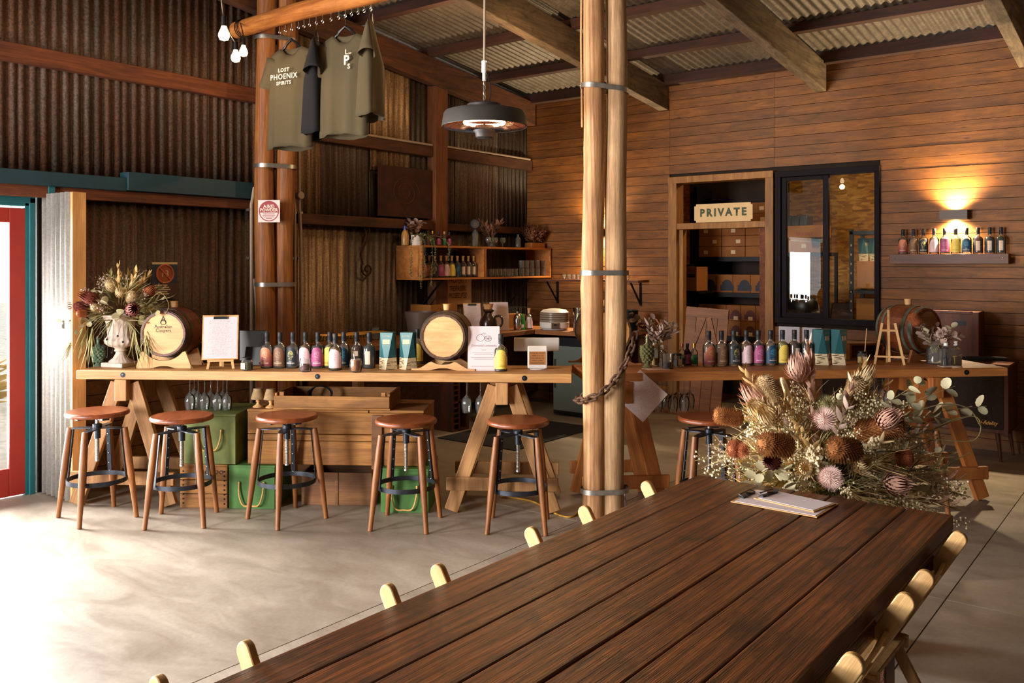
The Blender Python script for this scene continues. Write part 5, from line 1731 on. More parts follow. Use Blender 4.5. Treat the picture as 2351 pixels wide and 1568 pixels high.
# trespassers sign pinned under the shelf
sy0, sy1 = 6.965, 7.416
t = thing('warning_sign', 'old cream warning sign about trespassers below the shelf box', 'sign', (-6.30, (sy0 + sy1) / 2, 1.16), R(90))
SW = sy1 - sy0
MB().box(-SW / 2, 0, 0, SW / 2, 0.008, 0.40).build('board', MT['sign'], t, smooth=0)
redink = plain('old_red_ink', '#5c2a20', 0.7)
text('PRIVATE', 0.12, redink, t, (0, -0.001, 0.352), wide=SW * 1.45, bold=0.001)
text('PROPERTY', 0.10, redink, t, (0, -0.001, 0.262), wide=SW * 1.4, bold=0.001)
text('TRESPASSERS', 0.078, MT['ink'], t, (0, -0.001, 0.172), wide=SW * 1.35, bold=0.001, shear=0.2)
text('PROSECUTED', 0.078, MT['ink'], t, (0, -0.001, 0.095), wide=SW * 1.4, bold=0.001, shear=0.2)

# things standing on the benches
t = thing('bottle_crate', 'yellow timber bottle crate with a hand hole behind the pale cask', 'crate', (-6.02, 6.66, 0.9), R(90))
box('front', -0.2, 0, 0.0, 0.2, 0.014, 0.29, plain('yellow_crate', '#a0692a', 0.6, 0, 0.12, 8), t)
for s in (-1, 1): box('side', s * 0.2 - (0.014 if s > 0 else 0), 0.014, 0, s * 0.2 + (0 if s > 0 else 0.014), 0.28, 0.29, bpy.data.materials['yellow_crate'], t)
box('hand_hole', -0.05, -0.001, 0.20, 0.05, 0.0, 0.235, MT['black'], t)
clipboard('menu clipboard leaning on the yellow bottle crate', (-5.86, 6.939, 0.903), (R(-14), 0, R(58)), 0.19, 0.30, MT['menu2'])
t = thing('menu_sheet', 'curling printed menu standing behind the brown flagon', 'paper', (-5.74, 7.221, 0.902), rot=(R(-10), 0, R(52)))
b = MB(); n = 10
b.add([(x_, 0.05 * (1 - math.cos(z_ / 0.3 * 0.6)), z_) for z_ in [0.3 * i / n for i in range(n + 1)] for x_ in (-0.1, 0.1)], [(2 * i, 2 * i + 1, 2 * i + 3, 2 * i + 2) for i in range(n)])
b.build('sheet', MT['menu2'], t, smooth=60)
t = thing('flagon', 'big brown stoneware flagon with a loop handle between the two menus', 'jug', (-5.72, 7.002, 0.9), R(30))
b = MB(); b.lathe([(0, 0), (0.085, 0), (0.092, 0.02), (0.092, 0.10), (0.075, 0.15), (0.05, 0.18), (0.042, 0.20), (0.06, 0.215), (0.062, 0.225), (0.040, 0.235), (0.044, 0.26), (0.052, 0.285), (0.048, 0.288), (0, 0.28)], 26); b.build('body', MT['brown'], t)
b = MB(); b.tube(catmull([(0.07, 0, 0.16), (0.12, 0, 0.165), (0.145, 0, 0.13), (0.135, 0, 0.07), (0.09, 0, 0.05)], 5), 0.011, 8); b.build('handle', MT['brown'], t)
b = MB(); b.lathe([(0.041, 0.236), (0.0535, 0.288), (0.052, 0.29)], 24); b.build('printed_band', plain('flagon_band', '#b98a55', 0.5, 0, 0.5, 90), t)
t = thing('card_box', 'open brown cardboard box beside the metal shaker', 'box', (-5.86, 7.617, 0.9), R(62))
box('carton', -0.13, 0, 0, 0.13, 0.2, 0.15, MT['card'], t)
t = thing('cocktail_shaker', 'steel cocktail shaker on the back bench beside a green bottle', 'shaker', (-5.66, 7.418, 0.9))
b = MB(); b.lathe([(0, 0), (0.036, 0), (0.045, 0.02), (0.045, 0.12), (0.032, 0.155), (0.016, 0.17), (0.016, 0.195), (0, 0.2)], 20); b.build('body', MT['chrome'], t)
t = thing('soda_bottle', 'small green bottle between the shaker and the blush bottle', 'bottle', (-5.64, 7.472, 0.9))
b = MB(); b.lathe([(0, 0), (0.034, 0), (0.035, 0.08), (0.028, 0.12), (0.014, 0.155), (0.014, 0.17), (0, 0.172)], 18); b.build('body', plain('green_bottle', '#2f7a2c', 0.2), t)
arch_label(0.0356, R(70), 0.025, 0.06, 0.06, LB['slip'], t, flat=True)
bottle('s5', (-5.63, 7.579, 0.9), R(45), 'blush labelled bottle on the back bench near the white food dryer', 'bottles on the back bench')
for i, (dx_, dy_) in enumerate([(a_ * 0.085, b_ * 0.085) for a_ in range(3) for b_ in range(5)]):
    b = None
    o = wg_proto.copy(); C.objects.link(o)
    o.location = (-6.18 + dx_, 7.69 + dy_, 0.907 + 0.205); o.scale = (1, 1, 1)
    tag(o, 'upturned wine glass among the many crowded behind the curling menu', 'wine glass', 'wine glasses crowded on the back bench')
t = thing('food_dryer', 'round white and clear food dryer on the short bench', 'dryer', (-5.361, 7.674, 0.9), R(38))
b = MB(); b.lathe([(0, 0.004), (0.13, 0.004), (0.155, 0.03), (0.158, 0.085), (0.15, 0.09), (0, 0.09)], 32); b.build('base', MT['white'], t)
b = MB()
for k in range(4): b.lathe([(0.145, 0.092 + k * 0.024), (0.156, 0.094 + k * 0.024), (0.156, 0.112 + k * 0.024), (0.150, 0.114 + k * 0.024), (0.142, 0.106 + k * 0.024), (0.145, 0.092 + k * 0.024)], 32)
b.build('trays', plain('smoky_plastic', '#8a7a68', 0.25), t)
b = MB(); b.lathe([(0.152, 0.190), (0.12, 0.215), (0.06, 0.225), (0, 0.226)], 32); b.build('lid', MT['white'], t)
MB().box(-0.045, -0.164, 0.02, 0.045, -0.14, 0.085).build('control_panel', MT['chrome'], t, smooth=0, bevel=0.004)
MB().box(-0.016, -0.1655, 0.055, 0.016, -0.164, 0.072).build('display', MT['plastic'], t, smooth=0)
t = thing('steel_canister', 'tall steel canister on the short bench beside the pale posts', 'canister', (-5.08, 7.701, 0.9))
b = MB(); b.lathe([(0, 0), (0.05, 0), (0.05, 0.24), (0.046, 0.245), (0, 0.245)], 22); b.build('body', MT['chrome'], t)
t = thing('stock_pot', 'black pot standing on the bench behind the dried leaves', 'pot', (-4.615, 7.934, 0.9))
b = MB(); b.lathe([(0, 0), (0.10, 0), (0.105, 0.22), (0.112, 0.225), (0.1, 0.225), (0.095, 0.02), (0, 0.02)], 24); b.build('body', MT['black'], t)
t = thing('ice_bucket', 'grey brown ice bucket behind the pale cask, by the bottle crate', 'bucket', (-5.9, 6.191, 0.9), R(60))
b = MB(); b.lathe([(0, 0), (0.12, 0), (0.155, 0.24), (0.15, 0.24), (0.116, 0.01), (0, 0.01)], 26); b.build('bucket', plain('grey_bucket', '#5b4c42', 0.5), t)
# wire racks at the near end of the bench
for i, (u_, lab) in enumerate([(5.136, 'bent wire rack on the back bench behind the yellow liquor bottles'), (5.484, 'bent wire rack on the back bench behind the teal cartons')]):
    t = thing('wire_rack', lab, 'rack', (-5.85, u_, 0.9), R(80), 'wire racks on the back bench')
    for k in range(5):
        b = MB()
        z_ = 0.05 + 0.018 * k
        b.tube([(-0.2, -0.1 + 0.05 * k, 0), (-0.18, -0.1 + 0.05 * k, 0.085), (0.18, -0.1 + 0.05 * k, 0.085), (0.2, -0.1 + 0.05 * k, 0)], 0.003, 6)
        b.build('wire', MT['gold'], t)
    b = MB(); b.cyl((-0.19, -0.1, 0.05), (-0.19, 0.1, 0.05), 0.003, 6); b.cyl((0.19, -0.1, 0.05), (0.19, 0.1, 0.05), 0.003, 6); b.build('wire', MT['gold'], t)
small_glass((-5.95, 5.642, 0.905), 'glass drying beside the wire rack on the back bench', None, 1.2)

# dark shelf on the board wall behind the posts
t = thing('bracket_shelf', 'dark bracket shelf with a few glasses, on the boards behind the posts', 'shelf', (-6.002, 8.49, 1.40))
Ls = 1.324
box('board', 0, -0.24, 0, Ls, -0.004, 0.025, MT['shelfd'], t)
for x in (0.12, Ls * 0.55, Ls - 0.1):
    b = MB(); b.box(x - 0.012, -0.012, -0.26, x + 0.012, -0.003, 0.0); b.bar((x, -0.01, -0.24), (x, -0.22, -0.004), 0.02, 0.008, side=(1, 0, 0)); b.build('bracket', MT['black'], t, smooth=0)
for i, u_ in enumerate([-5.691, -5.625, -5.559, -5.5, -4.861]):
    small_glass((u_, 8.34, 1.4255), '%s little glass along the dark bracket shelf behind the posts' % ORD[i], 'glasses on the bracket shelf', 0.62)

# rusty plate, iron scroll, posters
t = thing('rust_panel', 'square rusty steel art plate hanging on the iron wall', 'art plate', (-6.255, 5.96, 2.07), R(90))
MB().box(0, 0, 0, 0.76, 0.004, 0.50).build('plate', MT['rust'], t, smooth=0)
b = MB(); b.tube([(0.38 + 0.2 * math.cos(a * 0.3) * (1 - a / 60), -0.002, 0.25 + 0.16 * math.sin(a * 0.3) * (1 - a / 60)) for a in range(50)], 0.004, 5)
b.build('swirl', plain('rust_swirl', '#55301c', 0.8, 0.3), t)
t = thing('iron_scroll', 'rusty wrought iron scroll leaning on the corrugated wall', 'ornament', (-6.28, 5.818, 1.4), R(90))
b = MB()
sc_ = [(0.03 + 0.085 * math.exp(-a * 0.16) * math.cos(a + 2.4), 0, 0.15 + 0.085 * math.exp(-a * 0.16) * math.sin(a + 2.4)) for a in [i * 0.3 for i in range(32)]][::-1]
b.tube(sc_ + [(-0.06, 0, 0.30), (0.02, 0, 0.42), (0.06, 0, 0.52), (0.03, 0, 0.57), (-0.01, 0, 0.55), (0.0, 0, 0.51), (0.03, 0, 0.52)], 0.009, 8)
b.build('scroll', MT['rust'], t)
t = thing('poster', 'blue poster with an orange struck-through circle behind the urn flowers', 'poster', (-6.325, (3.659 + 3.872) / 2, 1.329), R(90))
PW = 0.213; PH = 0.285
MB().box(-PW / 2, 0, 0, PW / 2, 0.002, PH).build('sheet', plain('poster_blue', '#2a3a52', 0.5), t, smooth=0)
MB().box(-PW / 2, -0.0006, 0.0, PW / 2, 0, PH * 0.42).build('lower_panel', plain('poster_brown', '#4e3a34', 0.5), t, smooth=0)
MB().box(-PW / 2, -0.0006, PH * 0.94, PW / 2, 0, PH).build('top_strip', MT['cream'], t, smooth=0)
b = MB(); b.lathe([(0, 0), (PW * 0.33, 0), (PW * 0.33, 0.0008), (0, 0.0008)], 32); b.build('disc', plain('poster_orange', '#9c5233', 0.5), t, (0, -0.0005, PH * 0.68), (R(90), 0, 0))
pl_ = plain('poster_ring', '#c96a4a', 0.5)
b = MB(); b.tube([(PW * 0.33 * math.cos(2 * PI * k / 32), 0, PH * 0.68 + PW * 0.33 * math.sin(2 * PI * k / 32)) for k in range(32)], 0.007, 6, closed=True); b.cyl((-PW * 0.22, 0, PH * 0.68 + PW * 0.22), (PW * 0.22, 0, PH * 0.68 - PW * 0.22), 0.007, 6); b.build('struck_ring', pl_, t, (0, -0.002, 0))
text('13', PW * 0.34, MT['cream'], t, (0, -0.0016, PH * 0.68))
for k in range(5): MB().box(-PW * 0.4, -0.0012, PH * (0.36 - 0.06 * k), PW * (0.1 + 0.06 * (k % 3)), -0.0006, PH * (0.36 - 0.06 * k) + 0.008).build('type_line', MT['cream'], t, smooth=0)

pos = Vector((-5.968, 4.474, 2.032))
t = thing('extinguisher_sign', 'white square sign with a red disc fixed to the orange post', 'sign', pos, R(34))
MB().box(-0.091, 0, -0.091, 0.091, 0.003, 0.091).build('panel', plain('sign_white', '#d8cac6', 0.6), t, smooth=0)
red_ = plain('sign_red', '#8e1420', 0.6)
b = MB(); b.lathe([(0, 0), (0.084, 0), (0.084, 0.0012), (0, 0.0012)], 40); b.build('disc', red_, t, (0, 0.0, 0), (R(90), 0, 0))
b = MB()
pts_ = [(0.076 * math.cos(a), 0, 0.076 * math.sin(a)) for a in [PI + PI * k / 20 for k in range(21)]]
pts_ = [(x_, 0, min(z_, -0.012)) for x_, y_, z_ in pts_]
b.add(pts_, [tuple(range(21))]); b.build('lower_field', bpy.data.materials['sign_white'], t, (0, -0.0018, 0), smooth=0)
text('A:B(E)', 0.036, MT['print'], t, (0, -0.0022, 0.038), bold=0.0006)
text('POWDER', 0.035, MT['print'], t, (0, -0.0022, 0.008), bold=0.0006)
for k, w_ in enumerate((0.10, 0.108, 0.09, 0.05)): MB().box(-w_ / 2, -0.0024, -0.026 - 0.012 * k, w_ / 2, -0.0019, -0.021 - 0.012 * k).build('type_line', red_, t, smooth=0)

# ================================================================== store room contents
YS = 9.45
rk = thing('storage_rack', 'black steel rack of cartons inside the store room doorway', 'rack', (-4.575, YS, 0))
RW = 0.9
ZL = [1.679, 1.273, 0.777]
for z in ZL: box('shelf', 0, 0, z - 0.05, RW, 0.42, z, MT['black'], rk)
for x in (-0.04, RW): box('upright', x, 0, 0, x + 0.04, 0.42, 2.5, MT['black'], rk)
lt = plain('shipping_label', '#cfb690', 0.7)
CT = {}
def carton(loc, w_, d_, h_, label, lab=None, m=None, group=None, art=None):
    t = thing('carton', label, 'carton', loc, 0, group)
    key = (round(w_, 3), round(d_, 3), round(h_, 3), (m or MT['cardd']).name)
    if key not in CT:
        b = MB(); b.box(-w_ / 2, 0, 0, w_ / 2, d_, h_); b.box(-w_ / 2, -0.0008, h_ * 0.49, w_ / 2, 0, h_ * 0.51) if False else None
        o = b.build('box', m or MT['cardd'], t, smooth=0, bevel=0.004); CT[key] = o.data
    else: link('box', CT[key], t, bevel=0.004)
    if lab is not None:
        MB().cbox((0, 0, 0), 0.052, 0.001, 0.042).build('shipping_label', lt, t, (lab[0], -0.0008, lab[1]), smooth=0)
    if art:
        b = MB(); r_ = w_ * 0.3
        n = 14
        P_ = [(r_ * math.cos(PI * k / n), h_ * 0.42 + r_ * math.sin(PI * k / n)) for k in range(n + 1)] + [(-r_ - 0.02, h_ * 0.42), (-r_ - 0.02, h_ * 0.1), (r_ + 0.02, h_ * 0.1), (r_ + 0.02, h_ * 0.42)]
        b.add([(x_, 0, z_) for x_, z_ in P_], [tuple(range(len(P_)))]); b.build('printed_badge', art, t, (w_ * 0.18, -0.0012, 0), smooth=0)
    return t
cw = RW / 3.15
for r_ in range(5):
    for c_ in range(3):
        if r_ == 4 and c_ < 1: continue
        nm = ('lowest', 'second', 'third', 'fourth', 'topmost')[r_]; cn = ('near the door jamb', 'in the middle column', 'by the far upright')[c_]
        carton((0.015 + rk.location.x + cw * (c_ + 0.5), YS + 0.01, ZL[0] + 0.001 + r_ * 0.122), cw - 0.006, 0.36, 0.119, '%s flat carton of its stack on the upper rack shelf, %s' % (nm, cn), (0.06 if r_ % 2 else -0.05 + 0.05 * c_, 0.055), None, 'flat cartons on the upper rack shelf')
navyart, redart = plain('badge_navy', '#141b2a', 0.6), plain('badge_red', '#4e1514', 0.6)
box('back_panel', -0.3, 0.425, 0.05, RW + 0.04, 0.435, 2.9, plain('rack_shade', '#2c1b0f', 0.8), rk)  # added dark panel standing in for the shade behind the cartons
w4 = RW / 4.3
for k in range(4):
    carton((rk.location.x + 0.02 + w4 * (k + 0.5), YS + 0.01, ZL[1] + 0.001), w4 - 0.004, 0.32, 0.205, ('carton with a dark badge nearest the jamb on the middle shelf', 'second carton with a dark badge on the middle shelf', 'third carton with a dark badge on the middle shelf', 'carton with a dark badge beside the tall carton on the middle shelf')[k], None, None, 'cartons on the middle rack shelf', navyart)
w5 = RW / 5.2
for r_ in range(2):
    for k in range(5):
        carton((rk.location.x + 0.012 + w5 * (k + 0.5), YS + 0.01, ZL[2] + 0.001 + 0.178 * r_), w5 - 0.004, 0.32, 0.175, ('lower row' if r_ == 0 else 'upper row') + ' carton with a red badge on the low rack shelf, column %s' % ('one', 'two', 'three', 'four', 'five')[k], (w5 * 0.18, 0.03), None, 'red badged cartons on the low rack shelf', redart)
t = carton((-4.426, 9.0, 1.298), 0.135, 0.28, 0.27, 'upright carton with a dark printed panel just inside the doorway jamb', None, MT['card'])
MB().cbox((0, 0, 0), 0.092, 0.001, 0.035).build('printed_panel', navyart, t, (0.0, -0.001, 0.17), smooth=0)
text('PACK FRAGILE', 0.012, lt, t, (0.0, -0.002, 0.17))
t_s = thing('side_shelf', 'dark side shelf under the upright carton in the store room', 'shelf', (-4.426, 9.0, 1.298))
box('board', -0.12, -0.02, -0.03, 0.1, 0.34, -0.001, MT['black'], t_s)
box('upright', -0.14, 0.0, -1.35, -0.11, 0.3, 0.3, MT['black'], t_s)
sh = thing('timber_shutter', 'braced timber shutter leaning in the store room doorway', 'shutter', (-3.96, 8.20, 0.0), rot=(R(-7), R(3), R(8)))
for k in range(4): box('board', -0.22 + k * 0.111, 0.0, 0.0, -0.22 + k * 0.111 + 0.108, 0.018, 1.16, MT['bench'], sh, 0.002)
box('batten', -0.22, -0.016, 1.06, 0.22, 0.0, 1.15, MT['bench'], sh); box('batten', -0.22, -0.016, 0.02, 0.22, 0.0, 0.1, MT['bench'], sh)
for s in (-1, 1):
    b = MB(); b.bar((s * 0.19, -0.009, 0.55), (s * 0.03 if s < 0 else 0.02, -0.009, 1.06), 0.05, 0.015, side=(1, 0, 0)); b.build('brace', MT['bench'], sh, smooth=0)
sg = thing('private_sign', 'cream PRIVATE sign with notched corners standing on the doorway transom', 'sign', (-3.8, 8.445, 2.0315))
b = MB()
w_, h_, n_ = 0.318, 0.19, 0.022
cor = []
for sx, sz in ((1, 1), (-1, 1), (-1, -1), (1, -1)):
    a_ = [(sx * (w_ - n_), sz * h_ / 2), (sx * w_, sz * (h_ / 2 - n_))]
    mid = [(sx * (w_ - n_ * 0.85 + 0.0), sz * (h_ / 2 - n_ * 0.85))]
    seq = [a_[1], mid[0], a_[0]] if sx * sz > 0 else [a_[0], mid[0], a_[1]]
    cor += seq
b.prism([(x_, z_ + h_ / 2) for x_, z_ in cor], 0.016)
b.build('board', MT['sign'], sg, smooth=0)
text('PRIVATE', 0.108, MT['signgreen'], sg, (0, -0.001, 0.095), wide=0.95, bold=0.005, space=1.4)

# beyond the window
rk2 = thing('storage_rack', 'black perforated steel rack seen through the window', 'rack', (-2.914, 9.7, 0))
for x in (0, 0.62):
    for y in (0, 0.4):
        box('upright', x, y, 0, x + 0.035, y + 0.035, 1.97, MT['black'], rk2)
for z in [1.946, 1.314, 0.949]: box('shelf', 0, 0, z - 0.03, 0.655, 0.435, z + 0.005, MT['black'], rk2)
for k in range(14):
    MB().cbox((0, 0, 0), 0.008, 0.001, 0.022).build('slot', MT['cream'], rk2, (0.018, -0.001, 0.5 + k * 0.1), smooth=0)
X2 = rk2.location.x
zr = 1.338
carton((X2 + 0.24, 9.72, zr), 0.34, 0.34, 0.29, 'large plain carton on the rack seen through the window', None, MT['card'])
for k in range(3): dup(c0, (X2 + 0.12 + 0.11 * k, 9.80, zr + 0.292), R(60), ('first', 'second', 'third')[k] + ' teal carton standing on the large plain carton behind the window')
zr2 = 0.973
carton((X2 + 0.2, 9.74, zr2), 0.28, 0.3, 0.26, 'carton on the lower rack shelf behind the window, beside the upright', None, MT['card'])
carton((X2 + 0.46, 9.72, zr2), 0.22, 0.3, 0.21, 'smaller carton on the lower rack shelf behind the window', None, MT['cardd'])
rk3 = thing('storage_rack', 'second black rack of cartons behind the sliding pane', 'rack', (-3.633, 9.6, 0))
X3 = rk3.location.x
for z in [1.726, 0.975]: box('shelf', 0, 0, z - 0.04, 0.5, 0.42, z, MT['black'], rk3)
for x in (0, 0.47): box('upright', x, 0.38, 0, x + 0.03, 0.42, 1.726, MT['black'], rk3)
z3 = 1.726
carton((X3 + 0.20, 9.63, z3 + 0.001), 0.25, 0.3, 0.16, 'carton under the fragile one on the rack behind the sliding pane', (0.05, 0.07), MT['card'])
t = carton((X3 + 0.24, 9.63, z3 + 0.163), 0.42, 0.3, 0.135, 'carton marked FRAGILE on the rack behind the sliding pane', None, MT['card'])
text('FRAGILE', 0.05, plain('fragile_red', '#a8302a', 0.6), t, (0.02, -0.002, 0.04))
t = thing('black_case', 'row of black cases on top of the FRAGILE carton', 'case', (X3 + 0.14, 9.66, z3 + 0.30))
for k in range(3): box('case', -0.13 + k * 0.09, 0, 0, -0.13 + k * 0.09 + 0.086, 0.2, 0.11, MT['plastic'], t, 0.006)
z4 = 0.975
t = thing('duffel_bag', 'dark slumped bag low behind the sliding pane', 'bag', (X3 + 0.2, 9.76, z4))
b = MB(); b.ball((0, 0, 0.15), 0.15, 14, 10, (1.1, 0.8, 1.0)); b.ball((0.13, 0.0, 0.07), 0.09, 12, 8, (1.1, 0.9, 0.75)); b.build('body', MT['plastic'], t)
t = thing('leather_bag', 'brown satchel standing low behind the window near the rack', 'bag', (-3.068, 9.9, 0.966))
b = MB(); b.add([(-0.13, 0, 0), (0.13, 0, 0), (0.13, 0.12, 0), (-0.13, 0.12, 0), (-0.11, 0.03, 0.2), (0.09, 0.03, 0.22), (0.09, 0.09, 0.22), (-0.11, 0.09, 0.2)], [(0, 3, 2, 1), (0, 1, 5, 4), (1, 2, 6, 5), (2, 3, 7, 6), (3, 0, 4, 7), (4, 5, 6, 7)]); b.build('body', plain('brown_leather', '#3c2418', 0.6), t, smooth=0, bevel=0.02)
lowt = thing('store_table', 'low plywood table in the store room under the satchel', 'table', (-3.068, 9.87, 0))
zt_ = 0.966
box('top', -0.16, 0, zt_ - 0.03, 0.16, 0.5, zt_ - 0.001, MT['ply'], lowt)
for x in (-0.14, 0.09): box('leg', x, 0.2, 0, x + 0.05, 0.25, zt_ - 0.03, MT['ply'], lowt)
light('store_fill', 'POINT', (-2.3, 9.2, 2.7), 60, (1.0, 0.72, 0.38), size=0.08)  # unseen warm fill added inside the store room, no lamp hangs here

# ================================================================== record cabinet corner
hf = thing('record_cabinet', 'low dark veneer record cabinet on tapered legs against the board wall', 'cabinet', (-1.16, 7.98, 0))
HW = 1.5
box('body', -HW, 0.012, 0.235, 0, 0.46, 0.77, MT['hifi'], hf, 0.004)
box('lid', -HW - 0.01, -0.02, 0.772, 0.012, 0.47, 0.795, MT['hifi'], hf, 0.004)
box('speaker_front', -HW + 0.03, 0.004, 0.265, -0.035, 0.013, 0.745, MT['grille'], hf)
for x in (-HW, -0.03): box('stile', x, -0.006, 0.235, x + 0.03, 0.012, 0.77, MT['hifi'], hf)
for x, y in ((-0.09, 0.08), (-0.05, 0.38), (-HW + 0.09, 0.08), (-HW + 0.05, 0.38)):
    b = MB(); b.tube([(0, 0, 0.235), (0.03 if x > -0.5 else -0.03, -0.02 if y < 0.2 else 0.02, 0.0)], [0.020, 0.010], 10); b.build('leg', MT['hifi'], hf, (x, y, 0))
text('hi-fidelity', 0.045, MT['gold'], hf, (-0.15, 0.0025, 0.315), shear=0.4, wide=0.85)
sb_ = thing('timber_cabinet', 'dark framed timber case with a hand slot standing on the record cabinet', 'case', (-1.589, 8.12, 0.796))
CW = 0.382
box('panel', -CW / 2, 0, 0, CW / 2, 0.26, 0.405, MT['hifi'], sb_, 0.004)
box('frame', CW / 2 - 0.045, -0.012, 0, CW / 2 + 0.005, 0.0, 0.405, MT['hifi'], sb_, 0.003)
box('frame', -CW / 2, -0.012, 0.385, CW / 2 - 0.045, 0.0, 0.41, MT['hifi'], sb_, 0.003)
box('hand_slot', 0.0, -0.002, 0.29, 0.1, 0.0, 0.325, MT['black'], sb_)
b = MB(); b.tube(catmull([(-1.52, 8.06, 0.812), (-1.42, 8.10, 0.82), (-1.3, 8.14, 0.824), (-1.2, 8.18, 0.82)], 5), [0.012] + [0.018] * 14 + [0.014], 10)
tag(b.build('rolled_cloth', MT['shirtdark']), 'dark rolled cloth lying on the end of the record cabinet', 'cloth')
q = Vector((-1.646, 6.877, 0.9))
b4_ = barrel('oak_cask', 'reddish oak cask with a greenish hoop, behind the empty easel', (0, 0, 0), (0, 0, R(64)), 0.155, 0.18, 0.32, MT['barrelr'], MT['hoopg'] if False else wood('dull_head', '#8d5f36', '#b27f4c', 'x', 1.2, 0.6, 0.02, grain=0.2), MT['hoopg'])
b4_.location = q + Vector((0, 0.0, 0.225))
cradle('cask_cradle', 'timber cradle under the reddish cask behind the easel', q + Vector((0.13, -0.06, 0)), R(64), 0.36, 0.09, 0.175, 0.02, MT['bench'], 0)
box_ = thing('drawer_box', 'small empty timber pigeonhole box behind the grain jar on the brown counter', 'box', (-1.881, 6.676, 0.9), R(44))
for a_ in [(-0.13, 0, 0, 0.13, 0.14, 0.014), (-0.13, 0, 0.106, 0.13, 0.14, 0.12), (-0.13, 0, 0.014, -0.116, 0.14, 0.106), (0.116, 0, 0.014, 0.13, 0.14, 0.106), (-0.116, 0.128, 0.014, 0.116, 0.14, 0.106)]:
    box('board', *a_, MT['bench'], box_)


# ================================================================== log beam, hooks and T-shirts
LY, LZ = 4.36, 3.53
lg = thing('log_beam', 'orange round log beam crossing at the top of the dark posts, with eye hooks', 'beam', (-6.26, LY, LZ))
Ll = 3.35
o = pole('log', 0.068, 0.066, Ll, MT['log'], lg, (0, 0, 0), 4, 20, 24)
o.rotation_euler = (0, R(90), 0)
# turn the log's own axis along x in its mesh so that its grain runs with it
o.data.transform(Matrix.Rotation(R(90), 4, 'Y')); o.rotation_euler = (0, 0, 0)
b = MB()
for k in range(3): b.tube([(0.09 + 0.02 * k, 0.073 * math.cos(2 * PI * i / 18), 0.073 * math.sin(2 * PI * i / 18)) for i in range(18)], 0.004, 5, closed=True)
b.build('wire_binding', MT['black'], lg)
HX = [-5.681, -5.611, -5.533, -5.452, -5.384, -5.317, -5.241, -5.167, -5.073, -4.986, -4.915, -4.849, -4.779, -4.715, -4.643]
hk = None
for x in HX:
    if hk is None:
        b = MB()
        b.cyl((0, 0, 0.0), (0, 0, -0.035), 0.0022, 6)
        b.tube([(0.012 * math.cos(2 * PI * i / 14), 0, -0.047 + 0.012 * math.sin(2 * PI * i / 14)) for i in range(14)], 0.0024, 6, closed=True)
        o = b.build('eye_hook', MT['chrome'], lg, (x + 6.26, 0, -0.062)); hk = o.data
    else: link('eye_hook', hk, lg, (x + 6.26, 0, -0.062))


def tshirt(label, x, z, rz, m, s=1.0, drop=0.12, back=0.0):
    """hung T-shirt; origin at the hook"""
    t = thing('t_shirt', label, 'shirt', (x, LY, z), rz, 't-shirts hung from the log beam')
    Hs, Wb = 0.76 * s, 0.205 * s
    z0 = -drop
    rows, n = 20, 44
    vs_, fs = [], []
    for i in range(rows + 1):
        f = i / rows
        for j in range(n):
            a = 2 * PI * j / n
            cx, sy = math.cos(a), math.sin(a)
            ex = math.copysign(abs(cx) ** 0.75, cx)
            xx = Wb * ex * (0.97 + 0.05 * f)
            front = sy < 0
            top = -0.42 * max(0, abs(xx) - 0.075)
            neck = 0.0
            if abs(xx) < 0.085: neck = (0.075 if front else 0.022) * (1 - (xx / 0.085) ** 2) ** 0.5
            zz_ = z0 + (1 - f) * (top - neck) - f * Hs + (f * (1 - f)) * 0.0
            dep_ = 0.012 + 0.075 * min(1, f * 2.2)
            fold = 0.022 * max(0, f - 0.15) * math.sin(xx * 46 + i * 0.06 + rz * 3) + 0.012 * f * math.sin(xx * 21 + 1.3)
            yy = sy * abs(sy) ** 0.2 * dep_ + (fold if front else fold * 0.8)
            vs_.append((xx, yy, zz_ + 0.01 * f * math.sin(a * 3)))
    for i in range(rows):
        fs += [(i * n + j, (i + 1) * n + j, (i + 1) * n + (j + 1) % n, i * n + (j + 1) % n) for j in range(n)]
    b = MB(); b.add(vs_, fs)
    o = b.build('body', m, t, smooth=70)
    sd = o.modifiers.new('cloth', 'SOLIDIFY'); sd.thickness = 0.002
    for sg in (-1, 1):
        b = MB(); vs_ = []; k = 16
        for i in range(7):
            f = i / 6
            c_ = Vector((sg * (Wb * 0.86 + 0.055 * f * s), 0.0, z0 - 0.085 - 0.22 * f * s))
            rx, ry = (0.062 + 0.012 * f) * s, (0.02 + 0.045 * f) * s
            tl = R(70)
            for j in range(k):
                a = 2 * PI * j / k
                off = Vector((math.cos(a) * rx * math.sin(tl) * sg, math.sin(a) * ry * (1 + 0.15 * math.sin(3 * a)), math.cos(a) * rx * math.cos(tl)))
                vs_.append(c_ + off)
        b.add(vs_, [(i * k + j, (i + 1) * k + j, (i + 1) * k + (j + 1) % k, i * k + (j + 1) % k) for i in range(6) for j in range(k)])
        o = b.build('sleeve', m, t, smooth=70)
        sd = o.modifiers.new('cloth', 'SOLIDIFY'); sd.thickness = 0.002
    b = MB()
    b.tube([(0.012 * math.cos(a), 0, 0.0 + 0.012 * math.sin(a)) for a in [R(-30) + R(230) * k / 8 for k in range(9)]] + [(0, 0, -0.03), (0, 0, -drop * 0.55)], 0.0022, 6)
    b.m = 1
    b.tube([(-0.17, 0, z0 - 0.07), (-0.09, 0, z0 - 0.02), (0, 0, -drop * 0.55), (0.09, 0, z0 - 0.02), (0.17, 0, z0 - 0.07)], 0.009, 8)
    b.tube([(-0.07, 0, z0 - 0.012), (-0.05, 0, z0 + 0.02), (0, 0, z0 + 0.05), (0.05, 0, z0 + 0.02), (0.07, 0, z0 - 0.012)], 0.010, 8)
    b.build('hanger', [MT['chrome'], MT['plastic']], t)
    return t
zh = LZ - 0.062 - 0.055
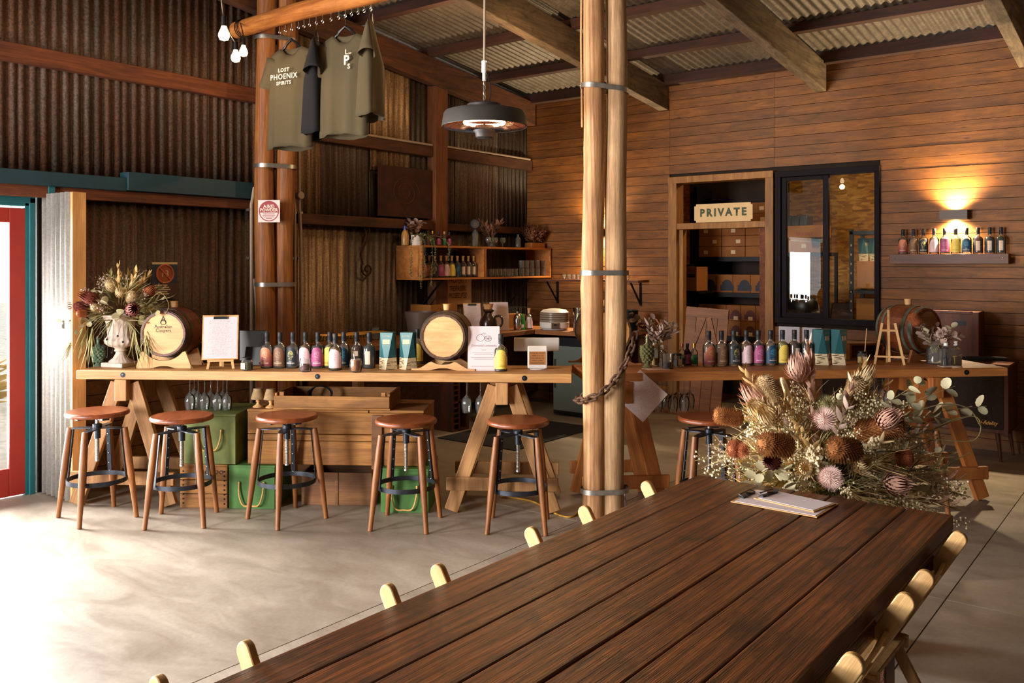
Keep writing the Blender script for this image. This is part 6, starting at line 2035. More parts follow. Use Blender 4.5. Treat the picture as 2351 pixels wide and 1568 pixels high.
s1 = tshirt('olive T-shirt lettered in three lines, hanging beside the dark posts', HX[2], zh, R(10), MT['shirt'], 1.05, 0.12)
for body, size, z_, w_ in (('LOST', 0.040, -0.385, 1.1), ('PHOENIX', 0.058, -0.435, 1.0), ('SPIRITS', 0.038, -0.484, 1.1)):
    text(body, size, MT['print'], s1, (0.0, -0.0905, z_ + 0.06), wide=w_, space=1.12, bold=0.0008)
tshirt('black T-shirt hung edge-on between the two lettered olive shirts', HX[6], zh, R(-46), MT['shirtdark'], 0.98, 0.10)
s3 = tshirt('olive T-shirt with a small chest monogram, hung in the middle of the log', HX[10], zh, R(14), MT['shirt'], 1.0, 0.12)
text('L', 0.05, MT['print'], s3, (0.07, -0.0905, -0.285), bold=0.001)
text('OST', 0.014, MT['print'], s3, (0.10, -0.0905, -0.297), bold=0.0004)
text('P', 0.095, MT['print'], s3, (0.07, -0.0905, -0.345), bold=0.0025)
text('S', 0.05, MT['print'], s3, (0.09, -0.0905, -0.390), bold=0.001)
tshirt('olive T-shirt hung edge-on, farthest along the log beam', HX[14], zh, R(-50), MT['shirt'], 0.92, 0.07)


# ================================================================== festoon bulbs
MT['bulb'] = glow('bulb_glow', (1.0, 0.74, 0.40), 7)
fs_ = thing('festoon_string', 'dark festoon cable sagging from the roof to the log end, with three lit bulbs', 'string lights', (-4.355, 2.953, 2.976))
FB = [Vector((-4.353, 2.955, 2.971)) - fs_.location, Vector((-5.074, 3.535, 3.055)) - fs_.location, Vector((-5.545, 3.93, 3.235)) - fs_.location]
b = MB(); b.tube(catmull([Vector((-4.025, 2.703, 3.117)) - fs_.location, FB[0] + Vector((0, 0, 0.03)), FB[1] + Vector((0, 0, 0.03)), FB[2] + Vector((0, 0, 0.03)), Vector((-6.2, LY + 0.0, LZ + 0.07)) - fs_.location], 8), 0.004, 6)
b.build('cable', MT['black'], fs_)
for p in FB:
    b = MB(); b.lathe([(0, 0.035), (0.015, 0.035), (0.017, -0.02), (0, -0.02)], 14); s_ = b.build('socket', MT['black'], fs_, p)
    b = MB(); b.lathe([(0, -0.018), (0.014, -0.02), (0.018, -0.035), (0.030, -0.062), (0.031, -0.078), (0.024, -0.096), (0, -0.104)], 18); b.build('bulb', MT['bulb'], fs_, p)
    l_ = light('bulb_light', 'POINT', p + Vector((0, 0, -0.16)), 5, WARM, size=0.04); l_.parent = fs_


# ================================================================== hanging heater
HP = Vector((-3.373, 4.092, 2.503))
ht = thing('hanging_heater', 'round dark hanging heater with a glowing ring, hung on chain and cable', 'heater', HP)
b = MB()
b.lathe([(0, 0.06), (0.10, 0.06), (0.105, 0.055), (0.105, 0.022), (0.215, 0.02), (0.238, 0.014), (0.246, 0.0), (0.258, -0.075), (0.256, -0.078), (0.252, -0.075), (0.240, 0.0), (0.10, 0.012), (0, 0.012)], 56)
b.build('shade', MT['heater'], ht)
b = MB(); b.lathe([(0.05, -0.02), (0.14, -0.008), (0.20, -0.03), (0.246, -0.072)], 48, caps=False); b.build('reflector', MT['copper'], ht)
b = MB(); b.lathe([(0, -0.145), (0.045, -0.145), (0.052, -0.14), (0.056, -0.115), (0.066, -0.105), (0.068, -0.085), (0.05, -0.07), (0, -0.06)], 36); b.build('centre_cap', MT['heater'], ht)
b = MB(); b.tube([(0.118 * math.cos(2 * PI * k / 40), 0.118 * math.sin(2 * PI * k / 40), -0.052) for k in range(40)], 0.010, 8, closed=True)
b.build('glowing_ring', glow('heater_glow', (1.0, 0.45, 0.18), 40), ht)
b = MB()
for k in range(72):
    a = 2 * PI * k / 72; c_, s_2 = math.cos(a), math.sin(a)
    b.tube([(0.066 * c_, 0.066 * s_2, -0.098), (0.16 * c_, 0.16 * s_2, -0.092), (0.25 * c_, 0.25 * s_2, -0.076)], 0.0013, 4)
for r_ in (0.16, 0.21): b.tube([(r_ * math.cos(2 * PI * k / 48), r_ * math.sin(2 * PI * k / 48), -0.092 + (r_ - 0.16) * 0.15) for k in range(48)], 0.0016, 5, closed=True)
b.build('guard_wires', MT['steel'], ht)
zc = roofz(HP.y) - 0.1 - HP.z
b = MB()
for k in range(5):
    z_ = 0.07 + 0.03 * k
    pts_ = [((0.007 * math.cos(a)) if k % 2 else 0, 0 if k % 2 else 0.007 * math.cos(a), z_ + 0.018 * math.sin(a)) for a in [2 * PI * i / 12 for i in range(12)]]
    b.tube(pts_, 0.0024, 5, closed=True)
b.build('chain', MT['zinc'], ht)
b = MB(); b.cyl((0, 0, 0.20), (0, 0, 0.25), 0.012, 10); b.cyl((0, 0, 0.25), (0.0, 0, 0.32), 0.017, 10); b.cyl((0, 0, 0.31), (0.02, 0, 0.315), 0.006, 6); b.build('connector', MT['white'], ht)
b = MB(); b.tube([(0, 0, 0.32), (0.003, 0, 0.8), (0.005, 0, zc)], 0.007, 8); b.build('cable', MT['conduit'], ht)
b = MB(); b.tube(catmull([(0.03, 0, 0.05), (0.05, 0, 0.13), (0.03, 0, 0.22), (0.012, 0, 0.26)], 5), 0.0035, 6); b.build('lead', MT['black'], ht)
l_ = light('heater_light', 'POINT', (0.17, 0, -0.055), 1.5, (1.0, 0.45, 0.18), size=0.02); l_.parent = ht


# ================================================================== long plank table in the foreground
TX0, TX1, TY0, TY1 = -1.58, -0.637, -0.35, 3.27
tb = thing('plank_table', 'long heavy dark stained plank table filling the foreground', 'table', ((TX0 + TX1) / 2, (TY0 + TY1) / 2, 0))
cx, cy_ = (TX0 + TX1) / 2, (TY0 + TY1) / 2
edges = [TX0, -1.452, -1.318, -1.176, -1.046, -0.915, -0.785, TX1]
for i in range(7):
    a_, b_ = edges[i], edges[i + 1]
    e_ = 0.0 if i in (0, 6) else rnd.uniform(-0.008, 0.004)
    dz = rnd.uniform(-0.002, 0.001)
    box('plank', a_ + 0.0015 - cx, TY0 - cy_, 0.70, b_ - 0.0015 - cx, TY1 + e_ - cy_, 0.75 + dz, MT['table'], tb, 0.005)
box('side_rail', TX0 - 0.012 - cx, TY0 - cy_, 0.655, TX0 + 0.03 - cx, TY1 - 0.02 - cy_, 0.699, MT['table'], tb, 0.004)
box('side_rail', TX1 - 0.05 - cx, TY0 - cy_, 0.645, TX1 - 0.001 - cx, TY1 - 0.005 - cy_, 0.699, MT['table'], tb, 0.004)
box('end_rail', TX0 + 0.03 - cx, TY1 - 0.06 - cy_, 0.645, TX1 - 0.05 - cx, TY1 - 0.01 - cy_, 0.699, MT['table'], tb, 0.004)
for x in (TX0 + 0.1, TX1 - 0.22):
    for y in (TY0 + 0.15, TY1 - 0.42): box('leg', x - cx, y - cy_, 0, x + 0.11 - cx, y + 0.11 - cy_, 0.699, MT['table'], tb, 0.006)


def flat_clip(label, loc, rz, W, Hh, z):
    t = thing('clipboard', label, 'clipboard', (loc[0], loc[1], z), rz)
    b = MB(); b.box(-Hh / 2, -W / 2, 0, Hh / 2, W / 2, 0.004); b.build('board', MT['ply'], t, smooth=0, bevel=0.0015)
    MB().box(-Hh / 2 + 0.012, -W / 2 + 0.008, 0.0042, Hh / 2 - 0.008, W / 2 - 0.008, 0.0052).build('sheet', MT['flat'], t, smooth=0)
    b = MB(); b.box(-Hh / 2 + 0.006, -0.05, 0.004, -Hh / 2 + 0.024, 0.05, 0.009)
    b.tube([(-Hh / 2 + 0.024, -0.05, 0.01), (-Hh / 2 + 0.004, -0.045, 0.016), (-Hh / 2 + 0.004, 0.045, 0.016), (-Hh / 2 + 0.024, 0.05, 0.01)], 0.0022, 6)
    b.tube([(-Hh / 2 + 0.03, -0.03, 0.008), (-Hh / 2 + 0.01, 0.0, 0.014), (-Hh / 2 + 0.03, 0.03, 0.008)], 0.002, 6)
    b.build('clip', MT['steel'], t, smooth=0)
    return t
MT['flat'] = paper('flat_menu', '#efe2ea', '#8a7a86', 40, 0.4, 1)
pA, pB, pC, pD = (-1.302, 2.947, 0.75), (-1.298, 3.178, 0.75), (-0.984, 3.156, 0.75), (-0.987, 2.953, 0.75)
mid = [(pA[i] + pB[i] + pC[i] + pD[i]) / 4 for i in range(2)]
ang = math.atan2((pC[1] + pD[1]) - (pA[1] + pB[1]), (pC[0] + pD[0]) - (pA[0] + pB[0]))
flat_clip('larger clipboard menu lying flat on the plank table, partly covered', mid, ang, 0.215, 0.31, 0.7512)
pE, pF = (-1.247, 3.082, 0.757), (-0.992, 3.083, 0.757)
flat_clip('smaller clipboard menu lying on top of the larger one on the plank table', (-1.116, 3.081), ang + R(-9), 0.15, 0.235, 0.7568)


# ================================================================== folding chairs
def folding_chair():
    """faces -x (towards the table); the back leans out to +x; origin under the back stiles"""
    t = thing('folding_chair', '', 'chair', group='wooden folding chairs around the plank table')
    W = 0.45
    top, foot = Vector((0.10, 0, 0.775)), Vector((-0.36, 0, 0.0))
    d = (top - foot).normalized()
    L = (top - foot).length
    for s in (-1, 1):
        b = MB()
        n = 10
        hw = 0.024
        poly = [(-hw, 0), (hw, 0)] + [(hw * math.cos(PI * k / n), L - hw + hw * math.sin(PI * k / n)) for k in range(n + 1)]
        x_ = Vector((d.z, 0, -d.x)); y_ = Vector((0, 1, 0))
        M_ = Matrix((x_, y_, d)).transposed().to_4x4()
        b.prism(poly, 0.02)
        o = b.build('back_stile', MT['chair'], t, smooth=30, bevel=0.003)
        M_.translation = foot + Vector((0, s * (W / 2 - 0.01) - 0.01, 0))
        o.matrix_local = M_
    q0, q1 = Vector((0.13, 0, 0.0)), Vector((-0.13, 0, 0.47))
    for s in (-1, 1):
        b = MB(); b.bar((0, 0, 0), q1 - q0, 0.036, 0.018, side=(1, 0, 0))
        b.build('rear_leg', MT['chair'], t, q0 + Vector((0, s * (W / 2 - 0.045), 0)), smooth=0, bevel=0.003)
    for i, (f, h) in enumerate(((0.845, 0.05), (0.73, 0.045))):
        c_ = foot + d * (L * f)
        b = MB(); vs_ = []
        n = 10
        for k in range(n + 1):
            y = -W / 2 + 0.02 + (W - 0.04) * k / n
            off = 0.012 * (1 - (2 * k / n - 1) ** 2)
            for e in (-1, 1):
                for g_ in (0, 1):
                    vs_.append(Vector((off + g_ * 0.012, y, 0)) + d * (e * h / 2))
        fs = []
        for k in range(n):
            a, c = 4 * k, 4 * k + 4
            fs += [(a, a + 2, c + 2, c), (a + 1, c + 1, c + 3, a + 3), (a + 2, a + 3, c + 3, c + 2), (a, c, c + 1, a + 1)]
        fs += [(0, 1, 3, 2), (4 * n, 4 * n + 2, 4 * n + 3, 4 * n + 1)]
        b.add(vs_, fs); b.build('back_slat', MT['chair'], t, c_, smooth=40)
    for k in range(5):
        x = -0.37 + k * 0.072
        b = MB(); b.cbox((0, 0, 0), 0.062, W - 0.09, 0.014); b.build('seat_slat', MT['chair'], t, (x, 0, 0.452 - 0.005 * k), smooth=0, bevel=0.003)
    for s in (-1, 1): box('seat_rail', -0.40, s * (W / 2 - 0.065) - 0.009, 0.405, -0.045, s * (W / 2 - 0.065) + 0.009, 0.44, MT['chair'], t)
    b = MB(); b.cyl((0.085, -W / 2 + 0.05, 0.08), (0.085, W / 2 - 0.05, 0.08), 0.011, 8); b.build('stretcher', MT['chair'], t)
    b = MB(); b.cyl((-0.29, -W / 2 + 0.02, 0.12), (-0.29, W / 2 - 0.02, 0.12), 0.011, 8); b.build('stretcher', MT['chair'], t)
    return t


fc = folding_chair()
first = True
for x_, y_, rz, lab in [
        (-0.655, 2.765, 0, 'pale folding chair on the open floor side of the table, nearest the flowers'),
        (-0.655, 2.127, 0, 'pale folding chair on the open floor side of the table, second from the flowers'),
        (-0.655, 1.49, 0, 'pale folding chair on the open floor side of the table, third from the flowers'),
        (-1.545, 2.735, 180, 'pale folding chair tucked at the bar side of the table, nearest the pale posts'),
        (-1.545, 2.0, 180, 'pale folding chair tucked at the bar side of the table, second from the pale posts'),
        (-1.545, 1.38, 180, 'pale folding chair tucked at the bar side of the table, third from the pale posts'),
        (-1.545, 0.745, 180, 'pale folding chair tucked at the bar side of the table, fourth from the pale posts')]:
    o = fc if first else dup(fc)
    first = False
    o.location = (x_, y_, 0); o.rotation_euler = (0, 0, R(rz)); o['label'] = lab


# ================================================================== dried flowers
FL = dict(
    stem=plain('dried_stem', '#8b7a4c', 0.9, 0, 0.25, 20), green=plain('dried_green', '#b0a874', 0.9, 0, 0.3, 9), olive=plain('dull_olive', '#857d4e', 0.9, 0, 0.3, 9),
    euc=plain('eucalyptus_leaf', '#bdb593', 0.8, 0, 0.14, 12), brown=plain('brown_leaf', '#7b5138', 0.85, 0, 0.2, 12), mauve=plain('mauve_leaf', '#a58c80', 0.85, 0, 0.2, 12),
    pink=plain('protea_pink', '#c79a86', 0.85, 0, 0.18, 30), cream=plain('protea_cream', '#d3b98c', 0.85, 0, 0.15, 30), red=plain('protea_red', '#6e2f24', 0.85, 0, 0.25, 30),
    orange=plain('banksia_orange', '#8a5426', 0.9, 0, 0.5, 50), beige=plain('banksia_beige', '#a48862', 0.9, 0, 0.3, 60), white=plain('flower_white', '#ecdcb6', 0.9, 0, 0.12, 40),
    pin=plain('pincushion_pink', '#d0b0a6', 0.9, 0, 0.12, 40), straw=plain('straw_leaf', '#cfab70', 0.9, 0, 0.2, 12), rust=plain('rust_flower', '#8f4c26', 0.9, 0, 0.25, 40), black=plain('black_berry', '#1c1620', 0.5),
    darkred=plain('dark_leaf', '#4c2a1e', 0.85, 0, 0.25, 12),
)
def v3(p): return Vector(p)
def disc_mesh(name, m, r=1.0, cup=0.18, n=10, elong=1.15):
    b = MB()
    vs_ = [(0, 0, 0), (0, r * elong, 0.0)] 
    ring = [(r * math.sin(2 * PI * k / n), r * elong - r * elong * math.cos(2 * PI * k / n), cup * r * (abs(math.sin(2 * PI * k / n)) ** 1.5)) for k in range(n)]
    b.add([(0, r * elong, 0)] + ring, [(0, 1 + k, 1 + (k + 1) % n) for k in range(n)])
    o = b.build(name, m, smooth=60); me = o.data; bpy.data.objects.remove(o); return me
def lance_mesh(name, m, w=0.18, n=6, curl=0.25):
    b = MB(); vs_, fs = [], []
    for i in range(n + 1):
        f = i / n
        hw = w * math.sin(PI * (0.06 + 0.94 * f)) ** 0.8 * (1 - 0.35 * f)
        z = curl * f * f
        vs_ += [(-hw, f, z + hw * 0.35), (0, f, z), (hw, f, z + hw * 0.35)]
    for i in range(n):
        for k in range(2): fs.append((3 * i + k, 3 * i + k + 1, 3 * i + 4 + k, 3 * i + 3 + k))
    b.add(vs_, fs); o = b.build(name, m, smooth=60); me = o.data; bpy.data.objects.remove(o); return me
LF = {k: disc_mesh('leaf', FL[k]) for k in ('euc', 'brown', 'mauve', 'green')}
LN = {k: lance_mesh('leaf', FL[k]) for k in ('straw', 'pink', 'green', 'olive', 'mauve', 'cream', 'darkred', 'brown')}
def orient(d, up=(0, 0, 1), roll=0.0):
    """matrix whose y is d and z roughly up"""
    y = v3(d).normalized(); u = v3(up)
    if abs(y.dot(u)) > 0.97: u = Vector((1, 0.2, 0))
    x = y.cross(u).normalized(); z = x.cross(y)
    M_ = Matrix((x, y, z)).transposed()
    return M_ @ Matrix.Rotation(roll, 3, 'Y')
def put(name, me, parent, p, d, s, up=(0, 0, 1), roll=0.0):
    o = link(name, me, parent)
    M_ = orient(d, up, roll).to_4x4(); M_.translation = v3(p)
    o.matrix_local = M_ @ Matrix.Diagonal((s, s, s, 1)) if not hasattr(s, '__len__') else M_ @ Matrix.Diagonal((s[0], s[1], s[2], 1))
    return o
def bend_path(p, d, L, sag=0.25, n=7, wig=0.1):
    p = v3(p); d = v3(d).normalized(); side = Vector((rnd.uniform(-1, 1), rnd.uniform(-1, 1), rnd.uniform(-0.4, 0.4))) * wig
    return [p + d * (L * f) + Vector((0, 0, -1)) * (sag * L * f * f) + side * (L * f * f) for f in [i / (n - 1) for i in range(n)]]
def leafy(parent, p, d, L, n, size, kind='euc', shape='disc', sag=0.15, r=0.0022, stemm='stem', spread=0.8):
    """curved stem (part) with its leaves (sub-parts)"""
    pts = bend_path(p, d, L, sag)
    b = MB(); b.tube(pts, [r * (1 - 0.6 * i / (len(pts) - 1)) for i in range(len(pts))], 5)
    s = b.build('stem', FL[stemm], parent)
    for k in range(n):
        f = 0.22 + 0.78 * (k // 2 + 0.5) / max(1, (n + 1) // 2)
        x = min(f, 0.999) * (len(pts) - 1); i = int(x); q = pts[i].lerp(pts[min(i + 1, len(pts) - 1)], x - i)
        ax = (pts[min(i + 1, len(pts) - 1)] - pts[max(i - 1, 0)]).normalized()
        a = k * PI + rnd.uniform(-0.6, 0.6) + (k // 2) * 1.4
        u, w, _ = frame(ax)
        dd = (u * math.cos(a) + w * math.sin(a)) * spread + ax * (0.5 if shape == 'disc' else 0.9)
        sz = size * rnd.uniform(0.75, 1.2) * (1.0 - 0.3 * f)
        put('leaf', (LF if shape == 'disc' else LN)[kind], s, q, dd, sz, roll=rnd.uniform(-0.8, 0.8))
    return s
def protea(parent, p, d, L, kind='pink', open_=0.35, layers=5, per=13, name='protea'):
    b = MB(); d = v3(d).normalized(); u, w, _ = frame(d)
    for l in range(layers):
        f = l / max(1, layers - 1)
        for k in range(per):
            a = 2 * PI * (k + 0.5 * (l % 2)) / per
            o = u * math.cos(a) + w * math.sin(a)
            tilt = open_ * (0.35 + 0.65 * (1 - f))
            base = o * (L * 0.10 * (1 - 0.5 * f)) + d * (L * 0.06 * l)
            ln = L * (0.62 + 0.38 * f)
            mid = base + d * (ln * 0.5) + o * (ln * (0.16 + tilt * 0.35))
            tip = base + d * ln + o * (ln * tilt * (0.5 + 0.5 * (1 - f)))
            sd = d.cross(o) * (L * 0.055)
            q0 = v3(p)
            b.add([q0 + base - sd * 0.5, q0 + base + sd * 0.5, q0 + mid + sd, q0 + tip, q0 + mid - sd, q0 + mid + o * L * 0.02], [(0, 1, 2, 5), (0, 5, 4), (5, 2, 3), (4, 5, 3)])
    b.ball(v3(p) + d * L * 0.25, L * 0.16, 8, 6)
    return b.build(name, FL[kind], parent, smooth=30)
def banksia(parent, p, d, L, r, kind='orange', name='banksia', spikes=420):
    b = MB(); d = v3(d).normalized(); u, w, _ = frame(d); p = v3(p)
    T = Matrix((u, w, d)).transposed().to_4x4(); T.translation = p
    b.T = T
    b.lathe([(0, 0), (r * 0.6, L * 0.05), (r * 0.85, L * 0.2), (r * 0.85, L * 0.75), (r * 0.6, L * 0.93), (0, L)], 12)
    b.T = None
    for k in range(spikes):
        f = (k + 0.5) / spikes; a = k * 2.39996
        rr = r * 0.85 * min(1, 0.7 + f * 3, 0.35 + (1 - f) * 5)
        o = u * math.cos(a) + w * math.sin(a)
        q = p + d * (L * (0.03 + 0.94 * f)) + o * rr * 0.95
        e = q + o * r * 0.34 + d * (L * 0.05 * (1.2 - f * 0.6)) + Vector((rnd.uniform(-1, 1), rnd.uniform(-1, 1), rnd.uniform(-1, 1))) * r * 0.05
        s1_ = d.cross(o) * r * 0.05
        b.add([q - s1_, q + s1_, q + d * r * 0.1, e], [(0, 1, 3), (1, 2, 3), (2, 0, 3)])
    return b.build(name, FL[kind], parent, smooth=0)
def pincushion(parent, p, d, r, kind='pin', name='pincushion', n=190):
    b = MB(); d = v3(d).normalized(); p = v3(p)
    b.ball(p, r * 0.55, 10, 7)
    for k in range(n):
        z = 1 - 1.55 * (k + 0.5) / n; a = k * 2.39996; h = math.sqrt(max(0, 1 - z * z))
        u, w, _ = frame(d)
        o = (u * math.cos(a) + w * math.sin(a)) * h + d * z
        e = p + o * r * rnd.uniform(0.95, 1.15) + d * r * 0.25
        m_ = p + o * r * 0.8
        t_ = d.cross(o); t_ = t_.normalized() * r * 0.022 if t_.length > 1e-4 else Vector((r * 0.02, 0, 0))
        b.add([p + o * r * 0.5 - t_, p + o * r * 0.5 + t_, m_ + t_, e, m_ - t_], [(0, 1, 2, 4), (4, 2, 3)])
    return b.build(name, FL[kind], parent, smooth=0)
def sprays(parent, name, items, kind, L, blobs=26, br=0.0055, flat=False, stemm='stem'):
    """stuff: fine branching sprays with tiny blossoms. items: (point, direction)"""
    b = MB()
    for p, d in items:
        p, d = v3(p), v3(d).normalized()
        pts = bend_path(p, d, L, 0.15)
        b.m = 1; b.tube(pts, 0.0013, 4, caps=False)
        b.m = 0
        for k in range(blobs):
            f = 0.35 + 0.65 * rnd.random() if not flat else 0.85 + 0.15 * rnd.random()
            i = int(f * (len(pts) - 1.01)); q = pts[i]
            off = Vector((rnd.gauss(0, 1), rnd.gauss(0, 1), rnd.gauss(0, 1))) * L * (0.07 if not flat else 0.10)
            b.m = 1; b.tube([q, q + off], 0.0007, 3, caps=False)
            b.m = 0; b.ball(q + off, br * rnd.uniform(0.7, 1.3), 6, 4)
    o = b.build(name, [FL[kind], FL[stemm]], parent, smooth=60); o['kind'] = 'stuff'
    return o
def blades(parent, name, items, kind, L, per=14, w=0.0028, spread=0.5, sag=0.35):
    """stuff: tufts of fine thin leaves"""
    b = MB()
    for p, d in items:
        for k in range(per):
            dd = (v3(d).normalized() + Vector((rnd.uniform(-1, 1), rnd.uniform(-1, 1), rnd.uniform(-1, 1))) * spread).normalized()
            pts = bend_path(p, dd, L * rnd.uniform(0.6, 1.15), sag * rnd.random(), 5, 0.25)
            sd = dd.cross(Vector((rnd.uniform(-1, 1), rnd.uniform(-1, 1), rnd.uniform(-1, 1)))).normalized() * w
            vs_ = []
            for i, q in enumerate(pts):
                f = 1 - (i / (len(pts) - 1)) ** 2 * 0.9
                vs_ += [q - sd * f, q + sd * f]
            b.add(vs_, [(2 * i, 2 * i + 1, 2 * i + 3, 2 * i + 2) for i in range(len(pts) - 1)])
    o = b.build(name, FL[kind], parent, smooth=0); o['kind'] = 'stuff'
    return o


# ---------- big arrangement beyond the table end
BB = (-1.212, 3.765, 0.0)
bq_ = thing('dried_arrangement', 'huge dried native flower arrangement in a tall churn beyond the table end', 'flowers', BB)
b = MB(); b.lathe([(0, 0), (0.15, 0), (0.155, 0.01), (0.155, 0.42), (0.11, 0.50), (0.10, 0.56), (0.125, 0.60), (0.128, 0.61), (0.118, 0.61), (0.095, 0.56), (0.1, 0.5), (0, 0.45)], 28)
b.build('churn', plain('enamel_white', '#b9b3ab', 0.5, 0, 0.1, 10), bq_)
CORE = Vector((0, 0, 0.66))
# unit vectors of the viewer's frame, for facing the blossoms outwards to the room
FWD = Vector((0.6115, -0.7912, 0.0))
def out(p, face=0.4): return (v3(p) - CORE).normalized() + FWD * face
for it in [('p', (-0.228, -0.239, 1.057), 0.17, 'pink'), ('p', (-0.113, -0.403, 1.0), 0.13, 'cream'), ('p', (0.279, -0.164, 0.997), 0.12, 'pink'), ('p', (-0.062, -0.49, 0.843), 0.11, 'red'), ('p', (0.052, -0.44, 0.825), 0.09, 'cream'), ('p', (0.305, -0.143, 0.747), 0.12, 'pink'), ('p', (0.22, -0.273, 0.834), 0.09, 'cream'), ('p', (-0.165, -0.38, 1.018), 0.12, 'cream'), ('p', (-0.106, -0.082, 1.16), 0.13, 'pink'), ('p', (0.111, 0.111, 1.115), 0.12, 'cream'), ('b', (-0.152, -0.244, 1.064), 0.15, 0.036, 'beige'), ('b', (0.108, -0.043, 1.046), 0.16, 0.036, 'beige'), ('b', (0.186, -0.21, 0.972), 0.2, 0.048, 'orange'), ('b', (0.013, -0.495, 0.923), 0.15, 0.046, 'orange'), ('b', (0.24, -0.345, 0.907), 0.15, 0.046, 'orange'), ('b', (-0.272, -0.337, 0.984), 0.13, 0.036, 'orange'), ('b', (-0.177, -0.516, 0.882), 0.06, 0.034, 'rust'), ('b', (-0.131, -0.101, 1.031), 0.16, 0.013, 'white'), ('b', (0.312, -0.138, 0.848), 0.07, 0.03, 'rust'), ('n', (0.096, -0.369, 1.006), 0.048, 'pin'), ('n', (0.147, -0.455, 0.805), 0.048, 'pin'), ('n', (-0.158, -0.539, 0.88), 0.034, 'rust'), ('n', (0.051, -0.213, 1.035), 0.04, 'olive')]:
    k, p = it[0], v3(it[1])
    d = out(p)
    if k == 'p': protea(bq_, p - d.normalized() * it[2] * 0.5, d, it[2] * 0.85, it[3], 0.8 if it[3] != 'red' else 0.5)
    elif k == 'b': banksia(bq_, p - d.normalized() * it[2] * 0.4, (d - FWD * 0.25) if it[4] in ('beige', 'white') else d * 0.35 + Vector((0.8, 0.6, 0)) * (0.9 if p.dot(Vector((0.7912, 0.6115, 0))) > 0 else -0.9), it[2], it[3], it[4])
    else: pincushion(bq_, p, d, it[2], it[3])
# eucalyptus stems with round leaves
for it in [('e', (0.146, -0.014, 0.966), 2070, 850, 10, 0.026), ('e', (0.168, -0.06, 0.939), 2120, 855, 8, 0.03), ('e', (0.181, 0.014, 0.921), 2185, 890, 12, 0.03), ('e', (0.21, 0.036, 0.966), 2140, 930, 9, 0.026), ('e', (0.024, -0.361, 0.831), 1835, 1035, 7, 0.024), ('e', (-0.025, -0.461, 0.843), 1690, 1065, 9, 0.026), ('e', (0.002, -0.441, 0.801), 1740, 1050, 8, 0.026), ('e', (0.039, -0.45, 0.8), 1770, 1105, 8, 0.028), ('e', (0.198, -0.226, 0.865), 2090, 1000, 8, 0.022), ('e', (0.1, -0.176, 0.983), 1975, 1000, 5, 0.022), ('e', (0.211, -0.153, 0.803), 2080, 1090, 8, 0.024), ('e', (0.009, -0.056, 1.011), 1895, 890, 6, 0.022), ('e', (-0.011, -0.261, 0.931), 1680, 1010, 5, 0.02)]:
    q = v3(it[1])
    # end point given in the second pair was turned into the same frame below
    it_end = it[2:]
    bq_e = it_end
    EU = bq_e
    d_u = Vector((0.7912, 0.6115, 0)) * ((EU[0] - 1905) * 0.00184) + Vector((0, 0, 1)) * ((1150 - EU[1]) * 0.00184)
    end = d_u + FWD * (0.15 + 0.1 * rnd.random()) + Vector((0, 0, 0.598))
    leafy(bq_, q, end - q, (end - q).length * 1.05, EU[2], EU[3], 'euc', 'disc', 0.12)
# leucadendron and other lance-leaved stems fanned round the mass
for k in range(40):
    a = rnd.uniform(-2.0, 2.0); e = rnd.uniform(-0.15, 1.25)
    side = Vector((0.7912, 0.6115, 0))
    d = side * math.sin(a) * math.cos(e) + FWD * math.cos(a) * math.cos(e) * 0.8 + Vector((0, 0, 1)) * math.sin(e)
    leafy(bq_, CORE + d * 0.12, d, rnd.uniform(0.26, 0.42), 14, 0.075, rnd.choice(['straw', 'pink', 'cream', 'green', 'olive', 'mauve', 'straw']), 'lance', rnd.uniform(-0.05, 0.25), 0.003, 'stem', 0.55)
tops = []
for u_ in ([('t', (-0.092, -0.071, 1.243)), ('t', (0.124, 0.096, 1.169)), ('t', (-0.278, -0.278, 1.139))]):
    p = v3(u_[1]); d = p - CORE
    leafy(bq_, CORE + d * 0.45, d, d.length * 0.58, 18, 0.085, 'pink' if u_[1][2] > 1.2 else 'straw', 'lance', 0.0, 0.0035, 'stem', 0.5)
def cloud(n, r0, r1, emin=-0.25, emax=1.4, fw=0.75):
    out_ = []
    for k in range(n):
        a = rnd.uniform(-2.2, 2.2); e = rnd.uniform(emin, emax)
        d = Vector((0.7912, 0.6115, 0)) * math.sin(a) * math.cos(e) * 1.25 + FWD * math.cos(a) * math.cos(e) * fw + Vector((0, 0, 1)) * math.sin(e)
        out_.append((CORE + d * rnd.uniform(r0, r1), d + Vector((rnd.uniform(-.3, .3), rnd.uniform(-.3, .3), rnd.uniform(-.2, .3)))))
    return out_
sprays(bq_, 'wax_flowers', cloud(130, 0.12, 0.32), 'white', 0.20, 32, 0.0042)
sprays(bq_, 'yarrow', [(v3(i[1]) - out(i[1]).normalized() * 0.1, out(i[1])) for i in [('y', (0.143, -0.395, 0.923)), ('y', (0.19, -0.384, 0.899)), ('y', (0.066, -0.429, 0.902)), ('y', (-0.17, -0.447, 0.949)), ('y', (0.252, -0.185, 0.924)), ('y', (0.085, -0.44, 0.878))]], 'white', 0.10, 90, 0.0055, True)
sprays(bq_, 'brown_berries', cloud(12, 0.12, 0.3, -0.1, 1.3), 'mauve', 0.24, 20, 0.0045)
blades(bq_, 'fine_grasses', cloud(60, 0.12, 0.30), 'straw', 0.19, 12, 0.0022, 0.55)
blades(bq_, 'green_grasses', cloud(44, 0.05, 0.22), 'green', 0.19, 12, 0.0028, 0.6)
blades(bq_, 'olive_filler', cloud(50, 0.02, 0.16), 'olive', 0.18, 16, 0.0045, 0.9)
blades(bq_, 'feathery_leaves', cloud(45, 0.2, 0.35), 'cream', 0.14, 24, 0.0014, 0.45)
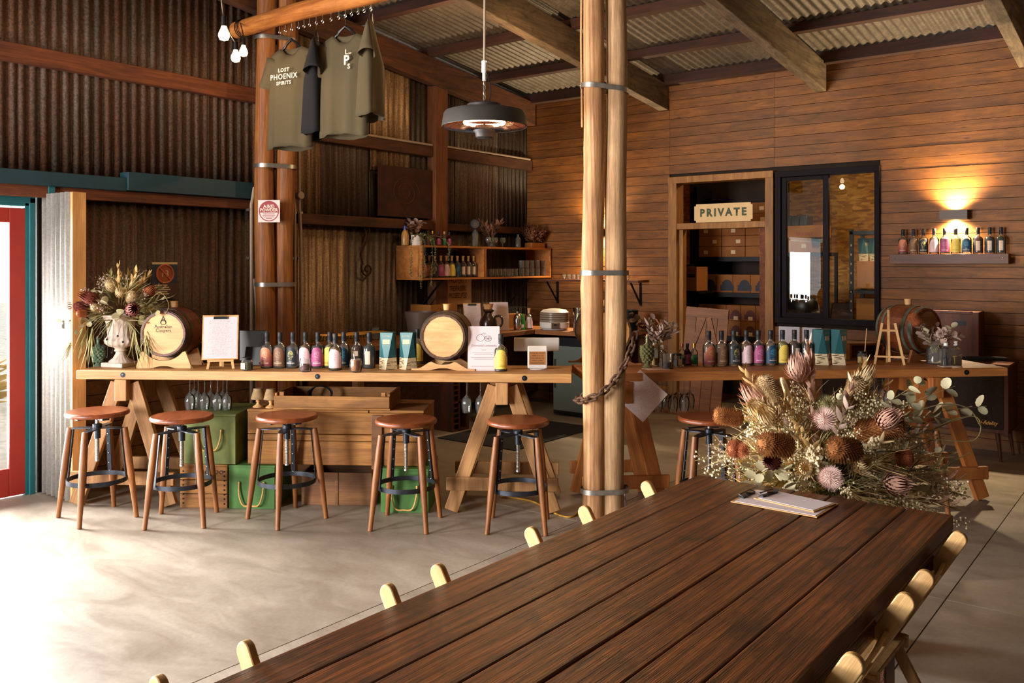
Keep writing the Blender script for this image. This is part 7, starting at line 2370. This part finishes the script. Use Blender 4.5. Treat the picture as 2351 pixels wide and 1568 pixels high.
# long wild tendrils at the edges
b = MB()
for L_ in [[(1990, 1000), (2100, 1010), (2190, 1015), (2215, 985), (2205, 962), (2160, 975), (2110, 1000)], [(2010, 960), (2110, 930), (2180, 940), (2215, 985)], [(2030, 980), (2100, 980), (2150, 965), (2190, 960)], [(1760, 985), (1690, 975), (1640, 1010), (1615, 1050)], [(1800, 1060), (1700, 1080), (1640, 1070), (1612, 1080)], [(1960, 1090), (2080, 1090), (2150, 1060), (2190, 1045)]]:
    P_ = [CORE * 0 + Vector((0.7912, 0.6115, 0)) * ((u_ - 1905) * 0.00172) + Vector((0, 0, 1.6 - (v_ - 606) * 0.00172)) + FWD * (0.25 - 0.1 * i_ / 6) for i_, (u_, v_) in enumerate(L_)]
    b.tube(catmull(P_, 5), 0.0022, 5)
o = b.build('tendrils', FL['stem'], bq_); o['kind'] = 'stuff'


# ---------- arrangement in the urn
UB = thing('dried_bouquet', 'bushy dried bouquet of proteas, grasses and round leaves in the white urn', 'flowers', (URN.x, URN.y, URN.z + 0.30))
CORE = Vector((0, 0, 0.06))
side = Vector((0.83, 0.56, 0)); FWD = Vector((0.56, -0.83, 0))
def loc_u(u_, v_, f=0.0): return side * ((u_ - 280) * 0.00298) + Vector((0, 0, (725 - v_) * 0.00298)) + FWD * f
for u_, v_, f, L_, kd in ((240, 668, 0.16, 0.14, 'red'), (202, 688, 0.1, 0.13, 'red'), (338, 692, 0.18, 0.14, 'red'), (300, 655, 0.12, 0.10, 'cream'), (352, 655, 0.04, 0.11, 'rust'), (270, 640, 0.08, 0.10, 'cream')):
    p = loc_u(u_, v_, f); d = out(p, 0.25); protea(UB, p - d.normalized() * L_ * 0.5, d, L_, kd, 0.5, 4, 11)
for u_, v_, f, L_, r_, kd in ((330, 668, 0.15, 0.13, 0.032, 'beige'), (258, 690, 0.17, 0.09, 0.028, 'beige'), (222, 702, 0.17, 0.07, 0.025, 'rust')):
    p = loc_u(u_, v_, f); d = out(p, 0.2); banksia(UB, p - d.normalized() * L_ * 0.4, d, L_, r_, kd, spikes=260)
for a, b__, n_, s_, kd in (((260, 690), (245, 640), 7, 0.026, 'euc'), ((270, 700), (160, 712), 8, 0.026, 'euc'), ((290, 700), (305, 705), 8, 0.028, 'euc'), ((270, 690), (268, 680), 6, 0.028, 'euc'), ((330, 690), (390, 690), 7, 0.026, 'green'), ((300, 700), (370, 720), 6, 0.022, 'green'), ((250, 700), (200, 735), 7, 0.02, 'euc')):
    p = loc_u(*a, 0.05); e_ = loc_u(*b__, 0.14); leafy(UB, p, e_ - p, max(0.14, (e_ - p).length), n_, s_, kd, 'disc', 0.1)
for u_, v_, kd in ((325, 605, 'straw'), (340, 612, 'straw'), (205, 645, 'olive'), (245, 612, 'olive'), (180, 655, 'olive'), (285, 600, 'straw'), (365, 640, 'olive'), (395, 665, 'green'), (170, 690, 'olive'), (300, 610, 'green')):
    p = loc_u(280, 705, 0.02); e_ = loc_u(u_, v_, rnd.uniform(-0.05, 0.08)); leafy(UB, p + (e_ - p) * 0.2, e_ - p, (e_ - p).length * 0.85, 16, 0.07, kd, 'lance', 0.05, 0.0026, 'stem', 0.5)
def cloud_u(n, r0, r1, emin=-0.3, emax=1.4):
    out_ = []
    for k in range(n):
        a = rnd.uniform(-PI, PI); e = rnd.uniform(emin, emax)
        d = side * math.sin(a) * math.cos(e) * 1.1 + FWD * math.cos(a) * math.cos(e) * 0.7 + Vector((0, 0, 1)) * math.sin(e)
        out_.append((CORE + d * rnd.uniform(r0, r1), d))
    return out_
sprays(UB, 'brown_berries', cloud_u(14, 0.1, 0.22), 'mauve', 0.18, 18, 0.005)
blades(UB, 'fine_grasses', cloud_u(30, 0.08, 0.2), 'olive', 0.17, 13, 0.0026, 0.6)
blades(UB, 'straw_grasses', cloud_u(20, 0.1, 0.22), 'green', 0.17, 12, 0.0022, 0.5)
hangs = [(loc_u(u_, 735, 0.10), Vector((0, 0, -1)) + side * s_ + FWD * 0.3) for u_, s_ in ((210, -0.3), (222, -0.1), (232, 0.05), (200, -0.4), (345, 0.3), (330, 0.1), (360, 0.2))]
blades(UB, 'hanging_foliage', hangs, 'green', 0.26, 12, 0.0034, 0.22, 0.1)
b = MB()
for u_, v_ in ((268, 745), (275, 760), (262, 775), (300, 752), (312, 765), (282, 790), (270, 800), (255, 755)):
    b.ball(loc_u(u_, v_ , 0.155 if v_ < 770 else 0.125), 0.008, 7, 5); b.tube([loc_u(u_ + 6, 725, 0.14), loc_u(u_, v_, 0.15 if v_ < 770 else 0.12)], 0.0012, 4)
o = b.build('dark_berries', FL['black'], UB); o['kind'] = 'stuff'
b = MB(); b.tube(catmull([loc_u(350, 690, 0.1), loc_u(390, 655, 0.12), loc_u(412, 680, 0.12), loc_u(405, 705, 0.12)], 6), 0.002, 5); o = b.build('tendril', FL['stem'], UB)


# ---------- small vases of dried leaves
def vase_bunch(name, label, loc, vase, kinds, n, L, size, spread=0.9, shape='disc', lean=(0, 0, 0), extra=None, lv=9):
    t = thing(name, label, 'flowers', loc)
    hv = 0.0
    if vase:
        r_, h_ = vase
        b = MB(); b.lathe([(0, 0), (r_ * 0.9, 0), (r_, 0.005), (r_, h_ * 0.7), (r_ * 0.6, h_ * 0.9), (r_ * 0.65, h_), (r_ * 0.58, h_), (r_ * 0.53, h_ * 0.9), (r_ * 0.94, h_ * 0.68), (r_ * 0.94, 0.008), (0, 0.007)], 18)
        b.build('vase', MT['clear'], t)
        hv = h_
    for k in range(n):
        a = 2 * PI * k / n + rnd.uniform(-0.4, 0.4); s = rnd.uniform(0.2, spread)
        d = Vector((math.cos(a) * s, math.sin(a) * s, 1)) + Vector(lean)
        leafy(t, (0.3 * (vase[0] if vase else 0.02) * math.cos(a), 0.3 * (vase[0] if vase else 0.02) * math.sin(a), hv * 0.55 if vase else 0.0), d, L * rnd.uniform(0.75, 1.1), lv, size, rnd.choice(kinds), shape, 0.2, 0.002)
    if extra: extra(t, hv)
    return t
vase_bunch('vase_of_leaves', 'bunch of mauve dried leaves in a bottle beside the posts on the brown counter', (-3.013, 5.551, 0.9), (0.035, 0.15), ['mauve', 'mauve', 'brown'], 8, 0.34, 0.026, 0.55, 'disc', (0.14, 0.06, 0),
           lambda t, h: [leafy(t, (0, 0, h * 0.6), (0.5 * math.cos(a) + 0.2, 0.5 * math.sin(a), 1), 0.28, 14, 0.085, 'mauve', 'lance', 0.3, 0.002) for a in (0.3, 1.5, 2.9, 4.2, 5.2)], 10)
vase_bunch('vase_of_leaves', 'jar of pale dried leaves and one banksia in front of the reddish cask', (-1.426, 6.689, 0.9), (0.055, 0.145), ['mauve', 'euc', 'mauve'], 9, 0.27, 0.026, 0.75, 'disc', (0.0, 0.0, 0),
           lambda t, h: [banksia(t, (-0.09, -0.06, 0.27), (-0.35, -0.3, 0.6), 0.10, 0.035, 'rust', spikes=240)] + [leafy(t, (0, 0, h * 0.6), (0.6 * math.cos(a), 0.6 * math.sin(a), 1), 0.22, 10, 0.075, 'mauve', 'lance', 0.3, 0.002) for a in (0.3, 2.0, 4.0, 5.4)], 10)
vase_bunch('vase_of_leaves', 'small bunch of brown round leaves at the plant end of the wall shelf', (-6.2, 6.386, ZS), (0.025, 0.12), ['brown', 'mauve', 'brown'], 8, 0.26, 0.028, 0.8, 'disc', (0.15, -0.1, 0), None, 9)
t = vase_bunch('dried_leaves', 'spray of dark reddish dried leaves behind the tasting glasses', (-6.08, 7.496, ZS), (0.03, 0.10), ['darkred', 'brown'], 10, 0.27, 0.10, 0.6, 'lance', (0, 0, 0), None, 16)
t = vase_bunch('dried_leaves', 'dried brown sprays in the planter box by the board wall', (PLANTER[0], PLANTER[1] - 0.03, PLANTER[2] + 0.062), None, ['darkred', 'brown'], 12, 0.26, 0.07, 1.0, 'lance', (0, -0.25, 0), None, 14)
sprays(t, 'brown_blossoms', [((0, rnd.uniform(-0.1, 0.12), 0.0), (rnd.uniform(-0.5, 0.6), rnd.uniform(-0.6, 0.6), 1)) for k in range(26)], 'brown', 0.2, 40, 0.008, False, 'darkred')
# trailing plant in a cream pot
tp = thing('trailing_plant', 'trailing green plant in a cream pot spilling over the wall shelf end', 'plant', (-6.10, 6.345, ZS))
b = MB(); b.lathe([(0, 0), (0.05, 0), (0.062, 0.10), (0.058, 0.10), (0.05, 0.01), (0, 0.01)], 20); b.build('pot', MT['urn'], tp)
FL['plantleaf'] = plain('plant_leaf', '#7d7c52', 0.8, 0, 0.25, 14)
LF['plant'] = disc_mesh('leaf', FL['plantleaf'], elong=1.4)
for k in range(7):
    a = rnd.uniform(0, 2 * PI)
    leafy(tp, (0.02 * math.cos(a), 0.02 * math.sin(a), 0.09), (math.cos(a), math.sin(a), 0.6), 0.12, 12, 0.012, 'plant', 'disc', 0.5)
tb_ = MB()
for x0, y0, L_ in ((0.15, -0.10, 0.42), (0.155, -0.06, 0.30), (0.15, 0.05, 0.40), (0.152, 0.09, 0.27), (0.15, 0.30, 0.14), (0.10, -0.19, 0.30)):
    pts_ = catmull([(0.03, y0 * 0.3, 0.10), (0.1, y0 * 0.7, 0.09), (x0, y0, 0.02), (x0 + 0.004, y0 + 0.01, -L_ * 0.4), (x0, y0 - 0.005, -L_ * 0.75), (x0, y0, -L_)], 6)
    sb__ = MB(); sb__.tube(pts_, 0.0016, 5); s = sb__.build('trailing_stem', FL['stem'], tp)
    vl = MB()
    for i in range(4, len(pts_)):
        for j in range(4):
            d = Vector((rnd.uniform(0.0, 1), rnd.uniform(-1, 1), rnd.uniform(-0.8, 0.5))).normalized(); M_ = orient(d).to_4x4(); M_.translation = pts_[i]
            r_ = rnd.uniform(0.007, 0.012)
            vl.add([M_ @ Vector(p) for p in ((0, 0, 0), (r_, r_, 0.002), (0, 2.2 * r_, 0), (-r_, r_, 0.002))], [(0, 1, 2, 3)])
    o = vl.build('small_leaves', FL['plantleaf'], s, smooth=0); o['kind'] = 'stuff'
